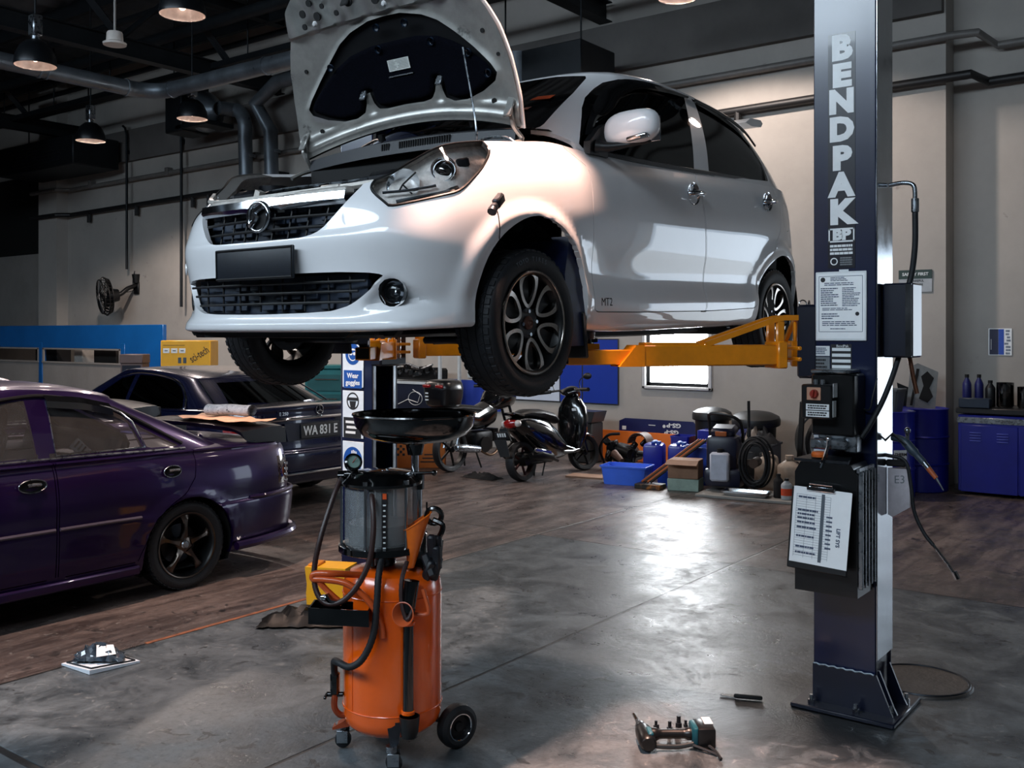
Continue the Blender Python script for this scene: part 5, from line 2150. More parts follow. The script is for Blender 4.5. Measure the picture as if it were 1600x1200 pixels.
for sx in (1,):
    wx, wy = .262, .02
    mb = MB()
    mb.cyl((.12, .12, .09), (wx + .02, wy, .09), .012, seg=10)
    mb.build('axle', M_DSTEEL, DR)
    ax = V((.62, -.78, 0))
    mb = MB()
    mb.lathe([(.052, -.028), (.070, -.030), (.086, -.020), (.089, 0), (.086, .020), (.070, .030), (.052, .028)], (wx, wy, .089), ax, 40)
    wt = mb.build('wheel_tyre', M_RUBBER, DR)
    mb = MB()
    mb.lathe([(.0, .018), (.018, .02), (.022, .010), (.044, .010), (.050, .026), (.055, .028), (.055, -.028), (.0, -.028)], (wx, wy, .089), ax, 36)
    mb.build('wheel_hub', mat('hub_dark', '#1c1d20', rough=.4, metal=.4), wt)
    mb = MB()
    u_, w_ = frame_of(ax)
    mb.tube([V((wx, wy, .089)) + ax.normalized() * .027 + (u_ * math.cos(a) + w_ * math.sin(a)) * .053 for a in np.linspace(0, 2 * PI, 30, endpoint=False)], .0035, 6, closed=True)
    mb.build('hub_ring', M_CHROME, wt)
mb = MB()
mb.lathe([(.052, -.028), (.070, -.030), (.086, -.020), (.089, 0), (.086, .020), (.070, .030), (.052, .028), (.0, .02)], (-.06, .26, .089), (.62, -.78, 0), 36)
mb.cyl((-.06, .26, .089), (.02, .16, .12), .012, seg=8)
mb.build('wheel_tyre', M_RUBBER, DR)
# funnels stuck in the bracket
FU = thing('funnel', 'tall orange funnel standing in the drainer bracket', 'funnel', (-2.832 + .105 * .7976 + .06 * .603, 2.936 + .105 * .603 - .06 * .7976 - .05, .76), math.radians(37.1))
rings = []
for t in np.linspace(0, 1, 12):
    z = .005 + .185 * t
    a, b = .014 + .040 * t, .014 + .036 * t
    cxx = .010 + .034 * t
    rings.append([(cxx + a * math.cos(k) - .006 * t, b * math.sin(k), z + .045 * t * math.cos(k) * .8) for k in np.linspace(0, 2 * PI, 28, endpoint=False)])
mb = MB()
mb.loft(rings, caps=False)
mb.build('funnel_cone', M_BUCK, FU)
mb = MB()
mb.tube([V(p) for p in rings[-1]], .003, 6, closed=True)
mb.build('funnel_rim', M_BUCK, FU)
F2 = thing('funnel', 'small orange funnel hung sideways against the drainer lance tube', 'funnel', (-2.832 + .07 * .7976 + .24 * .603, 2.936 + .07 * .603 - .24 * .7976, .61), math.radians(37.1))
mb = MB()
fn = V((-.35, -.9, .15)).normalized()
mb.lathe([(.045, .0), (.047, .003), (.044, .004), (.012, -.05), (.008, -.06)], (0, -.004, .01), fn, 30)
mb.build('funnel_cone', mat('funnel_terracotta', '#c0562c', rough=.4), F2)
mb = MB()
mb.tube(curve([V((0, -.004, .01)) - fn * .05, (.05, .03, .0), (.09, .02, .005), (.095, .015, .03), (.075, .02, .10)], 5), .008, 8)
mb.build('funnel_stem', mat('funnel_terracotta', '#c0562c'), F2)
# ------------------------------------------------------------------ parked saloons
def saloon(name, label, loc, rz, P):
    """P: plan, prof, green, roofz, ymin, ymax, windows..., returns the Empty"""
    t = thing(name, label, 'car', loc, rz)
    paint, trim = P['paint'], P['trim']
    S, _ = ring_patch(P['plan'], P['prof'], 7, 6)
    S = S.copy()
    for ya in P['axles']:
        d = np.hypot(S[..., 1] - ya, S[..., 2] - P['az'])
        w_ = np.clip(1 - np.abs(d - P['ar'] - .012) / .05, 0, 1)
        S[..., 0] += .014 * w_ * w_ * (3 - 2 * w_) * (S[..., 0] > .5) * np.clip((S[..., 2] - .2) / .15, 0, 1) * (S[..., 2] < .8)
    bm = grid_bm(S)
    side = lambda F: (lambda Q: np.maximum(F(Q), .5 - Q[:, 0]))
    cuts = {}
    for k, ya in enumerate(P['axles']):
        cuts['arch%d' % k] = side(lambda Q, ya=ya: np.where(Q[:, 2] < P['az'], np.abs(Q[:, 1] - ya) - P['ar'], np.hypot(Q[:, 1] - ya, Q[:, 2] - P['az']) - P['ar']))
    doors = {}
    for nm, poly in P['doors'].items():
        f = poly_sdf(poly)
        doors[nm] = side(lambda Q, f=f: f(Q[:, 1:3]))
    tl = poly_sdf(P['tail'])
    F_t = lambda Q: np.maximum(tl(Q[:, [0, 2]]), P['tail_y'] - Q[:, 1])
    for F in list(cuts.values()) + [F_t]:
        cut(bm, F)
    for F in doors.values():
        cut(bm, F)
        cut(bm, lambda Q, F=F: F(Q) + .006)
    C = face_centres(bm)
    lab = np.full(len(C), 'body', dtype=object)
    lab[F_t(C) < 0] = 'tail_lamp'
    for nm, F in doors.items():
        v = F(C)
        lab[v < 0] = 'gap'
        lab[v < -.006] = nm
    for F in cuts.values():
        lab[F(C) < 0] = 'hole'
    body = take(bm, np.nonzero(lab == 'body')[0], lip=.02)
    G = greenhouse(P['green'], P['roofz'], P['ymin'], P['ymax'], 7, 5, .014)
    gb = grid_bm(G)
    wins = {}
    for nm, poly in P['windows'].items():
        f = poly_sdf(poly)
        wins[nm] = (lambda Q, f=f: np.maximum(f(Q[:, 1:3]), .36 - Q[:, 0]))
    fr = poly_sdf(P['rear_glass'])
    wins['rear_window'] = lambda Q: np.maximum(fr(Q[:, [0, 2]]), P['ymax'] - .06 - Q[:, 1])
    ff = poly_sdf(P['wind_glass'])
    wins['windshield'] = lambda Q: np.maximum(ff(Q[:, [0, 2]]), Q[:, 1] - P['ymin'] - .1)
    for F in wins.values():
        cut(gb, F)
    C = face_centres(gb)
    free = np.ones(len(C), bool)
    for nm, F in wins.items():
        free &= ~(F(C) < 0)
    up = take(gb, np.nonzero(free)[0], lip=.02)
    body.add(up.v, up.f)
    body.build('body_shell', paint, t, 40)
    for nm, F in wins.items():
        g = take(gb, np.nonzero(F(C) < 0)[0])
        if nm in ('rear_window', 'windshield'):
            g.build(nm, P['glass'], t)
        else:
            for sx, h in split_sides(g):
                h.build('side_window', P['glass'], t)
    for nm in doors:
        for sx, h in split_sides(take(bm, np.nonzero(lab == nm)[0], lip=.015)):
            d = h.build(nm, paint, t)
            hy, hz, hw = P['handles'][nm]
            x = P['hx']
            mb = MB()
            mb.lathe([(.001, -.01), (.04, -.008), (.055, .0), (.060, .004)], (sx * x, hy, hz), (sx, 0, 0), 24)
            mb.v = [(p[0], hy + (p[1] - hy) * hw, hz + (p[2] - hz) * .62) for p in mb.v]
            mb.build('handle_cup', M_DARK, d)
            mb = MB()
            mb.tube([(sx * (x + .006), hy + .061 * hw * math.cos(a), hz + .061 * .62 * math.sin(a)) for a in np.linspace(0, 2 * PI, 28, endpoint=False)], .0035, 6, closed=True)
            mb.tube([(sx * (x + .012), hy - .03, hz + .006), (sx * (x + .018), hy, hz + .010), (sx * (x + .010), hy + .045, hz + .006)], .010, 8)
            mb.build('door_handle', trim if P.get('chrome_handle') else M_STEEL, d)
    for sx, h in split_sides(take(bm, np.nonzero(lab == 'tail_lamp')[0], lip=.01)):
        h.build('tail_lamp', P['lamp'], t)
    mb = MB()
    inner = S[int(.28 * S.shape[0]):int(.82 * S.shape[0]), 5:40, :].copy()
    inner[..., 0] *= .955
    inner = np.where((np.hypot(inner[..., 1] - P['axles'][1], inner[..., 2] - P['az']) < P['ar'] + .06)[..., None], inner * [.6, 1, 1], inner)
    mb.grid([[tuple(p) for p in r] for r in inner])
    mb.mirror_x()
    mb.build('inner_panel', M_DARK, t)
    for sx in (1, -1):
        for ya in P['axles']:
            mb = MB()
            mb.lathe([(P['ar'] + .02, 0), (P['ar'] + .02, .35), (.1, .36)], (sx * (P['hx'] - .06), ya, P['az']), (-sx, 0, 0), 32)
            mb.v = [p if p[2] > .14 else (p[0], p[1], .14) for p in mb.v]
            mb.build('wheel_housing', M_DARK, t)
            w_ = bpy.data.objects.new('wheel', None)
            COL.objects.link(w_)
            w_.parent = t
            w_.location = (sx * (P['hx'] - .125), ya, P['R'])
            w_.rotation_euler = (P.get('spin', .3), 0, 0 if sx > 0 else PI)
            q = MB()
            ty = tyre_mesh(P['R'], .19, P['rim'])
            q.add(ty.v, ty.f)
            q.build('tyre', M_RUBBER, w_, 30)
            wheel_parts(w_, P['rimmat'], P['rimdark'], None, rim=P['rim'])
            q = MB()
            for i in range(5):
                a = i * 2 * PI / 5
                ca, sa = math.cos(a), math.sin(a)
                L, R2 = [], []
                for u in np.linspace(0, 1, 8):
                    r = .045 + (P['rim'] - .06) * u
                    wd = .030 - .014 * math.sin(PI * min(1, u * 1.1)) + .012 * max(0, u - .75) * 4
                    L.append((r, -wd))
                    R2.append((r, wd))
                o = len(q.v)
                for (A_, B_) in zip(L, R2):
                    rise = .050 + .018 * math.sin(PI * A_[0] / P['rim'])
                    for (r, k), dx in ((A_, -.004), ((A_[0], A_[1] * .55), .006), ((B_[0], B_[1] * .55), .006), (B_, -.004), (B_, -.03), (A_, -.03)):
                        q.v.append((rise + dx, r * ca - k * sa, r * sa + k * ca))
                for j in range(len(L) - 1):
                    for e in range(6):
                        q.f.append([o + j * 6 + e, o + j * 6 + (e + 1) % 6, o + (j + 1) * 6 + (e + 1) % 6, o + (j + 1) * 6 + e])
                        q.mi.append(0)
            q.lathe([(.0, .062), (.045, .062), (.058, .055), (.062, .03)], (0, 0, 0), (1, 0, 0), 30)
            q.build('spokes', P['spoke'], w_)
            q = MB()
            q.lathe([(.0, .070), (.022, .069), (.028, .062)], (0, 0, 0), (1, 0, 0), 24)
            q.build('hub_cap', P['cap'], w_)
            q = MB()
            q.lathe([(.02, -.02), (.13, -.02), (.13, -.04), (.02, -.04)], (0, 0, 0), (1, 0, 0), 30)
            q.build('brake_disc', M_DSTEEL, w_)
    mb = MB()
    ya, yb = P['axles']
    mb.box((0, (ya + yb) / 2, .24), (1.5, yb - ya - .75, .06), bev=.02)
    mb.box((0, yb + .55, .30), (1.2, .35, .12), bev=.04)
    mb.build('under_floor', M_BLACKP, t)
    mb = MB()
    for x in (.36, -.36):
        y = P['seat']
        mb.box((x, y, .55), (.5, .5, .18), bev=.05)
        mb.box((x, y + .32, .86), (.46, .13, .60), rot=(-.25, 0, 0), bev=.05)
        mb.box((x, y + .44, 1.18), (.25, .09, .14), rot=(-.2, 0, 0), bev=.03)
    mb.box((0, y + 1.1, .78), (1.2, .14, .55), rot=(-.3, 0, 0), bev=.05)
    mb.build('seats', M_SEAT, t)
    return t


M_PURP = mat('purple_paint', '#220c40', rough=.34, coat=.6, noise=(4., .12), metal=.6, coat_rough=.06)
M_GUN = mat('dark_bronze_alloy', '#5d544e', rough=.28, metal=1., noise=(20., .15))
M_FILM = frosted('dusty_glass', '#4c4a49', .42, .1)
PUR = dict(
    paint=M_PURP, trim=M_CHROME, glass=M_FILM, lamp=mat('tail_lamp_dark', '#2a1012', rough=.1, coat=1.), spoke=M_GUN, cap=M_STEEL, rimmat=M_GUN, rimdark=M_BLACKP,
    plan=[(0, -.85), (.3, -.84), (.55, -.78), (.70, -.66), (.78, -.45), (.815, -.2), (.83, .1), (.835, .5), (.838, .9), (.84, 1.3), (.84, 1.7), (.838, 2.1), (.835, 2.5), (.82, 2.9), (.79, 3.15), (.725, 3.37), (.60, 3.50), (.3, 3.56), (0, 3.57)],
    prof={0: [(.22, -.1), (.225, -.02), (.3, 0), (.45, 0), (.52, .01), (.56, -.02), (.62, -.03), (.68, -.06), (.72, -.12), (.80, -.40), (.86, -.75)],
          6: [(.17, -.1), (.19, -.03), (.30, -.012), (.42, -.004), (.52, .0), (.56, 0), (.66, -.004), (.76, -.02), (.84, -.07), (.88, -.3), (.90, -.78)],
          8: [(.16, -.1), (.19, -.035), (.30, -.012), (.42, -.004), (.51, .0), (.56, -.003), (.68, 0), (.81, -.018), (.905, -.05), (.945, -.10), (.95, -.80)],
          12: [(.17, -.1), (.19, -.035), (.30, -.012), (.42, -.004), (.51, .0), (.56, -.003), (.68, 0), (.80, -.018), (.89, -.055), (.925, -.12), (.93, -.80)],
          14: [(.19, -.1), (.20, -.03), (.30, -.005), (.42, .01), (.525, .012), (.545, -.012), (.66, -.004), (.78, -.02), (.875, -.06), (.91, -.14), (.925, -.70)],
          16: [(.22, -.1), (.225, -.02), (.30, .01), (.43, .03), (.53, .035), (.55, -.005), (.64, -.005), (.77, -.02), (.87, -.05), (.905, -.12), (.925, -.62)],
          18: [(.22, -.1), (.225, -.02), (.30, .01), (.43, .03), (.53, .035), (.55, -.005), (.64, -.008), (.77, -.02), (.87, -.05), (.905, -.12), (.925, -.62)]},
    green=[((0, .30, .93), (0, 1.02, 1.345)), ((.35, .34, .93), (.30, 1.03, 1.343)), ((.60, .45, .93), (.47, 1.06, 1.335)), ((.71, .58, .93), (.555, 1.10, 1.325)), ((.745, .80, .93), (.575, 1.2, 1.333)),
           ((.75, 1.3, .93), (.585, 1.45, 1.345)), ((.75, 1.8, .925), (.58, 1.72, 1.328)), ((.74, 2.25, .915), (.565, 1.95, 1.295)), ((.715, 2.62, .905), (.54, 2.10, 1.265)), ((.66, 2.84, .90), (.49, 2.15, 1.258)),
           ((.54, 2.93, .90), (.38, 2.18, 1.262)), ((.3, 2.97, .905), (.2, 2.20, 1.268)), ((0, 2.98, .905), (0, 2.205, 1.27))],
    roofz=lambda y: np.interp(y, [.9, 1.2, 1.5, 1.8, 2.1, 2.3], [1.36, 1.39, 1.40, 1.385, 1.33, 1.28]), ymin=1.05, ymax=2.18,
    axles=(0., 2.5), az=.27, ar=.345, R=.292, rim=.222, hx=.832, seat=1.0, tail=[(.42, .60), (.9, .60), (.9, .80), (.42, .80)], tail_y=3.30,
    doors={'front_door': [(.42, 1.2), (.42, .9), (.36, .6), (.38, .25), (1.585, .25), (1.585, 1.2)],
           'rear_door': [(1.595, 1.2), (1.595, .25), (2.12, .25), (2.16, .35), (2.24, .50), (2.36, .59), (2.47, .65), (2.54, .74), (2.56, .84), (2.55, 1.2)]},
    handles={'front_door': (1.44, .815, 1.35), 'rear_door': (2.36, .800, 1.05)},
    windows={'front_window': [(.86, .965), (1.0, 1.10), (1.22, 1.27), (1.50, 1.300), (1.515, .965)], 'rear_side_window': [(1.625, .965), (1.635, 1.298), (1.85, 1.272), (2.03, 1.225), (2.10, 1.19), (2.165, 1.13), (2.215, .955)],
             'quarter_window': [(2.245, .955), (2.20, 1.11), (2.35, 1.02), (2.50, .945)]},
    rear_glass=[(-.7, .945), (.54, .945), (.40, 1.235), (-.7, 1.242)], wind_glass=[(-.7, .96), (.60, .96), (.49, 1.30), (-.7, 1.32)], rimdark_=None)
PC = saloon('saloon_car', 'dark purple saloon with dusty windows parked at the left, newspaper roll on its boot', (-6.48, 1.45, 0), 0, PUR)
# drip rails, mouldings, spoiler, bumper trim
for sx in (1, -1):
    for seg_ in (((-.1, .55), (.5, .548), (1.57, .542)), ((1.60, .542), (1.9, .54), (2.13, .535))):
        mb = MB()
        mb.tube([(sx * .845, y, z) for y, z in seg_], .011, 6)
        mb.build('side_moulding', mat('moulding_grey', '#4b4450', rough=.35), PC)
for sx in (1, -1):
    mb = MB()
    mb.tube(curve([(sx * .755, .9, .955), (sx * .76, 1.6, .95), (sx * .755, 2.1, .94), (sx * .735, 2.52, .93)], 6), .010, 6)
    mb.build('belt_moulding', M_STEEL, PC)
    mb = MB()
    mb.tube(curve([(sx * .74, .85, .97), (sx * .64, 1.16, 1.25), (sx * .602, 1.5, 1.318), (sx * .60, 1.75, 1.30), (sx * .60, 2.02, 1.24), (sx * .64, 2.20, 1.15), (sx * .70, 2.52, .96)], 6), .012, 6)
    mb.build('window_channel', M_BLACKP, PC)
    mb = MB()
    G = []
    for y, z in zip(np.linspace(1.62, 2.05, 10), np.interp(np.linspace(1.62, 2.05, 10), [1.62, 1.85, 2.05], [1.305, 1.28, 1.23])):
        x0 = .605 + .0
        G.append([(sx * x0, y, z + .02), (sx * (x0 + .045), y, z - .015), (sx * (x0 + .055), y, z - .055)])
    mb.grid(G)
    mb.build('window_visor', mat('smoked_plastic', '#08090b'), PC)
    mb = MB()
    mb.box((sx * .835, 1.25, .205), (.03, 1.75, .06), bev=.012)
    mb.build('side_skirt', M_PURP, PC)
mb = MB()
rings = []
for x in np.linspace(-.70, .70, 21):
    e = abs(x) / .70
    drop = .0 if e < .85 else (e - .85) / .15
    rings.append([(x, 2.98 + .02 * e, 1.035 - .02 * e * e - .02 * drop), (x, 3.28, 1.045 - .02 * e * e - .01 * drop), (x, 3.42 - .05 * e * e, 1.045 - .03 * e * e), (x, 3.46 - .05 * e * e, 1.02 - .03 * e * e - .05 * drop), (x, 3.38 - .04 * e, .98 - .02 * e - .05 * drop), (x, 3.05, 1.0 - .02 * e - .05 * drop)])
mb.loft(rings)
for sx in (1, -1):
    mb.prism([(3.15, .90), (3.44, .885), (3.43, 1.0), (3.18, 1.0)], (sx * .62 - .05, 0, 0), (0, 1, 0), (0, 0, 1), (.10, 0, 0))
mb.build('boot_spoiler', mat('spoiler_black', '#131218', rough=.3, coat=.5, noise=(6., .3)), PC)
mb = MB()
mb.tube(curve([(.80, 3.0, .545), (.80, 3.2, .548), (.70, 3.45, .55), (.5, 3.56, .552), (0, 3.62, .553), (-.5, 3.56, .552), (-.7, 3.45, .55), (-.8, 3.2, .548)], 6), .014, 6)
mb.tube(curve([(.84, 2.86, .23), (.83, 3.1, .235), (.74, 3.42, .245), (.5, 3.58, .25), (0, 3.63, .25), (-.5, 3.58, .25), (-.74, 3.42, .245), (-.83, 3.1, .235)], 6), [.03] * 43, 8)
mb.build('bumper_trim', M_PURP, PC)
mb = MB()
for z in (.62, .66, .70, .74):
    mb.box((.742, 3.375, z), (.012, .03, .02), bev=.003)
mb.build('lamp_facet', M_CHROME, PC)
mb = MB()
mb.box((.40, 2.0, .93), (.02, .20, .075), rot=(-.75, 0, 0), bev=.004)
bx = mb.build('spray_label', mat('label_white', '#c9cdd0', rough=.5), PC)
mb = MB()
for k in range(3):
    mb.box((.411, 1.945 + k * .022, .985 - k * .02), (.001, .012, .05), rot=(-.75, 0, 0))
mb.lathe([(.014, 0), (.022, 0)], (.412, 2.045, .888), (1, 0, 0), 16)
mb.build('label_print', M_DARK, bx)
for sx in (1, -1):
    mb = MB()
    mb.tube([(sx * (.748 - (z - .955) * .42 + .006), y, z) for y, z in ((1.625, .965), (1.635, 1.298), (1.85, 1.272), (2.03, 1.225), (2.10, 1.19), (2.165, 1.13), (2.215, .965))], .006, 5, closed=True)
    mb.build('window_frame', M_STEEL, PC)
# sheet and newspaper roll on the boot lid
sh = thing('paper_sheet', 'stained peach paper sheet spread on the purple boot lid', 'paper', (-6.30, 4.64, 1.048))
mb = MB()
G = []
for i, x in enumerate(np.linspace(-.42, .46, 16)):
    row = []
    for j, y in enumerate(np.linspace(-.16, .16, 8)):
        row.append((x, y + .03 * math.sin(i * .9), .008 + .006 * math.sin(i * 1.3 + j) + .006 * math.cos(j * 1.7)))
    G.append(row)
mb.grid(G)
mb.build('sheet', mat('peach_paper', '#d9a482', rough=.75, noise=(6., .15), wear=('#5a4438', 9., .62)), sh, 60)
nr = thing('newspaper_roll', 'rolled-up grey newspaper lying on the boot of the purple car', 'newspaper', (-6.36, 4.80, 1.092), .38)
mb = MB()
for k, R0 in enumerate((.052, .045, .036)):
    G = []
    for x in np.linspace(-.19, .19, 9):
        G.append([(x, 1.35 * R0 * math.cos(a) + .004 * math.sin(x * 30 + k), R0 * .82 * math.sin(a) + .012 + .003 * math.cos(x * 25)) for a in np.linspace(.3 * k, 2 * PI - .2 + .3 * k, 26)])
    mb.grid(G)
mb.build('roll', mat('newsprint', '#9aa0a8', rough=.8, noise=(26., .25), wear=('#3f444c', 40., .56)), nr, 60)

M_MB = mat('midnight_blue_paint', '#0a1030', rough=.25, coat=1., noise=(4., .1), metal=.4, coat_rough=.03)
MER = dict(PUR)
MER.update(paint=M_MB, glass=M_TINT, lamp=M_REDL, spoke=M_STEEL, rimmat=M_STEEL, chrome_handle=True,
           plan=[(0, -.85), (.33, -.84), (.60, -.77), (.76, -.65), (.85, -.45), (.89, -.2), (.905, .1), (.91, .5), (.915, 1.0), (.915, 1.5), (.915, 1.9), (.912, 2.4), (.91, 2.85), (.895, 3.25), (.86, 3.55), (.80, 3.75), (.66, 3.89), (.33, 3.95), (0, 3.96)],
           axles=(0., 2.85), ar=.36, az=.29, R=.315, rim=.225, hx=.908, seat=1.3,
           prof={0: [(.22, -.1), (.225, -.02), (.3, 0), (.45, 0), (.55, .01), (.60, -.02), (.66, -.03), (.74, -.06), (.80, -.12), (.88, -.40), (.93, -.8)],
                 8: [(.18, -.1), (.20, -.035), (.30, -.012), (.42, -.004), (.54, .0), (.60, -.003), (.70, 0), (.80, -.018), (.87, -.05), (.90, -.10), (.91, -.88)],
                 12: [(.18, -.1), (.20, -.035), (.30, -.012), (.42, -.004), (.54, .0), (.60, -.003), (.72, 0), (.83, -.02), (.91, -.06), (.95, -.13), (.96, -.88)],
                 14: [(.20, -.1), (.21, -.03), (.30, .0), (.42, .01), (.53, .012), (.57, -.002), (.70, .0), (.83, -.02), (.92, -.05), (.965, -.12), (.975, -.70)],
                 16: [(.24, -.1), (.245, -.02), (.33, .01), (.44, .03), (.54, .03), (.58, -.005), (.68, -.01), (.80, -.02), (.92, -.035), (.985, -.08), (.99, -.55)],
                 18: [(.24, -.1), (.245, -.02), (.33, .01), (.44, .03), (.54, .03), (.58, -.005), (.68, -.015), (.82, -.02), (.93, -.03), (.995, -.07), (1.0, -.55)]},
           green=[((0, .45, .95), (0, 1.35, 1.40)), ((.38, .50, .95), (.32, 1.36, 1.398)), ((.64, .62, .94), (.50, 1.39, 1.39)), ((.76, .78, .92), (.58, 1.44, 1.375)), ((.80, 1.05, .89), (.605, 1.55, 1.385)),
                  ((.81, 1.55, .89), (.615, 1.75, 1.395)), ((.81, 2.1, .90), (.61, 2.1, 1.385)), ((.80, 2.6, .915), (.595, 2.45, 1.35)), ((.775, 3.02, .94), (.57, 2.70, 1.31)), ((.70, 3.25, .96), (.51, 2.78, 1.298)),
                  ((.56, 3.36, .97), (.40, 2.82, 1.302)), ((.3, 3.42, .97), (.2, 2.84, 1.31)), ((0, 3.43, .97), (0, 2.85, 1.312))],
           roofz=lambda y: np.interp(y, [1.3, 1.6, 1.9, 2.2, 2.5, 2.9], [1.41, 1.44, 1.45, 1.44, 1.40, 1.33]), ymin=1.4, ymax=2.80,
           tail=[(.55, .66), (1.2, .66), (1.2, .86), (.60, .86)], tail_y=3.55,
           doors={'front_door': [(.62, 1.2), (.62, .9), (.56, .6), (.58, .27), (1.795, .27), (1.795, 1.2)],
                  'rear_door': [(1.805, 1.2), (1.805, .27), (2.45, .27), (2.50, .40), (2.58, .55), (2.72, .65), (2.82, .72), (2.88, .80), (2.88, 1.2)]},
           handles={'front_door': (1.62, .80, 1.3), 'rear_door': (2.66, .82, 1.3)},
           windows={'front_window': [(1.1, .93), (1.3, 1.12), (1.55, 1.29), (1.78, 1.345), (1.79, .93)], 'rear_side_window': [(1.85, .935), (1.86, 1.348), (2.2, 1.335), (2.45, 1.29), (2.62, 1.21), (2.74, 1.10), (2.80, .985), (2.80, .955)],
                    'quarter_window': [(-3, 0), (-3, .01), (-3.01, 0)]},
           rear_glass=[(-.8, 1.0), (.58, 1.0), (.43, 1.265), (-.8, 1.28)], wind_glass=[(-.8, .98), (.62, .98), (.50, 1.33), (-.8, 1.36)])
LOW = lambda z: .9 + (z - .9) * .80 if z > .9 else z
MER['green'] = [((b[0], b[1], LOW(b[2])), (e[0], e[1], LOW(e[2]))) for b, e in MER['green']]
MER['windows'] = {k: [(y, LOW(z)) for y, z in v] for k, v in MER['windows'].items()}
for k in ('rear_glass', 'wind_glass'):
    MER[k] = [(x, LOW(z)) for x, z in MER[k]]
MER['roofz'] = lambda y: .9 + (np.interp(y, [1.3, 1.6, 1.9, 2.2, 2.5, 2.9], [1.41, 1.44, 1.45, 1.44, 1.40, 1.33]) - .9) * .80
MC = saloon('saloon_car', 'dark blue saloon seen from behind with number plate WA 831 E', (-11.36, 6.66, 0), -PI / 2, MER)
for sx in (1, -1):
    mb = MB()
    mb.tube(curve([(sx * .815, .95, .905), (sx * .825, 1.8, .91), (sx * .82, 2.4, .925), (sx * .80, 2.82, .94), (sx * .755, 2.83, 1.004), (sx * .69, 2.72, 1.10), (sx * .635, 2.52, 1.204), (sx * .622, 2.2, 1.26), (sx * .625, 1.8, 1.274), (sx * .64, 1.45, 1.212)], 7), .011, 6)
    mb.build('window_chrome', M_CHROME, MC)
    mb = MB()
    mb.tube(curve([(sx * .58, 2.80, 1.216), (sx * .66, 3.08, 1.076), (sx * .72, 3.28, .968)], 6), .008, 6)
    mb.build('rear_glass_trim', M_CHROME, MC)
mb = MB()
mb.tube(curve([(.66, 3.86, .86), (.4, 3.935, .872), (0, 3.955, .876), (-.4, 3.935, .872), (-.66, 3.86, .86)], 6), .017, 8)
mb.build('boot_chrome_bar', M_CHROME, MC)
mb = MB()
mb.tube(curve([(.86, 3.45, .32), (.80, 3.74, .33), (.64, 3.93, .345), (.3, 3.99, .35), (-.3, 3.99, .35), (-.64, 3.93, .345), (-.8, 3.74, .33)], 6), .012, 8)
mb.build('bumper_chrome', M_CHROME, MC)
mb = MB()
mb.prism([(-.40, .66), (.40, .66), (.44, .83), (-.44, .83)], (0, 3.935, 0), (1, 0, 0), (0, 0, 1), (0, .012, 0))
mb.build('plate_recess', M_NAVY, MC)
mb = MB()
mb.box((0, 3.955, .745), (.50, .012, .145), bev=.006)
pl = mb.build('number_plate', M_INK, MC)
text('WA 831 E', .125, 'plate_text', M_STICK, pl, (0, 3.9625, .745), (-1, 0, 0), (0, 0, 1), .0008, .003, .82)
text('E 250', .045, 'model_letters', M_CHROME, MC, (.44, 3.932, .925), (-1, .08, 0), (0, 0, 1), .002, .001)
mb = MB()
mb.tube([(.045 * math.cos(a), 3.945, .945 + .045 * math.sin(a)) for a in np.linspace(0, 2 * PI, 28, endpoint=False)], .006, 6, closed=True)
for k in range(3):
    a = PI / 2 + k * 2 * PI / 3
    mb.tube([(0, 3.948, .945), (.043 * math.cos(a), 3.945, .945 + .043 * math.sin(a))], [.009, .003], 6)
mb.build('star_emblem', M_CHROME, MC)
# ------------------------------------------------------------------ background: bikes, boards, stores along the wall
def ell(mb, path, seg=16, mi=0):
    """body lofted through ellipses standing across the y axis: (x, y, z, half width, half height)"""
    rings = []
    for x, y, z, a, b in path:
        rings.append([(x + a * math.cos(k), y, z + b * math.sin(k)) for k in np.linspace(0, 2 * PI, seg, endpoint=False)])
    return mb.loft(rings, mi)


def bike_wheel(t, y, R, w, spoke_m, tread=.035, steer=None, x=0):
    wl = bpy.data.objects.new('wheel', None)
    COL.objects.link(wl)
    wl.parent = t
    wl.location = (x, y, R)
    if steer:
        wl.rotation_euler = (0, 0, steer)
    mb = MB()
    h = w / 2
    mb.lathe([(R - tread - .02, -h * .7), (R - tread, -h * .9), (R - .012, -h), (R - .002, -h * .55), (R, 0), (R - .002, h * .55), (R - .012, h), (R - tread, h * .9), (R - tread - .02, h * .7)], (0, 0, 0), (1, 0, 0), 40)
    mb.build('tyre', M_RUBBER, wl)
    mb = MB()
    r0 = R - tread - .016
    mb.lathe([(r0 + .004, -h * .75), (r0 - .012, -h * .6), (r0 - .012, h * .6), (r0 + .004, h * .75)], (0, 0, 0), (1, 0, 0), 36)
    for k in range(5):
        a = 2 * PI * k / 5
        mb.box((0, (r0 * .5) * math.cos(a), (r0 * .5) * math.sin(a)), (.022, r0, .026), rot=(a, 0, 0), bev=.004)
    mb.cyl((-.045, 0, 0), (.045, 0, 0), .038, seg=16)
    mb.build('rim', spoke_m, wl)
    return wl


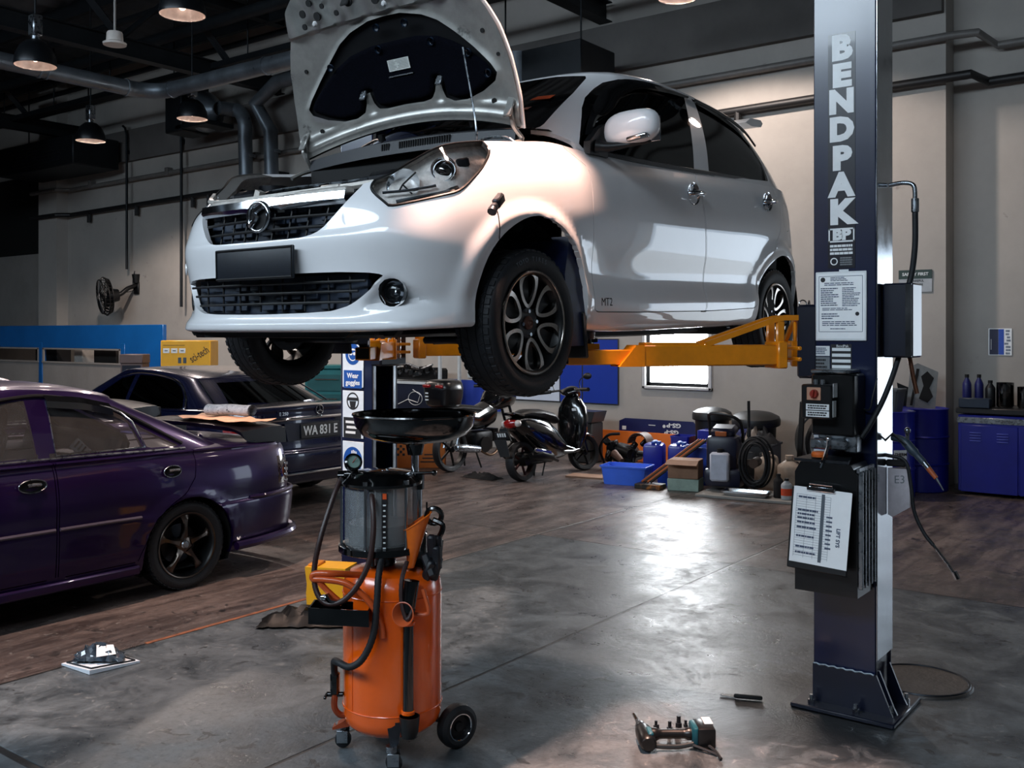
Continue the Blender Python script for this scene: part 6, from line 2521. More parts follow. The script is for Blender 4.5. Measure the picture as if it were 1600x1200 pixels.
M_SCOOT = mat('scooter_black', '#08090b', rough=.14, coat=.8, noise=(6., .1))
M_BIKED = mat('engine_black', '#101113', rough=.4, metal=.5, noise=(30., .4))
SC = thing('scooter', 'black scooter parked facing the wall, nearer of the two bikes', 'scooter', (-6.76, 9.14, 0), -.06, rot=(0, -.10, -.06))
bike_wheel(SC, .0, .225, .11, mat('rim_rust', '#4b3230', rough=.35, metal=.8))
bike_wheel(SC, 1.20, .225, .09, M_BIKED, steer=-.25)
mb = MB()
ell(mb, [(0, -.16, .66, .06, .03), (0, -.10, .645, .12, .085), (0, .05, .60, .155, .16), (0, .22, .53, .17, .23), (0, .40, .47, .17, .26), (0, .58, .39, .15, .21), (0, .74, .31, .13, .10)])
sb_ = mb.build('rear_body', M_SCOOT, SC, 60)
mb = MB()
for s in (1, -1):
    mb.tube(curve([(s * .06, -.14, .69), (s * .13, .05, .70), (s * .155, .25, .64), (s * .15, .45, .54), (s * .12, .62, .38), (s * .14, .85, .29)], 6), .008, 6)
mb.build('body_trim', M_STEEL, SC)
mb = MB()
ell(mb, [(0, -.20, .775, .06, .012), (0, -.12, .775, .085, .022), (0, 0, .745, .11, .03)])
mb.tube([(-.08, .05, .74), (-.07, -.15, .785), (.07, -.15, .785), (.08, .05, .74)], .012, 8)
mb.build('grab_rail', M_SCOOT, SC)
mb = MB()
ell(mb, [(0, -.02, .755, .09, .035), (0, .10, .77, .14, .05), (0, .32, .75, .15, .06), (0, .55, .70, .13, .06), (0, .68, .65, .07, .04)])
mb.build('seat', mat('seat_vinyl', '#0d0d0f', rough=.5), SC)
mb = MB()
ell(mb, [(0, -.185, .665, .04, .02), (0, -.165, .665, .085, .05), (0, -.12, .66, .11, .055)])
tl = mb.build('tail_lamp', M_REDL, SC)
for s in (1, -1):
    mb = MB()
    mb.ball((s * .10, -.125, .665), (.045, .04, .04), 14, 8)
    mb.build('turn_signal', mat('pale_lens', '#cfc8c4', rough=.15, coat=.8), SC)
mb = MB()
mb.prism([(-.09, .50), (.09, .50), (.07, .30), (-.07, .30)], (0, -.17, 0), (1, 0, 0), (0, -.35, 1), (0, .01, 0))
mb.prism([(-.05, .62), (.05, .62), (.08, .48), (-.08, .48)], (0, -.15, 0), (1, 0, 0), (0, -.2, 1), (0, .02, 0))
mf = mb.build('mud_flap', mat('flap_grey', '#22282c', rough=.5), SC)
mb = MB()
mb.box((0, -.30, .545), (.19, .008, .085), rot=(.3, 0, 0), bev=.003)
np_ = mb.build('number_plate', M_INK, SC)
mb = MB()
for k in range(4):
    mb.box((-.05 + k * .034, -.307, .548), (.022, .002, .045), rot=(.3, 0, 0))
mb.build('plate_characters', M_STICK, np_)
mb = MB()
mb.tube([(.17, -.02, .285), (.18, .10, .29), (.175, .32, .24), (.15, .40, .22), (.10, .55, .18)], [.035, .07, .06, .02, .018], 16)
mb.build('muffler', M_BIKED, SC)
mb = MB()
mb.box((.222, .14, .325), (.03, .30, .05), rot=(-.2, 0, 0), bev=.012)
mb.build('heat_shield', M_BRUSH, SC)
mb = MB()
mb.box((-.02, .22, .25), (.16, .46, .16), bev=.03)
mb.cyl((-.10, 0, .225), (.10, 0, .225), .05, seg=14)
mb.build('engine_case', M_BIKED, SC)
mb = MB()
ell(mb, [(0, .60, .29, .12, .04), (0, .80, .27, .15, .045), (0, .98, .29, .14, .06)])
mb.build('footboard', M_SCOOT, SC)
mb = MB()
rings = []
for z, y, a_, b_ in ((.26, .95, .13, .06), (.34, .97, .17, .10), (.48, 1.0, .21, .12), (.64, 1.02, .225, .125), (.78, 1.035, .20, .12), (.88, 1.04, .14, .10), (.94, 1.04, .07, .06)):
    rings.append([(a_ * (abs(math.cos(k)) ** .8) * math.copysign(1, math.cos(k)), y + b_ * math.sin(k) * (1 if math.sin(k) > 0 else .55), z) for k in np.linspace(0, 2 * PI, 24, endpoint=False)])
mb.loft(rings)
mb.build('leg_shield', M_SCOOT, SC, 50)
mb = MB()
mb.box((.09, .962, .76), (.06, .006, .03), rot=(.1, 0, .1))
mb.build('shield_sticker', M_STICK, SC)
mb = MB()
ell(mb, [(0, 1.00, .20, .03, .02), (0, 1.08, .36, .065, .05), (0, 1.22, .44, .07, .045), (0, 1.36, .40, .06, .04), (0, 1.43, .31, .03, .02)])
for s in (1, -1):
    mb.tube([(s * .06, 1.20, .225), (s * .06, 1.14, .42), (s * .03, 1.08, .60)], .02, 8)
mb.build('front_fender', M_SCOOT, SC)
mb = MB()
ell(mb, [(0, .93, .96, .05, .02), (0, .98, .98, .12, .05), (0, 1.06, .98, .13, .07), (0, 1.14, .95, .08, .06)])
mb.build('headset', M_SCOOT, SC)
mb = MB()
mb.tube(curve([(-.36, .90, .99), (-.20, .97, 1.0), (0, 1.0, 1.0), (.20, .97, 1.0), (.36, .90, .99)], 5), .013, 8)
for s in (1, -1):
    mb.cyl((s * .24, .95, .995), (s * .38, .89, .99), .024, seg=10)
    mb.tube([(s * .22, .99, .99), (s * .36, .945, .985)], .006, 6)
mb.build('handlebar', M_BLACKP, SC)
for s in (1, -1):
    mb = MB()
    mb.tube(curve([(s * .20, .97, 1.01), (s * .21, .95, 1.08), (s * .26, .93, 1.13), (s * .33, .92, 1.14)], 5), .006, 6)
    mb.ball((s * .36, .92, 1.15), (.065, .02, .04), 14, 8)
    mb.build('mirror', M_BLACKP, SC)
mb = MB()
mb.tube([(-.08, .35, .22), (-.17, .42, .03), (-.19, .44, .012)], .010, 8)
mb.tube([(.08, .34, .2), (.05, .30, .03)], .009, 6)
mb.build('side_stand', M_BIKED, SC)

MO = thing('motorcycle', 'black motorcycle with top box behind the catch tray', 'motorcycle', (-7.93, 9.23, 0), -.04)
bike_wheel(MO, 0, .275, .10, M_BIKED)
bike_wheel(MO, 1.24, .28, .08, M_BIKED, steer=-.2)
mb = MB()
ell(mb, [(0, -.28, .73, .03, .02), (0, -.15, .71, .09, .07), (0, .1, .66, .12, .12), (0, .4, .62, .13, .14), (0, .62, .66, .11, .18), (0, .80, .70, .08, .16)])
mb.build('body', M_SCOOT, MO, 60)
mb = MB()
ell(mb, [(0, -.20, .77, .08, .03), (0, .1, .78, .12, .045), (0, .45, .74, .11, .045), (0, .62, .70, .06, .03)])
mb.build('seat', mat('seat_vinyl', '#0d0d0f'), MO)
mb = MB()
mb.box((0, .52, .34), (.24, .34, .26), bev=.05, seg=2)
mb.cyl((-.15, .50, .30), (.15, .50, .30), .10, seg=18)
for k in range(5):
    mb.box((0, .72 + .02 * k, .40), (.18, .008, .16))
mb.build('engine', M_BIKED, MO)
mb = MB()
mb.tube([(.13, -.02, .30), (.14, .10, .29), (.13, .38, .25)], [.045, .055, .045], 14)
mb.lathe([(.0, .0), (.022, 0), (.03, .01), (.045, .0)], (.13, -.03, .30), (0, -1, 0), 16)
mb.build('muffler', M_STEEL, MO)
mb = MB()
mb.tube(curve([(.13, .38, .25), (.13, .6, .16), (.10, .78, .22), (.04, .82, .36)], 5), .018, 8)
mb.build('exhaust_pipe', mat('pipe_bronze', '#6b5646', rough=.3, metal=1.), MO)
mb = MB()
for s in (1, -1):
    mb.tube([(s * .07, 1.24, .28), (s * .07, 1.05, .75), (s * .05, .98, .92)], .018, 8)
ell(mb, [(0, 1.0, .42, .03, .02), (0, 1.12, .53, .06, .04), (0, 1.26, .575, .065, .03), (0, 1.42, .50, .04, .02)])
mb.build('front_fork', M_BIKED, MO)
mb = MB()
ell(mb, [(0, .62, .80, .06, .06), (0, .72, .84, .13, .14), (0, .86, .88, .15, .18), (0, 1.0, .90, .15, .19), (0, 1.12, .88, .13, .15), (0, 1.20, .86, .07, .08)])
mb.build('headset', M_SCOOT, MO)
mb = MB()
mb.tube(curve([(-.36, .88, 1.0), (-.20, .96, 1.01), (0, .98, .98), (.20, .96, 1.01), (.36, .88, 1.0)], 5), .013, 8)
for s in (1, -1):
    mb.cyl((s * .26, .93, 1.005), (s * .38, .87, 1.0), .02, seg=10)
mb.build('handlebar', M_BLACKP, MO)
for s in (1, -1):
    mb = MB()
    mb.tube([(s * .1, .35, .25), (s * .14, .42, .02)], .012, 6)
    mb.build('centre_stand_leg', M_BIKED, MO)
    mb = MB()
    mb.tube([(s * .10, 0, .28), (s * .12, .08, .60)], [.02, .024], 8)
    mb.build('shock_absorber', M_STEEL, MO)
mb = MB()
mb.box((0, -.27, .70), (.17, .05, .07), bev=.02)
mb.build('tail_lamp', M_REDL, MO)
mb = MB()
mb.prism([(-.08, 0), (.08, 0), (.07, -.26), (-.07, -.26)], (0, -.28, .66), (1, 0, 0), (0, -.25, 1), (0, .01, 0))
mb.build('mud_flap', mat('flap_grey', '#22282c'), MO)
mb = MB()
mb.box((0, -.10, .80), (.20, .28, .02), bev=.005)
mb.build('luggage_rack', M_BIKED, MO)
TB = thing('top_box', 'black luggage box with red reflectors on the motorcycle rack', 'luggage box', (-7.93, 9.13, .812), -.04)
mb = MB()
rings = []
for z, s in ((0, .78), (.02, .90), (.12, 1.0), (.20, 1.02), (.21, 1.03), (.28, .96), (.31, .80), (.32, .5)):
    rings.append([(.215 * s * (abs(math.cos(k)) ** .6) * math.copysign(1, math.cos(k)), -.02 + .19 * s * (abs(math.sin(k)) ** .6) * math.copysign(1, math.sin(k)), z) for k in np.linspace(0, 2 * PI, 28, endpoint=False)])
mb.loft(rings)
mb.build('box_shell', mat('box_black', '#0c0d10', rough=.3, coat=.3), TB)
for s in (1, -1):
    mb = MB()
    mb.box((s * .10, -.205, .245), (.13, .03, .04), rot=(.1, 0, s * -.15), bev=.01)
    mb.build('reflector', M_REDL, TB)
mb = MB()
for z in (.08, .12, .16):
    mb.box((-.10, -.208, z), (.05, .008, .016))
mb.build('sticker', M_STICK, TB)

# ---- boards on the wall
def board(name, label, cat, x0, x1, z0, z1, panels, y=11.595, frame='#20242a'):
    t = thing(name, label, cat, ((x0 + x1) / 2, y, (z0 + z1) / 2))
    w_, h_ = x1 - x0, z1 - z0
    mb = MB()
    mb.box((0, -.012, 0), (w_, .02, h_), bev=.003)
    mb.build('frame', mat('board_frame_' + frame[1:], frame, rough=.45), t)
    for a, b, c, nm in panels:
        mb = MB()
        mb.box(((a + b) / 2 * w_ - w_ / 2, -.0235, 0), ((b - a) * w_ - .02, .003, h_ - .03))
        mb.build(nm, mat('panel_' + c[1:], c, rough=.35, noise=(3., .06)), t)
    return t


board('notice_board', 'wall board half pale and half deep blue, left of the bright window', 'notice board', -8.75, -6.95, .72, 1.62, [(0, .47, '#c4cfe0', 'pale_panel'), (.68, 1, '#14349a', 'blue_panel'), (.47, .68, '#14349a', 'blue_panel')])
board('notice_board', 'blue board low on the wall behind the motorcycle', 'notice board', -10.35, -8.95, .52, 1.0, [(0, 1, '#2a3f9a', 'blue_panel')], frame='#8c9096')
board('notice_board', 'pale board in white frame above the motorcycle', 'notice board', -9.6, -8.95, 1.02, 1.55, [(0, 1, '#a9b8b8', 'pale_panel')], frame='#c9cdce')
DC = thing('display_stand', 'white framed display stand carrying engine parts at the back, left of the motorcycles', 'display stand', (-10.25, 11.2, 0))
mb = MB()
for x in (-.62, .62):
    for y in (-.22, .22):
        mb.box((x, y, .75), (.04, .04, 1.5))
mb.box((0, 0, .95), (1.28, .5, .035))
mb.box((0, 0, .50), (1.28, .5, .035))
mb.build('stand_frame', mat('stand_white', '#b8c0c4', rough=.4), DC)
mb = MB()
mb.box((0, -.235, .73), (1.2, .01, .42))
dp = mb.build('drawing_panel', mat('panel_navy', '#131c30', rough=.4), DC)
mb = MB()
mb.tube([(-.2, -.243, .62), (.0, -.243, .70), (.2, -.243, .66), (.25, -.243, .78), (.1, -.243, .85)], .006, 5)
mb.tube([(.14 * math.cos(a) + .15, -.243, .72 + .1 * math.sin(a)) for a in np.linspace(0, 2 * PI, 20, endpoint=False)], .004, 5, closed=True)
mb.build('white_drawing', M_STICK, dp)
EN = thing('cutaway_engine', 'dark cutaway engine lying on the display stand', 'engine', (-10.25, 11.2, .968))
rn = random.Random(8)
mb = MB()
mb.box((0, 0, .11), (.95, .30, .18), bev=.03)
for k in range(9):
    mb.box((-.42 + k * .105, rn.uniform(-.15, -.1), rn.uniform(.1, .24)), (.08, .10, rn.uniform(.06, .12)), rot=(0, 0, rn.uniform(-.4, .4)), bev=.01)
mb.build('engine_block', M_BIKED, EN)
mb = MB()
for k in range(6):
    mb.cyl((-.38 + k * .14, -.17, .10 + .03 * (k % 3)), (-.38 + k * .14, -.12, .10 + .03 * (k % 3)), .035, seg=12)
mb.tube(curve([(-.4, -.17, .2), (-.1, -.2, .27), (.2, -.18, .2), (.42, -.16, .26)], 5), .018, 8)
mb.build('bright_fitting', M_STEEL, EN)
TC = thing('tool_cabinet', 'teal workshop cabinet behind the dark blue saloon', 'cabinet', (-10.1, 9.3, 0), math.radians(30))
mb = MB()
mb.box((0, 0, .62), (.62, .48, 1.18), bev=.012)
mb.box((0, 0, 1.24), (.66, .52, .05), bev=.01)
mb.build('casing', mat('teal_enamel', '#1f6a6c', rough=.4, noise=(4., .2)), TC)
for k in range(4):
    mb = MB()
    mb.box((0, -.247, .25 + k * .26), (.54, .016, .22), bev=.004)
    d = mb.build('drawer', mat('teal_dark', '#185254', rough=.4), TC)
    mb = MB()
    mb.tube([(-.16, -.26, .30 + k * .26), (-.15, -.285, .30 + k * .26), (.15, -.285, .30 + k * .26), (.16, -.26, .30 + k * .26)], .007, 6)
    mb.build('drawer_handle', M_CHROME, d)
# yellow charger machine
YM = thing('service_machine', 'yellow service machine with meters and sci-tech lettering', 'machine', (-13.42, 9.29, 0), math.radians(37.1))
mb = MB()
mb.box((0, .2, .80), (.78, .42, 1.56), bev=.012)
mb.build('casing', mat('machine_yellow', '#dda522', rough=.4, noise=(4., .08)), YM)
mb = MB()
for k in range(3):
    mb.box((-.30 + k * .125, -.012, 1.42), (.10, .006, .075), bev=.003)
ym = mb.build('meter', M_STICK, YM)
mb = MB()
for k in range(3):
    mb.box((-.30 + k * .125, -.017, 1.42), (.05, .002, .012))
mb.build('meter_needle', M_INK, ym)
for k in range(2):
    mb = MB()
    mb.box((-.09 + k * .08, -.014, 1.27), (.05, .006, .09), bev=.003)
    mb.build('switch', mat('switch_slate', '#3b4a55', rough=.4), YM)
mb = MB()
mb.box((-.18, -.014, 1.505), (.34, .003, .006))
mb.build('printed_line', M_INK, YM)
text('sci-tech', .17, 'machine_lettering', mat('ink_brown', '#4a3517', rough=.6), YM, (.215, -.012, 1.36), (1, 0, .62), (-.62, 0, 1), .001, .002, .62)
BX = thing('battery_box', 'small dark boxed tester beside the yellow machine', 'box', (-13.95, 8.75, 0), math.radians(37.1))
mb = MB()
mb.box((0, 0, .62), (.34, .3, 1.22), bev=.01)
mb.box((0, -.01, 1.30), (.36, .32, .14), bev=.01)
mb.build('casing', mat('box_mauve', '#5b4a48', rough=.5), BX)
mb = MB()
mb.box((0, -.155, 1.12), (.28, .01, .16))
mb.build('screen', M_NAVY, BX)
# blue partition
PT = thing('office_partition', 'bright blue partition with window openings at the left back', 'partition', (-15.95, 10.6, 0))
M_PB = mat('partition_blue', '#1560a8', rough=.3, coat=.3, noise=(1.5, .12))
mb = MB()
mb.box((-4.2, 0, 1.62), (8.4, .08, .46), bev=.006)
mb.box((-.62, 0, .70), (1.24, .08, 1.40), bev=.006)
mb.build('blue_panel', M_PB, PT)
for x in (-1.30, -4.35, -7.4):
    mb = MB()
    mb.box((x, 0, .75), (.14, .09, 1.5), bev=.006)
    mb.build('post', M_PB, PT)
mb = MB()
mb.box((-4.7, .0, .54), (7.3, .06, 1.08))
mb.build('grey_panel', M_WALL2, PT)
for x0, x1 in ((-4.28, -1.37), (-7.33, -4.42)):
    mb = MB()
    for x in (x0 + .03, x1 - .03):
        mb.box((x, -.03, 1.235), (.05, .03, .30))
    mb.box(((x0 + x1) / 2, -.03, 1.375), (x1 - x0, .03, .03))
    mb.box(((x0 + x1) / 2, -.03, 1.10), (x1 - x0, .05, .03))
    mb.build('opening_trim', M_WALL2, PT)
rn = random.Random(2)
for k, (x, w_, h_, c, lab) in enumerate(((-17.5, .7, .35, '#c9ccd0', 'white file box seen through the right partition opening'), (-18.6, .9, .45, '#2a2724', 'dark box seen through the right partition opening'), (-19.6, .35, .40, '#b9b4ae', 'narrow pale box between two dark ones behind the partition'), (-20.9, 1.0, .4, '#1b1b1e', 'dark cabinet seen through the left partition opening'))):
    t = thing('storage_box', lab, 'box', (x, 11.15, 0))
    mb = MB()
    mb.box((0, 0, .52), (w_, .35, 1.04), bev=.01)
    mb.box((0, 0, 1.04 + h_ / 2), (w_ * .9, .32, h_), bev=.01)
    mb.build('box_body', mat('storage_%d' % k, c, rough=.6), t)
# far parked car: only its roof shows at the left edge
FC = dup(PC, (-8.98, 2.05, 0), 0, 'dark parked saloon hidden behind the purple one, only its roof showing at the left edge')
CL = thing('blue_cloth', 'crumpled blue cloth on the roof of the car at the far left edge', 'cloth', (-8.75, 3.55, 1.405))
rn = random.Random(12)
mb = MB()
G = [[(x + rn.uniform(-.02, .02), y + rn.uniform(-.02, .02), .02 + rn.uniform(0, .10) * (1 - abs(x) / .5)) for y in np.linspace(-.25, .25, 9)] for x in np.linspace(-.4, .4, 13)]
mb.grid(G)
mb.build('cloth', mat('cloth_blue', '#3b5d86', rough=.9, noise=(8., .3)), CL, 70)

# ---- wall fan, signs
FN = thing('wall_fan', 'black wall fan in a wire cage on the back wall at the left', 'fan', (-18.40, 11.598, 2.62))
mb = MB()
mb.box((0, -.02, .0), (.16, .04, .26), bev=.01)
mb.cyl((0, -.03, .1), (0, -.03, .28), .06, .09, 12)
mb.tube(curve([(0, -.04, .05), (.0, -.22, -.02), (-.02, -.34, -.12), (-.05, -.42, -.16)], 5), .045, 10)
mb.build('bracket', M_BLACKP, FN)
FA = V((-.30, -.95, -.12)).normalized()
fc_ = V((-.12, -.58, -.18))
mb = MB()
mb.lathe([(.0, -.22), (.12, -.2), (.15, -.05), (.12, .0), (0, .0)], fc_, FA, 20)
mb.build('motor', M_BLACKP, FN)
mb = MB()
u_, w_ = frame_of(FA)
for off, r in ((-.02, .34), (.06, .385), (.14, .34)):
    mb.tube([fc_ + FA * off + (u_ * math.cos(a) + w_ * math.sin(a)) * r for a in np.linspace(0, 2 * PI, 40, endpoint=False)], .012, 5, closed=True)
for k in range(28):
    a = 2 * PI * k / 28
    d = u_ * math.cos(a) + w_ * math.sin(a)
    mb.tube([fc_ + FA * .17 + d * .08, fc_ + FA * .14 + d * .34, fc_ + FA * .06 + d * .385, fc_ + FA * -.02 + d * .34, fc_ + FA * -.06 + d * .10], .008, 4)
mb.build('cage', M_BLACKP, FN)
mb = MB()
for k in range(5):
    a = 2 * PI * k / 5
    d = u_ * math.cos(a) + w_ * math.sin(a)
    e = d.cross(FA)
    mb.add([fc_ + d * .05 - e * .05 + FA * .04, fc_ + d * .31 - e * .14 + FA * .02, fc_ + d * .33 + e * .10 + FA * .09, fc_ + d * .06 + e * .05 + FA * .07], [(0, 1, 2, 3)])
mb.build('fan_blade', mat('blade_dark', '#0e0f11', rough=.4), FN)
mb = MB()
mb.tube(curve([(-.06, -.03, .35), (-.10, -.05, .15), (-.06, -.06, -.05), (-.05, -.3, -.10)], 5), .008, 6)
mb.build('cord', M_BLACKP, FN)
SF = thing('wall_sign', 'green and white SAFETY FIRST sign on the wall right of the lift column', 'sign', (-3.10, 11.596, 2.28))
mb = MB()
mb.box((0, -.005, 0), (.36, .008, .25), bev=.002)
sb2 = mb.build('sign_board', mat('sign_grey_white', '#a3a9ae', rough=.5), SF)
mb = MB()
mb.box((0, -.0105, .075), (.36, .002, .10))
mb.build('green_band', mat('sign_green', '#14302a', rough=.5), sb2)
text('SAFETY FIRST', .048, 'sign_title', M_STICK, sb2, (0, -.012, .075), (1, 0, 0), (0, 0, 1), .0005, .001, .98)
for k, s in enumerate(('BE CAREFUL', 'BE AWARE', 'BE SAFE')):
    text(s, .034, 'sign_line', M_INK, sb2, (0, -.0098, .0 - k * .042), (1, 0, 0), (0, 0, 1), .0005, .001)
PS = thing('poster', 'small blue poster on the wall above the workbench', 'poster', (-2.30, 11.945, 1.60))
mb = MB()
mb.box((0, -.003, 0), (.235, .004, .295))
po = mb.build('poster_sheet', M_PAPER, PS)
mb = MB()
mb.box((-.062, -.006, 0), (.09, .001, .28))
mb.build('navy_field', mat('poster_navy', '#10153c', rough=.5), po)
mb = MB()
mb.box((.012, -.006, 0), (.055, .001, .28))
mb.build('blue_field', mat('poster_blue', '#1c49ae', rough=.5), po)
mb = MB()
rn = random.Random(5)
for k in range(8):
    mb.box((.075 + rn.uniform(-.012, .012), -.006, -.125 + k * .035), (rn.uniform(.03, .05), .001, .022))
mb.build('picture_strip', mat('poster_photo', '#7c8796', rough=.5, noise=(60., .5)), po)
mb = MB()
for k in range(9):
    mb.box((-.09, -.0068, -.08 + k * .013), (.008, .0006, .008))
mb.build('vertical_lettering', M_STICK, po)
mb = MB()
rn = random.Random(3)
mb.lathe([(0, 0), (.03, 0), (.035, -.01), (.02, -.012), (0, -.012)], (-1.98, 11.94, 2.0), (0, 1, 0), 9)  # the hole's dark depth put in as a small black disc
tag(mb.build('wall_hole_mark', M_DARK), 'dark broken hole mark in the plaster above the poster', 'hole')
# ---- stores along the wall
M_BLU = mat('drum_blue', '#141f8e', rough=.35, coat=.3, noise=(3., .18), wear=('#0a0c20', 7., .68))
M_TUB = mat('tub_blue', '#2450c8', rough=.4, noise=(4., .08))
M_BIN = mat('bin_black', '#0c0d0f', rough=.45, noise=(4., .2))
M_CARD = mat('cardboard', '#8a6a55', rough=.85, noise=(9., .15))
M_JUG = mat('jug_natural', '#a99b8d', rough=.5, noise=(9., .18))
M_ORB = mat('board_orange', '#e0701c', rough=.45, noise=(3., .08))


def bottle(name, label, loc, r, h, m, capm, cat='bottle', neck=.35, group=None, handle=False, sq=1., rz=0):
    t = thing(name, label, cat, loc, rz, group)
    mb = MB()
    hb_ = h * .68
    prof = [(r * .92, .0), (r, .012), (r, hb_), (r * .9, hb_ + .06 * h), (r * neck, h * .88), (r * neck, h * .93)]
    mb.lathe([(0, 0)] + prof + [(0, h * .93)], (0, 0, 0), (0, 0, 1), 24)
    mb.v = [(x, y * sq, z) for x, y, z in mb.v]
    if handle:
        mb.tube(curve([(r * .4, 0, h * .90), (r * .85, 0, h * .86), (r * .95, 0, h * .72), (r * .9, 0, h * .62)], 5), r * .13, 8)
    mb.build('bottle_body', m, t)
    mb = MB()
    mb.lathe([(0, h), (r * neck * 1.15, h), (r * neck * 1.2, h * .90), (0, h * .90)], (0, 0, 0), (0, 0, 1), 18)
    mb.build('cap', capm, t)
    return t


def boxthing(name, label, cat, loc, size, m, rz=0, flaps=False, group=None, bev=.006):
    t = thing(name, label, cat, loc, rz, group)
    mb = MB()
    mb.box((0, 0, size[2] / 2), size, bev=bev)
    mb.build('body', m, t)
    return t


def opentub(name, label, cat, loc, a, b, h, m, rz=0, taper=.88):
    t = thing(name, label, cat, loc, rz)
    mb = MB()

    def ring(s, z, d=0):
        return [(x * s * (a / 2 - d), y * s * (b / 2 - d), z) for x, y in ((-1, -.86), (-.86, -1), (.86, -1), (1, -.86), (1, .86), (.86, 1), (-.86, 1), (-1, .86))]
    mb.loft([ring(taper, 0), ring(1, h), ring(1.05, h), ring(1.05, h - .02), ring(1.0, h - .02)], caps=False)
    mb.loft([ring(taper, .008, .008), ring(1, h, .008)], caps=False)
    mb.f.append(list(range(8)))
    mb.mi.append(0)
    mb.build('tub', m, t)
    return t


# bins
for (x, y, r, h, tilt, lab) in ((-5.39, 11.20, .215, .70, 0, 'round black bin with domed lid, left of the two against the wall'), (-4.79, 11.12, .25, .69, .10, 'wide black bin with loose lid, right of the two against the wall')):
    t = thing('waste_bin', lab, 'bin', (x, y, 0), 0, 'black bins against the wall')
    mb = MB()
    mb.lathe([(0, 0), (r * .82, 0), (r * .86, .02), (r * .97, h), (r * .98, h), (r * .98, h - .03)], (0, 0, 0), (0, 0, 1), 36)
    mb.build('bin_body', M_BIN, t)
    mb = MB()
    mb.lathe([(r * 1.04, h - .07), (r * 1.12, h - .06), (r * 1.13, h + .0), (r * 1.08, h + .03), (r * .8, h + .065), (r * .4, h + .085), (0, h + .09)], (0, 0, 0), (tilt * .5, -tilt, 1), 36)
    mb.build('lid', M_BIN, t)
# blue and orange boards leaning on the wall
t = thing('leaning_board', 'orange printed board standing on the floor behind the blue canisters', 'board', (-6.35, 11.42, 0), rot=(-.10, 0, 0))
mb = MB()
mb.box((0, 0, .20), (1.75, .02, .39), bev=.004)
bd = mb.build('board', M_ORB, t)
mb = MB()
for i in range(4):
    for j in range(5):
        if (i + j) % 2 == 0:
            mb.box((.66 + i * .035, -.0115, .12 + j * .035), (.03, .002, .03))
mb.build('chequer_print', M_INK, bd)
t = thing('leaning_board', 'dark blue printed board upside down above the orange board', 'board', (-6.35, 11.50, .0), rot=(-.05, 0, 0))
mb = MB()
mb.prism([(-.55, .0), (.60, .0), (.60, .50), (.54, .56), (-.46, .56), (-.55, .52)], (0, -.01, .0), (1, 0, 0), (0, 0, 1), (0, .02, 0))
bd = mb.build('board', mat('board_navy', '#0e1550', rough=.4), t)
for x, z in ((.27, .50), (.24, .41)):
    text('GS-P', .075, 'board_lettering', M_STICK, bd, (x, -.012, z), (-1, 0, 0), (0, 0, -1), .0006, .003, 1.35)
mb = MB()
mb.lathe([(0, 0), (.022, 0)], (.13, -.0125, .48), (0, -1, 0), 16)
mb.box((-.05, -.0125, .485), (.10, .001, .01))
mb.box((-.47, -.0125, .43), (.06, .001, .05))
mb.build('small_print', M_STICK, bd)
t = thing('printed_carton', 'orange carton with black chequers on the floor left of the motorcycle rear wheel', 'carton', (-8.50, 9.33, 0), math.radians(37.1))
mb = MB()
mb.box((0, 0, .18), (.62, .22, .36), bev=.005)
bd = mb.build('carton_body', mat('carton_orange', '#b8641f', rough=.6, noise=(5., .15)), t)
mb = MB()
for i in range(3):
    for j in range(4):
        if (i + j) % 2 == 0:
            mb.box((-.28 + i * .035, -.1115, .17 + j * .035), (.03, .002, .03))
mb.build('chequer_print', M_INK, bd)
mb = MB()
for k in range(3):
    mb.box((.14, -.1115, .08 + k * .045), (.28 - .05 * k, .002, .015))
mb.build('printed_bars', M_INK, bd)
# scrap engine, bowl, cardboard
EGN = thing('scrap_engine', 'greasy scrap engine with round basket cover by the orange board', 'engine', (-6.30, 10.66, 0))
rn = random.Random(21)
mb = MB()
mb.box((0, 0, .20), (.30, .26, .22), rot=(0, .2, .3), bev=.04)
mb.cyl((-.18, -.05, .28), (.14, -.12, .22), .08, .06, 14)
for k in range(10):
    mb.box((rn.uniform(-.28, .25), rn.uniform(-.15, .1), rn.uniform(.05, .40)), (rn.uniform(.05, .16), rn.uniform(.04, .1), rn.uniform(.03, .12)), rot=(rn.uniform(-1, 1), rn.uniform(-1, 1), rn.uniform(-1, 1)), bev=.012)
mb.tube(curve([(-.3, 0, .05), (-.32, -.08, .25), (-.2, -.1, .42), (-.05, -.05, .45)], 5), .018, 8)
for s in (-.2, 0, .18):
    mb.cyl((s, -.1, .0), (s * .8, -.05, .16), .02, seg=8)
mb.build('engine_lump', M_BIKED, EGN)
mb = MB()
for k in range(12):
    a = PI * k / 11
    mb.tube([(.18 + .14 * math.cos(a), -.02, .34 + .10 * math.sin(a)), (.18 + .14 * math.cos(a), .16, .34 + .10 * math.sin(a))], .006, 5)
mb.lathe([(.13, 0), (.14, .0), (.14, .18), (.13, .18)], (.18, -.02, .33), (0, 1, 0), 24, a0=0, a1=PI)
mb.build('basket_cover', mat('rust_brown', '#4a3024', rough=.6), EGN)
mb = MB()
mb.cyl((-.05, -.18, .22), (.12, -.28, .15), .05, .03, 12)
mb.build('cast_snout', mat('cast_brown', '#5a4238', rough=.55, metal=.3), EGN)
t = thing('metal_bowl', 'shiny metal bowl on the floor in front of the scrap engine', 'bowl', (-6.0, 10.20, 0))
mb = MB()
mb.lathe([(0, .0), (.12, .0), (.15, .03), (.175, .12), (.18, .125), (.165, .11), (.135, .035), (0, .02)], (0, 0, 0), (0, 0, 1), 32)
mb.build('bowl', mat('bowl_steel', '#8d8076', rough=.2, metal=1.), t)
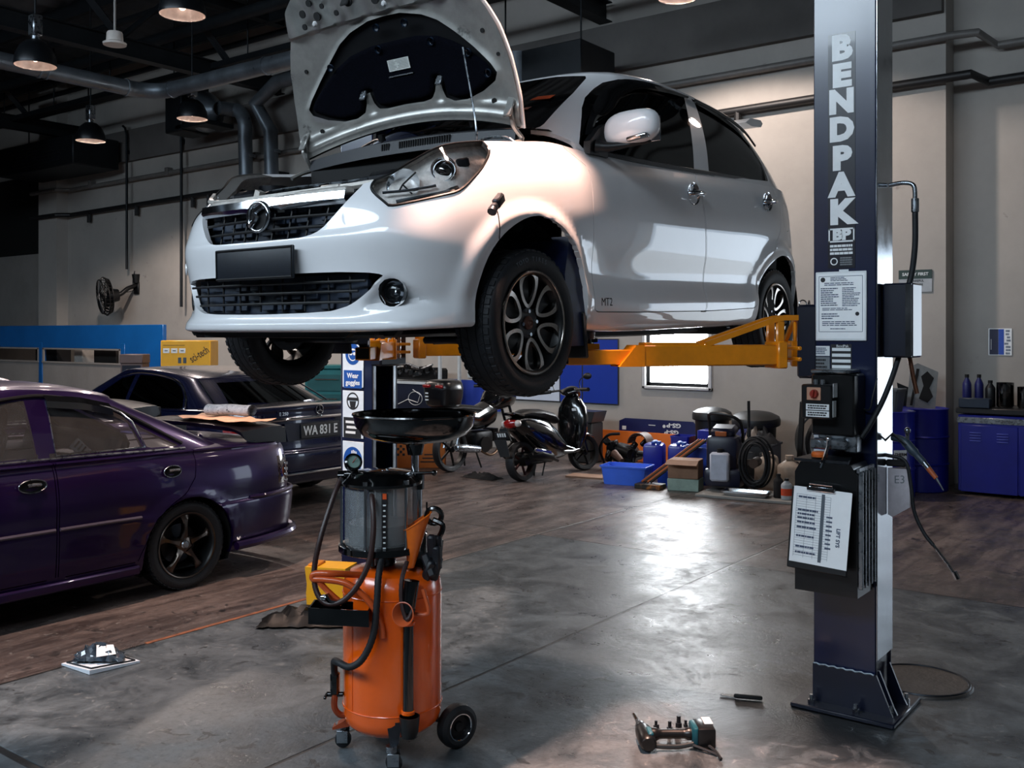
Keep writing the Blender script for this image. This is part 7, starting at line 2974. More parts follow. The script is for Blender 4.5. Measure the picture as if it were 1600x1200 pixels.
t = boxthing('flat_carton', 'flattened brown carton on the floor under the front of the scooter', 'carton', (-6.34, 9.86, 0), (.46, .26, .02), M_CARD, .2, bev=0)
t = thing('black_pan', 'black pan lying on the wall side of the scooter front wheel', 'pan', (-7.1, 11.0, 0))
mb = MB()
mb.box((0, 0, .27), (.36, .3, .54), bev=.02)
mb.build('crate', mat('crate_black', '#131416', rough=.5), t)
mb = MB()
mb.prism([(-.2, 0), (.2, 0), (.25, .14), (-.25, .14)], (0, -.18, .54), (1, 0, 0), (0, 0, 1), (0, .3, 0))
mb.build('pan', mat('pan_grey', '#2a2d30', rough=.35), t)
# blue canisters, tubs
for i, (x, y, lab) in enumerate(((-5.72, 10.35, 'blue square canister, left of the pair behind the light blue tub'), (-5.43, 10.42, 'blue square canister, right of the pair, beside the leaning strips'))):
    t = thing('canister', lab, 'canister', (x, y, 0), .35, 'blue canisters')
    mb = MB()
    mb.box((0, 0, .20), (.24, .26, .40), bev=.04, seg=2)
    mb.box((0, 0, .18), (.245, .18, .26), bev=.01)
    mb.build('canister_body', M_BLU, t)
    mb = MB()
    mb.box((0, .0, .415), (.05, .20, .03), bev=.01)
    mb.cyl((.06, -.06, .39), (.06, -.06, .43), .03, seg=14)
    mb.build('canister_cap', mat('cap_lightblue', '#3f62b0', rough=.45), t)
opentub('wash_tub', 'light blue rectangular tub on the floor in front of the canisters', 'tub', (-5.72, 9.72, 0), .52, .34, .21, mat('tub_light_blue', '#3f6fe8', rough=.4, noise=(5., .06)), .2)
opentub('wash_tub', 'blue tub under the leaning strips', 'tub', (-5.31, 9.97, 0), .26, .30, .16, M_TUB, .3)
boxthing('flat_case', 'black and orange flat case under the leaning strips', 'case', (-5.33, 9.55, 0), (.30, .18, .055), mat('case_black', '#1a1712', rough=.5, wear=('#b06a1e', 5., .55)), .1)
opentub('storage_bin', 'deep blue bin standing behind the cardboard box', 'bin', (-5.03, 10.25, 0), .40, .34, .42, mat('bin_blue', '#1b3f9c', rough=.4, noise=(5., .15)), .1, .9)
opentub('storage_bin', 'blue crate behind the canisters near the blue board', 'bin', (-5.76, 11.16, 0), .24, .28, .42, M_BLU, .1, .94)
boxthing('storage_crate', 'low blue crate beside the round bins', 'crate', (-5.24, 10.80, 0), (.18, .28, .55), M_BLU, .1)
for i, (dx, c) in enumerate(((0, '#8a4a24'), (.03, '#2a1d16'), (.06, '#a5582a'), (.09, '#1c1714'))):
    mb = MB()
    a, b = V((-5.42 + dx, 9.55 + dx * .3, .074)), V((-5.02 + dx, 10.08, .50))
    mb.tube([a + (b - a) * t_ for t_ in (-.02, 1.02)], .014, 6)
    o = mb.build('timber_strip', mat('strip_' + c[1:], c, rough=.6))
    tag(o, ['brown strip leaning on the blue bin, lowest of the bundle', 'dark strip second from the front of the leaning bundle', 'orange-brown strip third in the leaning bundle', 'dark strip at the back of the leaning bundle'][i], 'strip', 'strips leaning on the blue bin')
boxthing('cleaner_carton', 'white and green carton under the brown cardboard box', 'carton', (-4.99, 9.72, .0), (.34, .26, .13), mat('carton_white_green', '#8fa59a', rough=.6, noise=(8., .2)), .25)
t = boxthing('cardboard_box', 'brown cardboard box stacked on the white and green carton', 'box', (-4.99, 9.72, .132), (.33, .26, .20), M_CARD, .25)
mb = MB()
mb.add([(-.17, -.13, .20), (.17, -.13, .20), (.17, -.24, .16), (-.17, -.24, .16)], [(0, 1, 2, 3)])
mb.build('open_flap', M_CARD, t)
# pressure washer
PW = thing('pressure_washer', 'dark blue pressure washer with white tank, hose reel and upright lance', 'pressure washer', (-4.55, 9.78, .035), .2)
mb = MB()
mb.box((0, 0, .14), (.40, .34, .20), bev=.05, seg=2)
mb.box((-.02, .02, .38), (.34, .28, .40), bev=.06, seg=2)
mb.box((-.02, .03, .62), (.26, .22, .10), rot=(.2, 0, 0), bev=.03)
mb.build('housing', mat('washer_navy', '#10152c', rough=.35), PW)
mb = MB()
mb.box((-.02, -.17, .26), (.20, .10, .30), bev=.02)
wt_ = mb.build('white_tank', mat('tank_white', '#b9c0d0', rough=.45, noise=(12., .1)), PW)
mb = MB()
mb.cyl((-.02, -.17, .41), (-.02, -.17, .45), .03, seg=14)
mb.build('tank_cap', M_DARK, wt_)
mb = MB()
mb.tube(curve([(-.18, .08, .5), (-.19, .06, .72), (-.16, -.02, .80), (.02, -.06, .80), (.16, -.02, .72), (.17, .08, .5)], 6), .018, 8)
mb.build('carry_handle', M_BLACKP, PW)
mb = MB()
mb.box((-.02, -.125, .60), (.12, .02, .05), bev=.006)
mb.build('maker_plate', mat('plate_amber', '#a0521e', rough=.4), PW)
mb = MB()
for k in range(9):
    r = .12 + .012 * (k % 4)
    mb.tube([(.34 + .02 * math.sin(k * 2), -.12 + (k - 4) * .018, .30 + 0) + V((r * math.cos(a), .012 * math.sin(a * 3 + k), 1.65 * r * math.sin(a))) if False else V((.34 + .02 * math.sin(k * 2) + r * math.cos(a), -.12 + (k - 4) * .018, .32 + 1.7 * r * math.sin(a))) for a in np.linspace(0, 2 * PI, 32, endpoint=False)], .012, 6, closed=True)
mb.build('hose_coil', M_RUBBER, PW)
mb = MB()
mb.lathe([(.0, -.1), (.05, -.1), (.05, .1), (.0, .1)], (.34, -.12, .32), (0, 1, 0), 16)
mb.box((.24, -.1, .32), (.18, .05, .05))
mb.build('reel_hub', mat('reel_brown', '#3a2618', rough=.5), PW)
mb = MB()
mb.tube([(.26, -.05, .45), (.25, -.03, .95)], .016, 8)
mb.box((.255, -.04, .62), (.04, .04, .10), bev=.01)
mb.build('spray_lance', M_BLACKP, PW)
for s in (-1, 1):
    mb = MB()
    mb.lathe([(.0, -.02), (.06, -.02), (.06, .02), (.0, .02)], (s * .19, .14, .06), (1, 0, 0), 20)
    mb.build('transport_wheel', M_RUBBER, PW)
# pallet trolley with bottles
boxthing('flat_trolley', 'low pale trolley board carrying the bottles', 'trolley', (-4.02, 9.72, 0), (1.42, .58, .033), mat('trolley_pale', '#8d8c88', rough=.5, noise=(4., .2)), .12)
opentub('drip_tray', 'shallow silver tray on the trolley board in front of the jugs', 'tray', (-4.20, 9.53, .035), .46, .20, .05, mat('tray_silver', '#b5b9bb', rough=.2, metal=1.), .12, .9)
bottle('jug', 'dark green jerry can with handle left of the pale jugs', (-4.63, 10.18, 0), .13, .36, mat('can_green_black', '#0f1a18', rough=.4), M_DARK, 'jug', .3, handle=True, sq=.7)
bottle('jug', 'pale plastic jug, left of the two tall ones', (-4.27, 10.20, 0), .13, .42, M_JUG, mat('cap_beige', '#b7a898', rough=.5), 'jug', .30, 'pale jugs', True, .8)
bottle('jug', 'pale plastic jug, right of the two tall ones', (-4.00, 10.17, 0), .13, .40, M_JUG, mat('cap_beige', '#b7a898'), 'jug', .30, 'pale jugs', True, .8)
bottle('bottle', 'pale bottle with red-orange cap behind the labelled bottle', (-3.76, 10.15, .0), .085, .36, M_JUG, mat('cap_redorange', '#b5452a', rough=.4), neck=.32)
bottle('bottle', 'black bottle left of the white labelled bottle', (-3.90, 9.62, .035), .05, .24, M_DARK, M_DARK, neck=.4)
t = bottle('bottle', 'white bottle with orange-red label on the trolley', (-3.79, 9.56, .035), .055, .21, mat('bottle_white', '#aeb4b8', rough=.4), M_DARK, neck=.35, sq=.7, rz=.5)
mb = MB()
mb.lathe([(.0555, .04), (.0555, .11)], (0, 0, 0), (0, 0, 1), 24)
mb.v = [(x, y * .72, z) for x, y, z in mb.v]
mb.build('label', mat('label_orange', '#d24a24', rough=.5), t)
bottle('bottle', 'slim silver-grey tin on the trolley right of the labelled bottle', (-3.62, 9.64, .035), .05, .20, mat('tin_grey', '#55626a', rough=.3, metal=.6), M_DARK, neck=.4, sq=.7)
bottle('bottle', 'dark spray bottle behind the silver-grey tin', (-3.60, 10.13, .0), .07, .34, mat('bottle_charcoal', '#191c1f', rough=.4), M_DARK, neck=.35)
bottle('jug', 'red jug at the right end beside the lift column', (-3.42, 9.82, .035), .07, .20, mat('jug_red', '#7d1426', rough=.35), M_DARK, 'jug', .4, handle=True)
bottle('bottle', 'black bottle in front of the red jug', (-3.40, 9.66, .035), .05, .14, M_DARK, M_DARK, neck=.5)
bottle('jug', 'black watering jug at the end of the trolley under the hose ring', (-3.42, 10.20, 0), .12, .46, M_BIN, M_DARK, 'jug', .35, handle=True)
# grey crates with rags behind the washer
t = boxthing('storage_crate', 'grey plastic crate with lid behind the jugs', 'crate', (-4.62, 10.55, 0), (.62, .36, .46), mat('crate_grey', '#4a4f54', rough=.5, noise=(5., .2)), .1)
mb = MB()
for k in range(4):
    mb.box((-.22 + k * .15, -.185, .30), (.10, .012, .16), bev=.004)
mb.box((0, 0, .46), (.65, .39, .03), bev=.008)
mb.build('crate_ribs', mat('crate_grey', '#4a4f54'), t)
rn = random.Random(9)
t = thing('rag_pile', 'heap of grey and blue rags on the grey crate', 'rags', (-4.62, 10.52, .478))
for k, c in enumerate(('#6a635e', '#1a2352', '#77706a', '#222428')):
    mb = MB()
    x0 = -.22 + k * .14
    G = [[(x0 + u * .12 + rn.uniform(-.02, .02), w_ * .15 + rn.uniform(-.02, .02), max(.0, (1 - u * u) * (1 - w_ * w_)) * rn.uniform(.08, .2)) for w_ in np.linspace(-1, 1, 8)] for u in np.linspace(-1, 1, 9)]
    mb.grid(G)
    mb.build('rag', mat('rag_' + c[1:], c, rough=.9, noise=(12., .3)), t, 70)
# hose rings and stick against the wall
for i, (x, z, r, c, lab) in enumerate(((-4.05, .42, .40, '#4c4f50', 'large grey hose ring hung low on the wall beside the bin'), (-3.92, .40, .36, '#0f1011', 'black hose ring in front of the grey one'))):
    t = thing('hose_ring', lab, 'hose', (x, 11.52 - i * .11, z + .0), 0, 'hose rings by the bins')
    for k in range(3):
        mb = MB()
        mb.tube([(r * (1 - .05 * k) * math.cos(a), -.02 * k, r * (1 - .05 * k) * math.sin(a) * 1.02) for a in np.linspace(0, 2 * PI, 44, endpoint=False)], .018, 8, closed=True)
        mb.build('hose_loop', mat('hose_' + c[1:], c, rough=.5), t)
mb = MB()
mb.box((0, 0, .45), (.06, .04, .92), rot=(.12, .10, 0), bev=.006)
o = mb.build('plank', mat('plank_black', '#141312', rough=.6))
o.location = (-4.28, 11.22, .0)
tag(o, 'dark upright plank leaning on the wall beside the hose rings', 'plank')
# blue drums and what stands on them
for x, y, lab, sc_ in ((-3.15, 10.67, 'blue steel drum with white label, nearer the lift column', 1), (-2.965, 11.28, 'blue steel drum partly behind the other, beside the workbench', 0)):
    t = thing('steel_drum', lab, 'drum', (x, y, 0), 0, 'blue drums')
    r = .283
    prof = [(0, .0), (r - .01, 0), (r, .01), (r, .28), (r + .012, .295), (r, .31), (r, .57), (r + .012, .585), (r, .60), (r, .87), (r + .01, .885), (r - .01, .89), (r - .02, .87), (0, .87)]
    mb = MB()
    mb.lathe(prof, (0, 0, 0), (0, 0, 1), 48)
    mb.build('drum_body', M_BLU, t)
    if sc_:
        mb = MB()
        G = [[(.287 * math.sin(a), -.287 * math.cos(a), z) for z in (.36, .50)] for a in np.linspace(.55, 1.05, 8)]
        mb.grid(G)
        lb = mb.build('drum_label', M_STICK, t)
        a = .80
        for k, s_ in enumerate(('THERM', 'RAD')):
            text(s_, .042, 'label_text', M_INK, lb, (.290 * math.sin(a), -.290 * math.cos(a), .455 - k * .05), (math.cos(a), math.sin(a), 0), (0, 0, 1), .0005, .001)
t = opentub('bucket', 'translucent grey bucket on the front blue drum', 'bucket', (-3.15, 10.67, .875), .34, .30, .24, mat('bucket_grey', '#4b4e50', rough=.4), 0, .8)
t = thing('gasket_sheet', 'punched grey gasket sheet standing on the blue drums', 'sheet', (-2.93, 11.18, .89), .35, rot=(-.06, .06, .35))
mb = MB()
mb.prism([(-.15, 0), (.14, 0), (.15, .40), (-.06, .48), (-.13, .44)], (0, 0, 0), (1, 0, 0), (0, 0, 1), (0, .008, 0))
gs = mb.build('sheet', mat('gasket_grey', '#7d8080', rough=.5, noise=(9., .2)), t)
mb = MB()
mb.prism([(-.03, .10), (.06, .06), (.11, .13), (.07, .22), (.11, .33), (.04, .40), (-.02, .34), (.01, .24)], (0, -.003, 0), (1, 0, 0), (0, 0, 1), (0, -.002, 0))
mb.prism([(-.115, .02), (-.09, .02), (-.04, .42), (-.07, .42)], (0, -.003, 0), (1, 0, 0), (0, 0, 1), (0, -.002, 0))
mb.build('cut_out', M_DARK, gs)
t = thing('dark_scrap', 'dark bent scrap plate beside the gasket sheet on the drums', 'scrap', (-3.07, 11.36, .89), .2)
mb = MB()
mb.prism([(-.12, 0), (.10, 0), (.16, .22), (.02, .30), (-.02, .20), (-.16, .26)], (0, 0, 0), (1, 0, 0), (0, 0, 1), (0, .012, 0))
mb.build('scrap_plate', M_BIKED, t)
# workbench cabinet
CBN = thing('bench_cabinet', 'blue steel workbench cabinet with louvred double doors', 'cabinet', (-1.98, 11.50, 0))
mb = MB()
mb.box((0, 0, .44), (1.16, .62, .80), bev=.006)
mb.build('cabinet_body', M_BLU, CBN)
mb = MB()
mb.box((.02, .02, .885), (1.24, .70, .06), bev=.008)
mb.build('bench_top', mat('bench_dark', '#17181b', rough=.4), CBN)
mb = MB()
mb.box((-.02, -.316, .785), (1.14, .012, .06), bev=.002)
mb.build('steel_strip', M_STEEL, CBN)
for s in (-1, 1):
    mb = MB()
    mb.box((s * .28, -.316, .385), (.545, .014, .70), bev=.004)
    d = mb.build('door', mat('door_blue', '#131c86', rough=.38, coat=.2, noise=(3., .15)), CBN)
    for q in (-.13, .13):
        for k in range(4):
            mb = MB()
            mb.box((s * .28 + q, -.326, .655 - k * .028), (.11, .012, .010), rot=(.5, 0, 0), bev=.003)
            mb.build('louvre', mat('louvre_blue', '#4a55b0', rough=.35), d)
mb = MB()
mb.box((.58, -.30, .42), (.012, .02, .76))
mb.build('bright_edge', M_STEEL, CBN)
zt = .916
for i, (x, y, r, h, c, lab) in enumerate(((-2.52, 11.40, .045, .34, '#171c5c', 'dark blue bottle, left of the two on the bench'), (-2.41, 11.45, .045, .34, '#171c5c', 'dark blue bottle, right of the two on the bench'), (-2.30, 11.45, .05, .28, '#141518', 'black bottle next to the blue bottles on the bench'))):
    bottle('bottle', lab, (x, y, zt), r, h, mat('bottle_' + c[1:], c, rough=.35), M_DARK, neck=.4, group='bottles on the workbench')
for i, (x, r, h, c, lab) in enumerate(((-2.16, .085, .26, '#30343a', 'clear grey jar on the bench, left of the funnel pot'), (-1.97, .075, .22, '#3a3f45', 'clear grey jar on the bench under the white funnel spout'))):
    t = thing('jar', lab, 'jar', (x, 11.47, zt), 0, 'jars on the workbench')
    mb = MB()
    mb.lathe([(0, 0), (r * .85, 0), (r, .02), (r, h), (r * .96, h), (r * .95, .03), (0, .02)], (0, 0, 0), (0, 0, 1), 28)
    mb.build('jar_wall', glass('jar_glass', '#8a9096', .6, .05, .08), t)
    mb = MB()
    mb.lathe([(0, .02), (r * .94, .02), (r * .94, h * .6), (0, h * .6)], (0, 0, 0), (0, 0, 1), 20)
    mb.build('contents', mat('jar_dark', '#1b1d20', rough=.4), t)
t = thing('oil_can', 'dark oil can with white upright spout on the bench', 'oil can', (-1.80, 11.50, zt))
mb = MB()
mb.lathe([(0, 0), (.07, 0), (.07, .16), (.03, .22), (0, .22)], (0, 0, 0), (0, 0, 1), 20)
mb.ball((.02, 0, .24), (.07, .05, .05), 12, 8)
mb.build('can_body', M_BIKED, t)
mb = MB()
mb.tube([(-.07, 0, .22), (-.075, 0, .40), (-.07, 0, .56)], [.03, .018, .006], 10)
mb.build('spout', mat('spout_white', '#b9bcc0', rough=.4), t)
bottle('bottle', 'pale plastic bottle at the right of the bench', (-1.66, 11.47, zt), .045, .26, mat('bottle_clear_grey', '#6f7a82', rough=.3), M_SAFEB, neck=.4)
boxthing('storage_tray', 'dark blue-grey tray at the left corner of the bench', 'tray', (-2.40, 11.22, zt), (.30, .12, .10), mat('tray_slate', '#1c2a3c', rough=.4))
t = boxthing('tool_crate', 'dark tool crate at the right end of the bench', 'crate', (-1.48, 11.52, zt), (.22, .3, .20), mat('crate_black', '#131416'))
boxthing('small_label_box', 'small white box on the front edge of the bench', 'box', (-1.48, 11.25, zt), (.09, .06, .06), M_STICK)
# rags on the open floor
t = thing('floor_rags', 'dark rag heap on the floor between the two bikes', 'rags', (-7.28, 9.05, 0))
rn = random.Random(31)
mb = MB()
G = [[(u * .24 + rn.uniform(-.02, .02), w_ * .10 + rn.uniform(-.015, .015), max(.0, (1 - u ** 4) * (1 - w_ ** 4)) * rn.uniform(.02, .075) + .004) for w_ in np.linspace(-1, 1, 9)] for u in np.linspace(-1, 1, 13)]
mb.grid(G)
mb.build('rag', mat('rag_black', '#121315', rough=.9), t, 75)
# ------------------------------------------------------------------ overhead: trusses, purlins, ducts, pipes, lamps
M_BEAM = mat('beam_steel', '#1f2327', rough=.5, metal=.4, noise=(3., .3))
M_DUCT = mat('galvanised_duct', '#6a7178', rough=.38, metal=.6, noise=(3., .3), rvar=.12)
M_DUCTD = mat('dark_duct', '#1a1e22', rough=.5, metal=.5, noise=(3., .3))
M_PIPE = mat('painted_pipe', '#4b4a4a', rough=.45, noise=(5., .2))


def truss(x, y0, y1, z, label, step=2.05, h=1.25):
    t = thing('roof_truss', label, 'roof truss', (x, 0, z), 0, 'roof trusses')
    mb = MB()
    mb.box((0, (y0 + y1) / 2, 0), (.20, y1 - y0, .015))
    mb.box((0, (y0 + y1) / 2, .13), (.015, y1 - y0, .25))
    mb.box((0, (y0 + y1) / 2, .26), (.20, y1 - y0, .015))
    mb.build('bottom_chord', M_BEAM, t)
    mb = MB()
    mb.box((0, (y0 + y1) / 2, h + .02), (.18, y1 - y0, .16))
    mb.build('top_chord', M_BEAM, t)
    n = int((y1 - y0) / step)
    for i in range(n):
        ya = y0 + i * step
        for a, b in ((ya, ya + step / 2), (ya + step, ya + step / 2)):
            mb = MB()
            p, q = V((0, a, .26)), V((0, b, h))
            for dx in (-.045, .045):
                mb.tube([p + V((dx, 0, 0)), q + V((dx, 0, 0))], .038, 4)
            mb.build('brace', M_BEAM, t)
    return t


truss(-13.8, -3.9, 11.5, 5.9, 'dark steel lattice truss crossing top left of the car hood')
truss(-20.5, -3.9, 11.5, 5.9, 'dark steel lattice truss at the far left of the roof')
truss(-7.1, -3.9, 11.5, 5.9, 'dark steel lattice truss passing over the raised car')
for k, (y, z) in enumerate(((1.5, 7.2), (4.0, 7.2), (6.5, 7.2), (9.0, 7.2), (11.2, 7.2))):
    mb = MB()
    mb.box((-10.5, y, z), (32, .09, .24))
    o = mb.build('roof_purlin', M_BEAM)
    tag(o, 'dark steel purlin under the corrugated roof', 'purlin', 'purlins under the roof')


def pipe(name, pts, r, m, label, cat, clamps=(), group=None, seg=10):
    t = thing(name, label, cat, pts[0], 0, group)
    o = V(pts[0])
    mb = MB()
    mb.tube([V(p) - o for p in pts], r, seg)
    mb.build('tube', m, t)
    for c in clamps:
        mb = MB()
        c = V(c) - o
        mb.box((c.x, c.y, c.z), (r * 2.2, r * 2.8, r * 3.4), bev=.006)
        mb.build('pipe_clamp', m, t)
    return t


xs = (-20, -17.2, -14.5, -11.8, -9, -6.5)
pipe('pipe_run', [(-22.1, 11.28, 4.82), (-21.0, 11.28, 4.82), (-20.8, 11.515, 4.83), (-2.7, 11.515, 4.94), (-2.45, 11.56, 4.94), (-2.3, 11.85, 4.84), (5.8, 11.85, 4.86)], .045, mat('pipe_grey', '#6b6865', rough=.45, noise=(5., .2)),
     'grey pipe along the back wall, upper of the pair', 'pipe', [(x, 11.515, 4.88) for x in xs] + [(-1.9, 11.85, 4.85)], 'long pipes on the back wall')
t = pipe('pipe_run', [(-22.1, 11.28, 4.27), (-21.0, 11.28, 4.27), (-20.8, 11.515, 4.28), (-2.5, 11.515, 4.49), (-2.4, 11.85, 4.46), (-1.6, 11.85, 4.47)], .05, mat('pipe_black', '#19191a', rough=.5),
         'black pipe along the back wall, lower of the pair, with drop stubs', 'pipe', [], 'long pipes on the back wall')
for x in (-20.1, -18.3, -16.4, -15.9, -9.5, -5.2, -1.95):
    mb = MB()
    zz = 4.28 + (x + 20.8) * .0115
    mb.cyl((x + 22.1, .235 if x < -2.4 else .57, zz - 4.27), (x + 22.1, .235 if x < -2.4 else .57, zz - 4.27 - .22), .045, seg=8)
    mb.build('drop_stub', mat('pipe_black', '#19191a'), t)
pipe('conduit', [(-18.54, 11.44, 3.0), (-18.54, 11.44, 5.75), (-18.60, 11.44, 5.9), (-18.68, 11.44, 5.95)], .025, M_DUCTD, 'thin dark conduit running down the wall to the fan', 'conduit', [(-18.54, 11.455, z) for z in (5.4,)])
pipe('conduit', [(-16.66, 11.436, 2.2), (-16.66, 11.436, 6.6)], .028, M_DUCTD, 'thin dark vertical conduit on the wall left of the raised car', 'conduit', [(-16.66, 11.455, 5.4)])
# round ventilation duct with an elbow
t = thing('air_duct', 'round grey air duct turning a corner under the roof', 'duct', (-13.3, 0, 5.3))
mb = MB()
mb.tube([(0, -3.9, 0), (0, 8.25, 0)] + [(.42 - .42 * math.cos(a), 8.25 + .42 * math.sin(a), 0) for a in np.linspace(.2, PI / 2, 7)] + [(5.6, 8.67, 0)], .115, 18)
mb.build('duct_run', M_DUCT, t)
for p, ax in (((0, 6.9, 0), (0, 1, 0)), ((0, 7.0, 0), (0, 1, 0)), ((0, 8.2, 0), (0, 1, 0)), ((.45, 8.67, 0), (1, 0, 0)), ((2.6, 8.67, 0), (1, 0, 0))):
    mb = MB()
    mb.lathe([(.115, -.02), (.128, -.015), (.128, .015), (.115, .02)], p, ax, 20)
    mb.build('duct_collar', M_DUCT, t)
# blower box with exhaust pipes
t = thing('exhaust_blower', 'dark boxy exhaust blower with cone under the roof', 'blower', (-15.7, 10.9, 5.55))
mb = MB()
mb.box((0, 0, .25), (.5, .6, .95), bev=.02)
mb.box((.52, 0, -.15), (.9, .6, .08), bev=.01)
mb.build('blower_box', M_DUCTD, t)
mb = MB()
mb.lathe([(.36, 0), (.36, .12), (.12, .42), (.12, .46)], (.48, 0, .12), (1, 0, 0), 24)
mb.build('cone', M_DUCT, t)
for x, top in ((-14.42, 5.75), (-13.72, 5.45)):
    mb = MB()
    if x < -14:
        pts = [(-14.77, 10.9, 5.69)] + [(x - .32 + .32 * math.sin(a), 11.2, 5.35 + .35 * math.cos(a)) for a in np.linspace(.1, PI / 2, 8)] + [(x, 11.25, 3.3)]
    else:
        pts = [(-12.0, 11.0, 6.0), (-13.3, 11.0, 5.95), (-14.0, 11.1, 5.7)] + [(x, 11.2, 5.2), (x, 11.25, 3.3)]
    tt = thing('exhaust_pipe', 'steel vertical exhaust pipe on the wall, %s of two' % ('left' if x < -14 else 'right'), 'exhaust pipe', (x, 11.25, 3.3), 0, 'exhaust pipes by the blower')
    mb.tube([V(p) - V((x, 11.25, 3.3)) for p in pts], .125, 18)
    mb.build('tube', M_DUCT, tt)
    mb = MB()
    mb.lathe([(.125, -.03), (.14, -.02), (.14, .02), (.125, .03)], (0, 0, 1.55), (0, 0, 1), 20)
    mb.build('pipe_collar', M_DUCT, tt)
    mb = MB()
    mb.box((0, .228, 1.2), (.06, .22, .05))
    mb.build('wall_bracket', M_DUCTD, tt)
# long runs near the wall
for y, z, r, lab in ((10.62, 6.6, .05, 'thin cable tray pipe under the roof, nearest the wall'), (9.75, 6.65, .10, 'thick dark pipe under the roof beside the cable pipe'), (9.3, 6.9, .06, 'dark pipe high under the roof over the car')):
    mb = MB()
    mb.tube([(-26, y, z), (5.9, y, z)], r, 10)
    tag(mb.build('ceiling_pipe', M_BEAM), lab, 'pipe', 'pipes hung under the roof')
t = thing('cable_tray', 'long hanging cable tray along the back of the roof', 'cable tray', (-10, 10.15, 6.05))
mb = MB()
mb.box((0, 0, 0), (31, .25, .02))
for s in (-.125, .125):
    mb.box((0, s, .04), (31, .015, .09))
mb.build('tray', M_DUCTD, t)
for x in range(-15, 15, 2):
    mb = MB()
    mb.cyl((x, 0, 0), (x, 0, 1.3), .012, seg=6)
    mb.build('hanger_rod', M_DUCTD, t)
# flat duct with a rounded metal end over the car roof
t = thing('flat_duct', 'dark flat duct with rounded metal end above the car roof', 'duct', (-7.75, 10.4, 4.75))
mb = MB()
mb.box((.62, .2, .27), (.95, .8, .58), bev=.01)
mb.build('duct_box', M_DUCTD, t)
mb = MB()
mb.lathe([(.0, 0), (.42, 0), (.42, .56), (.0, .56)], (-.1, .1, 0), (0, 0, 1), 32)
mb.build('rounded_end', M_DUCT, t)
mb = MB()
for x in (-.3, .9):
    mb.cyl((x, .1, .55), (x, .1, 1.8), .012, seg=6)
mb.build('hanger_rod', M_DUCTD, t)
# air handler blocks, far left
for (x, y, z, a, b, c), lab in (((-20.2, 8.2, 4.9, 2.2, 1.6, .95), 'large dark air handler box at the far left under the roof'), ((-20.25, 10.9, 5.05, 3.0, 1.0, .60), 'low dark duct box against the wall at the upper left')):
    t = thing('air_handler', lab, 'air handler', (x, y, z))
    mb = MB()
    mb.box((0, 0, c / 2), (a, b, c), bev=.02)
    mb.build('casing', M_DUCTD, t)
    mb = MB()
    for s in (-1, 1):
        mb = MB()
        mb.cyl((s * a * .4, 0, c), (s * a * .4, 0, 7.2 - z), .015, seg=6)
        mb.build('hanger_rod', M_BEAM, t)
    mb = MB()
    for k in range(6):
        mb.box((0, -b / 2 - .01, c * .2 + k * c * .12), (a * .7, .02, .02))
    mb.build('grille_slats', M_BEAM, t)

# ---- bay lamps
M_SHADE = mat('lamp_shade_outer', '#15181c', rough=.35, metal=.4)
M_REFL = mat('lamp_reflector', '#e9d9cf', rough=.25, metal=.6, noise=(16., .2), emit=('#ffdccb', .12))
M_BULB = mat('lamp_bulb', '#fff1e6', emit=('#ffe3d2', 2.2))


def bay_lamp(loc, label, scale=1.):
    t = thing('bay_lamp', label, 'lamp', loc, 0, 'hanging bay lamps')
    mb = MB()
    mb.lathe([(.055, .30), (.10, .285), (.17, .22), (.215, .12), (.232, .02), (.228, .0)], (0, 0, 0), (0, 0, 1), 36)
    mb.build('lamp_shade', M_SHADE, t)
    mb = MB()
    mb.lathe([(.222, .004), (.205, .115), (.162, .21), (.09, .272), (.0, .285)], (0, 0, 0), (0, 0, 1), 36)
    mb.build('reflector', M_REFL, t)
    mb = MB()
    mb.ball((0, 0, .13), (.05, .05, .085), 14, 9)
    mb.build('bulb', M_BULB, t)
    mb = MB()
    mb.box((0, 0, .46), (.13, .11, .24), bev=.012)
    mb.cyl((0, 0, .29), (0, 0, .36), .045, seg=12)
    mb.build('ballast_box', M_STEEL, t)
    mb = MB()
    mb.cyl((0, 0, .58), (0, 0, 7.42 - loc[2]), .012, seg=8)
    mb.build('hanging_rod', M_DUCTD, t)
    return t


LAMPS = [((-8.68, 5.97, 4.90), 'bay lamp with glowing shade nearest the car hood, top of view'), ((-11.15, 5.74, 4.74), 'bay lamp at the far left under the lattice truss'),
         ((-12.91, 9.05, 4.93), 'bay lamp hanging in front of the blower box'), ((-15.07, 8.66, 4.79), 'bay lamp lowest of the left group, with bright ballast box'),
         ((-5.12, 9.8, 5.38), 'bay lamp cut by the top edge, above the car roof'), ((-2.2, 3.1, 5.0), 'bay lamp over the open side of the right lift column'),
         ((-5.3, 2.6, 5.0), 'bay lamp over the gap between the two cars'), ((-1.4, 9.4, 5.2), 'bay lamp over the workbench on the right')]
for loc, lab in LAMPS:
    bay_lamp(loc, lab)
WARM = (1., .84, .75)
POOL = (1., .60, .46)
for (loc, _), (pw, ang, col, tgt) in zip(LAMPS, ((110, 150, WARM, None), (110, 150, WARM, None), (280, 150, WARM, None), (480, 150, WARM, None), (420, 150, WARM, None),
                                                  (2900, 27, POOL, (-1.80, 3.05, 0)), (1000, 46, (1., .70, .56), (-5.35, 3.6, 0)), (30, 150, WARM, None))):
    spot('lamp_light', (loc[0], loc[1], loc[2] + .02), tgt or (loc[0], loc[1], 0), pw, col, ang, .22, .10)
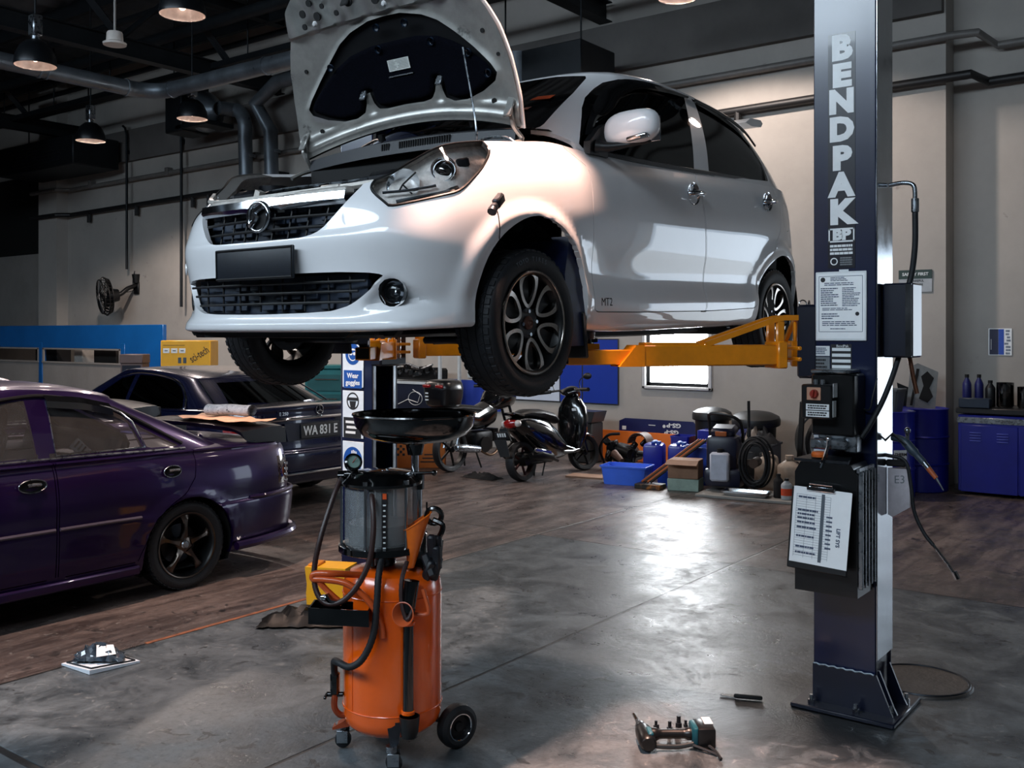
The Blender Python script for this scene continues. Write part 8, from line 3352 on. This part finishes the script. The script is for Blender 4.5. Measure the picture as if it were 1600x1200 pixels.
# small white rose on a long rod
t = thing('pendant_fitting', 'small white round pendant on a long rod', 'pendant', (-11.2, 6.75, 5.22))
mb = MB()
mb.lathe([(.0, 0), (.135, 0), (.14, .025), (.10, .045), (.095, .14), (.085, .16), (0, .165)], (0, 0, 0), (0, 0, 1), 28)
mb.build('pendant_body', mat('offwhite_plastic', '#d8cfc8', rough=.5), t)
mb = MB()
mb.cyl((0, 0, .16), (0, 0, 2.1), .014, seg=8)
mb.build('rod', mat('rod_white', '#a8a4a0', rough=.4), t)
# ------------------------------------------------------------------ foreground bits on the floor
# paper floor mat with a plastic bag on it
PM = thing('paper_mat', 'white printed paper floor mat lying at the lower left', 'paper mat', (-4.75, 2.785, 0), rz=0)
# corners read off the floor plane
pc_ = [(-4.892, 2.653), (-4.644, 2.663), (-4.607, 2.918), (-4.852, 2.912)]
mb = MB()
c0 = V((-4.75, 2.785, 0))
lo_ = [V((x, y, .002)) - c0 for x, y in pc_]
hi_ = [V((x, y, .012 + .012 * (i == 1))) - c0 for i, (x, y) in enumerate(pc_)]
mb.add(lo_ + hi_, [(3, 2, 1, 0), (4, 5, 6, 7), (0, 1, 5, 4), (1, 2, 6, 5), (2, 3, 7, 6), (3, 0, 4, 7)])
mp_ = mb.build('mat_sheet', mat('mat_white', '#dbe2ea', rough=.6, noise=(5., .05)), PM)
mb = MB()
ins = [sum(hi_, V()) / 4 + (p - sum(hi_, V()) / 4) * .86 + V((0, 0, .0035)) for p in hi_]
mb.tube([ins[0], ins[1], ins[2], ins[3]], .005, 5, closed=True)
mb.build('printed_border', M_INK, mp_)
PB = thing('plastic_bag', 'crumpled dark clear plastic bag on the paper floor mat', 'plastic bag', (-4.79, 2.80, .026), .9)
rn = random.Random(17)
mb = MB()
G = [[(u * .125 + rn.uniform(-.008, .008), w_ * .08 + rn.uniform(-.012, .012) - .3 * u * .1, max(0, (1 - u * u) * (1 - w_ * w_)) * rn.uniform(.03, .085) + .002) for w_ in np.linspace(-1, 1, 11)] for u in np.linspace(-1, 1, 17)]
mb.grid(G)
mb.build('bag', mat('bag_plastic', '#3c4752', rough=.12, coat=.6, noise=(11., .7)), PB, 25)
mb = MB()
mb.add([V((.0, -.095, .030)), V((.09, -.07, .030)), V((.07, -.01, .062)), V((-.01, -.02, .068))], [(0, 1, 2, 3)])
mb.build('bag_label', M_PAPER, PB)
# impact driver
DV = thing('impact_driver', 'black and teal cordless impact driver lying on the floor near the bottom', 'power tool', (-1.93, 3.67, 0), math.radians(37.1) + .03)
M_DRV = mat('driver_black', '#0d0f11', rough=.35, coat=.2, noise=(30., .2))
M_TEAL = mat('driver_teal', '#0f4a56', rough=.4)
mb = MB()
mb.tube(curve([(-.118, .0, .045), (-.09, .0, .046), (-.03, .002, .046), (.03, .0, .046), (.075, .0, .046)], 5), [.03] + [.026] * 6 + [.019] * 10 + [.026] * 4, 12)
mb.build('grip', M_DRV, DV)
mb = MB()
rings = []
for y, a, b in ((-.085, .026, .026), (-.075, .034, .033), (-.02, .036, .035), (.03, .036, .035), (.06, .033, .032), (.085, .022, .022)):
    rings.append([(-.125 + a * math.cos(k), y, .038 + b * math.sin(k)) for k in np.linspace(0, 2 * PI, 20, endpoint=False)])
mb.loft(rings)
hd = mb.build('motor_head', M_DRV, DV)
mb = MB()
mb.box((-.112, -.03, .070), (.022, .075, .012), bev=.004)
mb.build('teal_panel', M_TEAL, hd)
mb = MB()
mb.lathe([(.024, 0), (.022, .02), (.014, .034), (.010, .05), (.010, .06)], (-.128, .083, .04), (-.12, 1, .1), 16)
mb.build('chuck', M_STEEL, DV)
mb = MB()
mb.tube([(-.135, .14, .046), (-.143, .20, .052)], [.008, .0065], 8)
mb.build('bit', M_BRUSH, DV)
mb = MB()
mb.box((.118, .0, .045), (.075, .125, .088), bev=.012, seg=2)
bt = mb.build('battery', M_DRV, DV)
mb = MB()
mb.box((.135, .02, .091), (.036, .07, .004), bev=.001)
mb.build('battery_label', M_STICK, bt)
mb = MB()
mb.box((.078, .0, .05), (.03, .105, .075), bev=.012, seg=2)
mb.build('battery_mount', M_TEAL, DV)
mb = MB()
mb.tube(curve([(-.095, -.055, .02), (-.06, -.058, .018), (.0, -.055, .016), (.065, -.045, .022)], 5), .010, 8)
mb.build('guard_bar', mat('guard_slate', '#20282c', rough=.4), DV)
mb = MB()
mb.tube(curve([(.06, -.05, .02), (.11, -.085, .012), (.145, -.12, .008), (.15, -.16, .007)], 6), .006, 6)
mb.tube(curve([(.125, -.06, .02), (.145, -.10, .012), (.152, -.155, .008)], 6), .006, 6)
mb.build('wrist_strap', M_RUBBER, DV)
R37 = Matrix.Rotation(math.radians(37.1), 4, 'Z')
for i, (dx, dy, s) in enumerate(((-.055, .175, .9), (-.0, .150, 1.1), (.045, .19, 1.3), (.075, .19, .8), (-.05, .15, .7), (.02, .10, .7))):
    p = R37 @ V((dx, dy, 0))
    t = thing('wheel_bolt', 'small dark wheel bolt on the floor behind the impact driver', 'bolt', (-1.93 + p.x, 3.67 + p.y, 0), i * 1.3, 'loose bolts by the impact driver')
    mb = MB()
    mb.cyl((0, 0, 0), (0, 0, .014 * s), .012 * s, seg=6)
    mb.cyl((0, 0, .014 * s), (0, 0, .036 * s), .007 * s, seg=10)
    mb.build('bolt', M_DSTEEL, t)
# yellow caution box and black bag behind the drainer
YB = thing('yellow_tub', 'yellow square plastic tub on the floor behind the drainer', 'tub', (-4.60, 4.22, 0), .45)
mb = MB()
rings = [[(x * s, y * s, z) for x, y in ((-.13, -.09), (.13, -.09), (.14, .09), (-.13, .10))] for z, s in ((0, .92), (.10, .96), (.16, .93), (.25, 1.0), (.265, 1.0))]
mb.loft(rings)
mb.build('tub_body', mat('tub_yellow', '#e0a41c', rough=.4, noise=(4., .12), wear=('#8a5a14', 7., .66)), YB)
mb = MB()
mb.box((-.09, .0, .268), (.07, .12, .02), bev=.006)
mb.build('tub_lid', mat('tub_lid_orange', '#c97a1c', rough=.45), YB)
BB = thing('black_bag', 'flat black plastic bag lying on the floor beside the yellow tub', 'bag', (-4.47, 3.92, 0), .66)
rn = random.Random(41)
mb = MB()
G = [[(u * .27 + rn.uniform(-.012, .012), w_ * .13 + rn.uniform(-.012, .012), .012 + max(0, (1 - abs(u) ** 3) * (1 - abs(w_) ** 3)) * rn.uniform(.03, .10)) for w_ in np.linspace(-1, 1, 9)] for u in np.linspace(-1, 1, 17)]
mb.grid(G)
mb.grid([[(p[0], p[1], .003) for p in r] for r in G])
mb.build('bag_folds', mat('bag_black', '#060607', rough=.5, spec=.25, noise=(8., .3)), BB, 50)
# round floor cover by the column foot, scraper
FCV = thing('drain_cover', 'round metal drain cover on the floor behind the lift column foot', 'floor cover', (-1.33, 5.05, 0))
mb = MB()
mb.lathe([(0, .010), (.20, .010), (.21, .012), (.235, .010), (.24, .0)], (0, 0, 0), (0, 0, 1), 44)
mb.build('cover_plate', mat('cover_metal', '#4b4744', rough=.45, metal=.5, noise=(6., .3), bump=(40., .3)), FCV)
mb = MB()
mb.tube([(.222 * math.cos(a), .222 * math.sin(a), .010) for a in np.linspace(0, 2 * PI, 44, endpoint=False)], .008, 6, closed=True)
mb.build('cover_rim', M_DSTEEL, FCV)
SP = thing('scraper', 'small dark scraper with pale blade tip in the oil by the column', 'scraper', (-1.93, 4.32, 0), .25)
mb = MB()
mb.box((.03, 0, .012), (.13, .022, .018), rot=(0, 0, .15), bev=.006)
mb.build('handle', M_DARK, SP)
mb = MB()
mb.prism([(-.10, -.008), (-.03, -.014), (-.03, .014), (-.09, .012)], (0, 0, .004), (1, 0, 0), (0, 1, 0), (0, 0, .003))
mb.build('blade', M_BRUSH, SP)
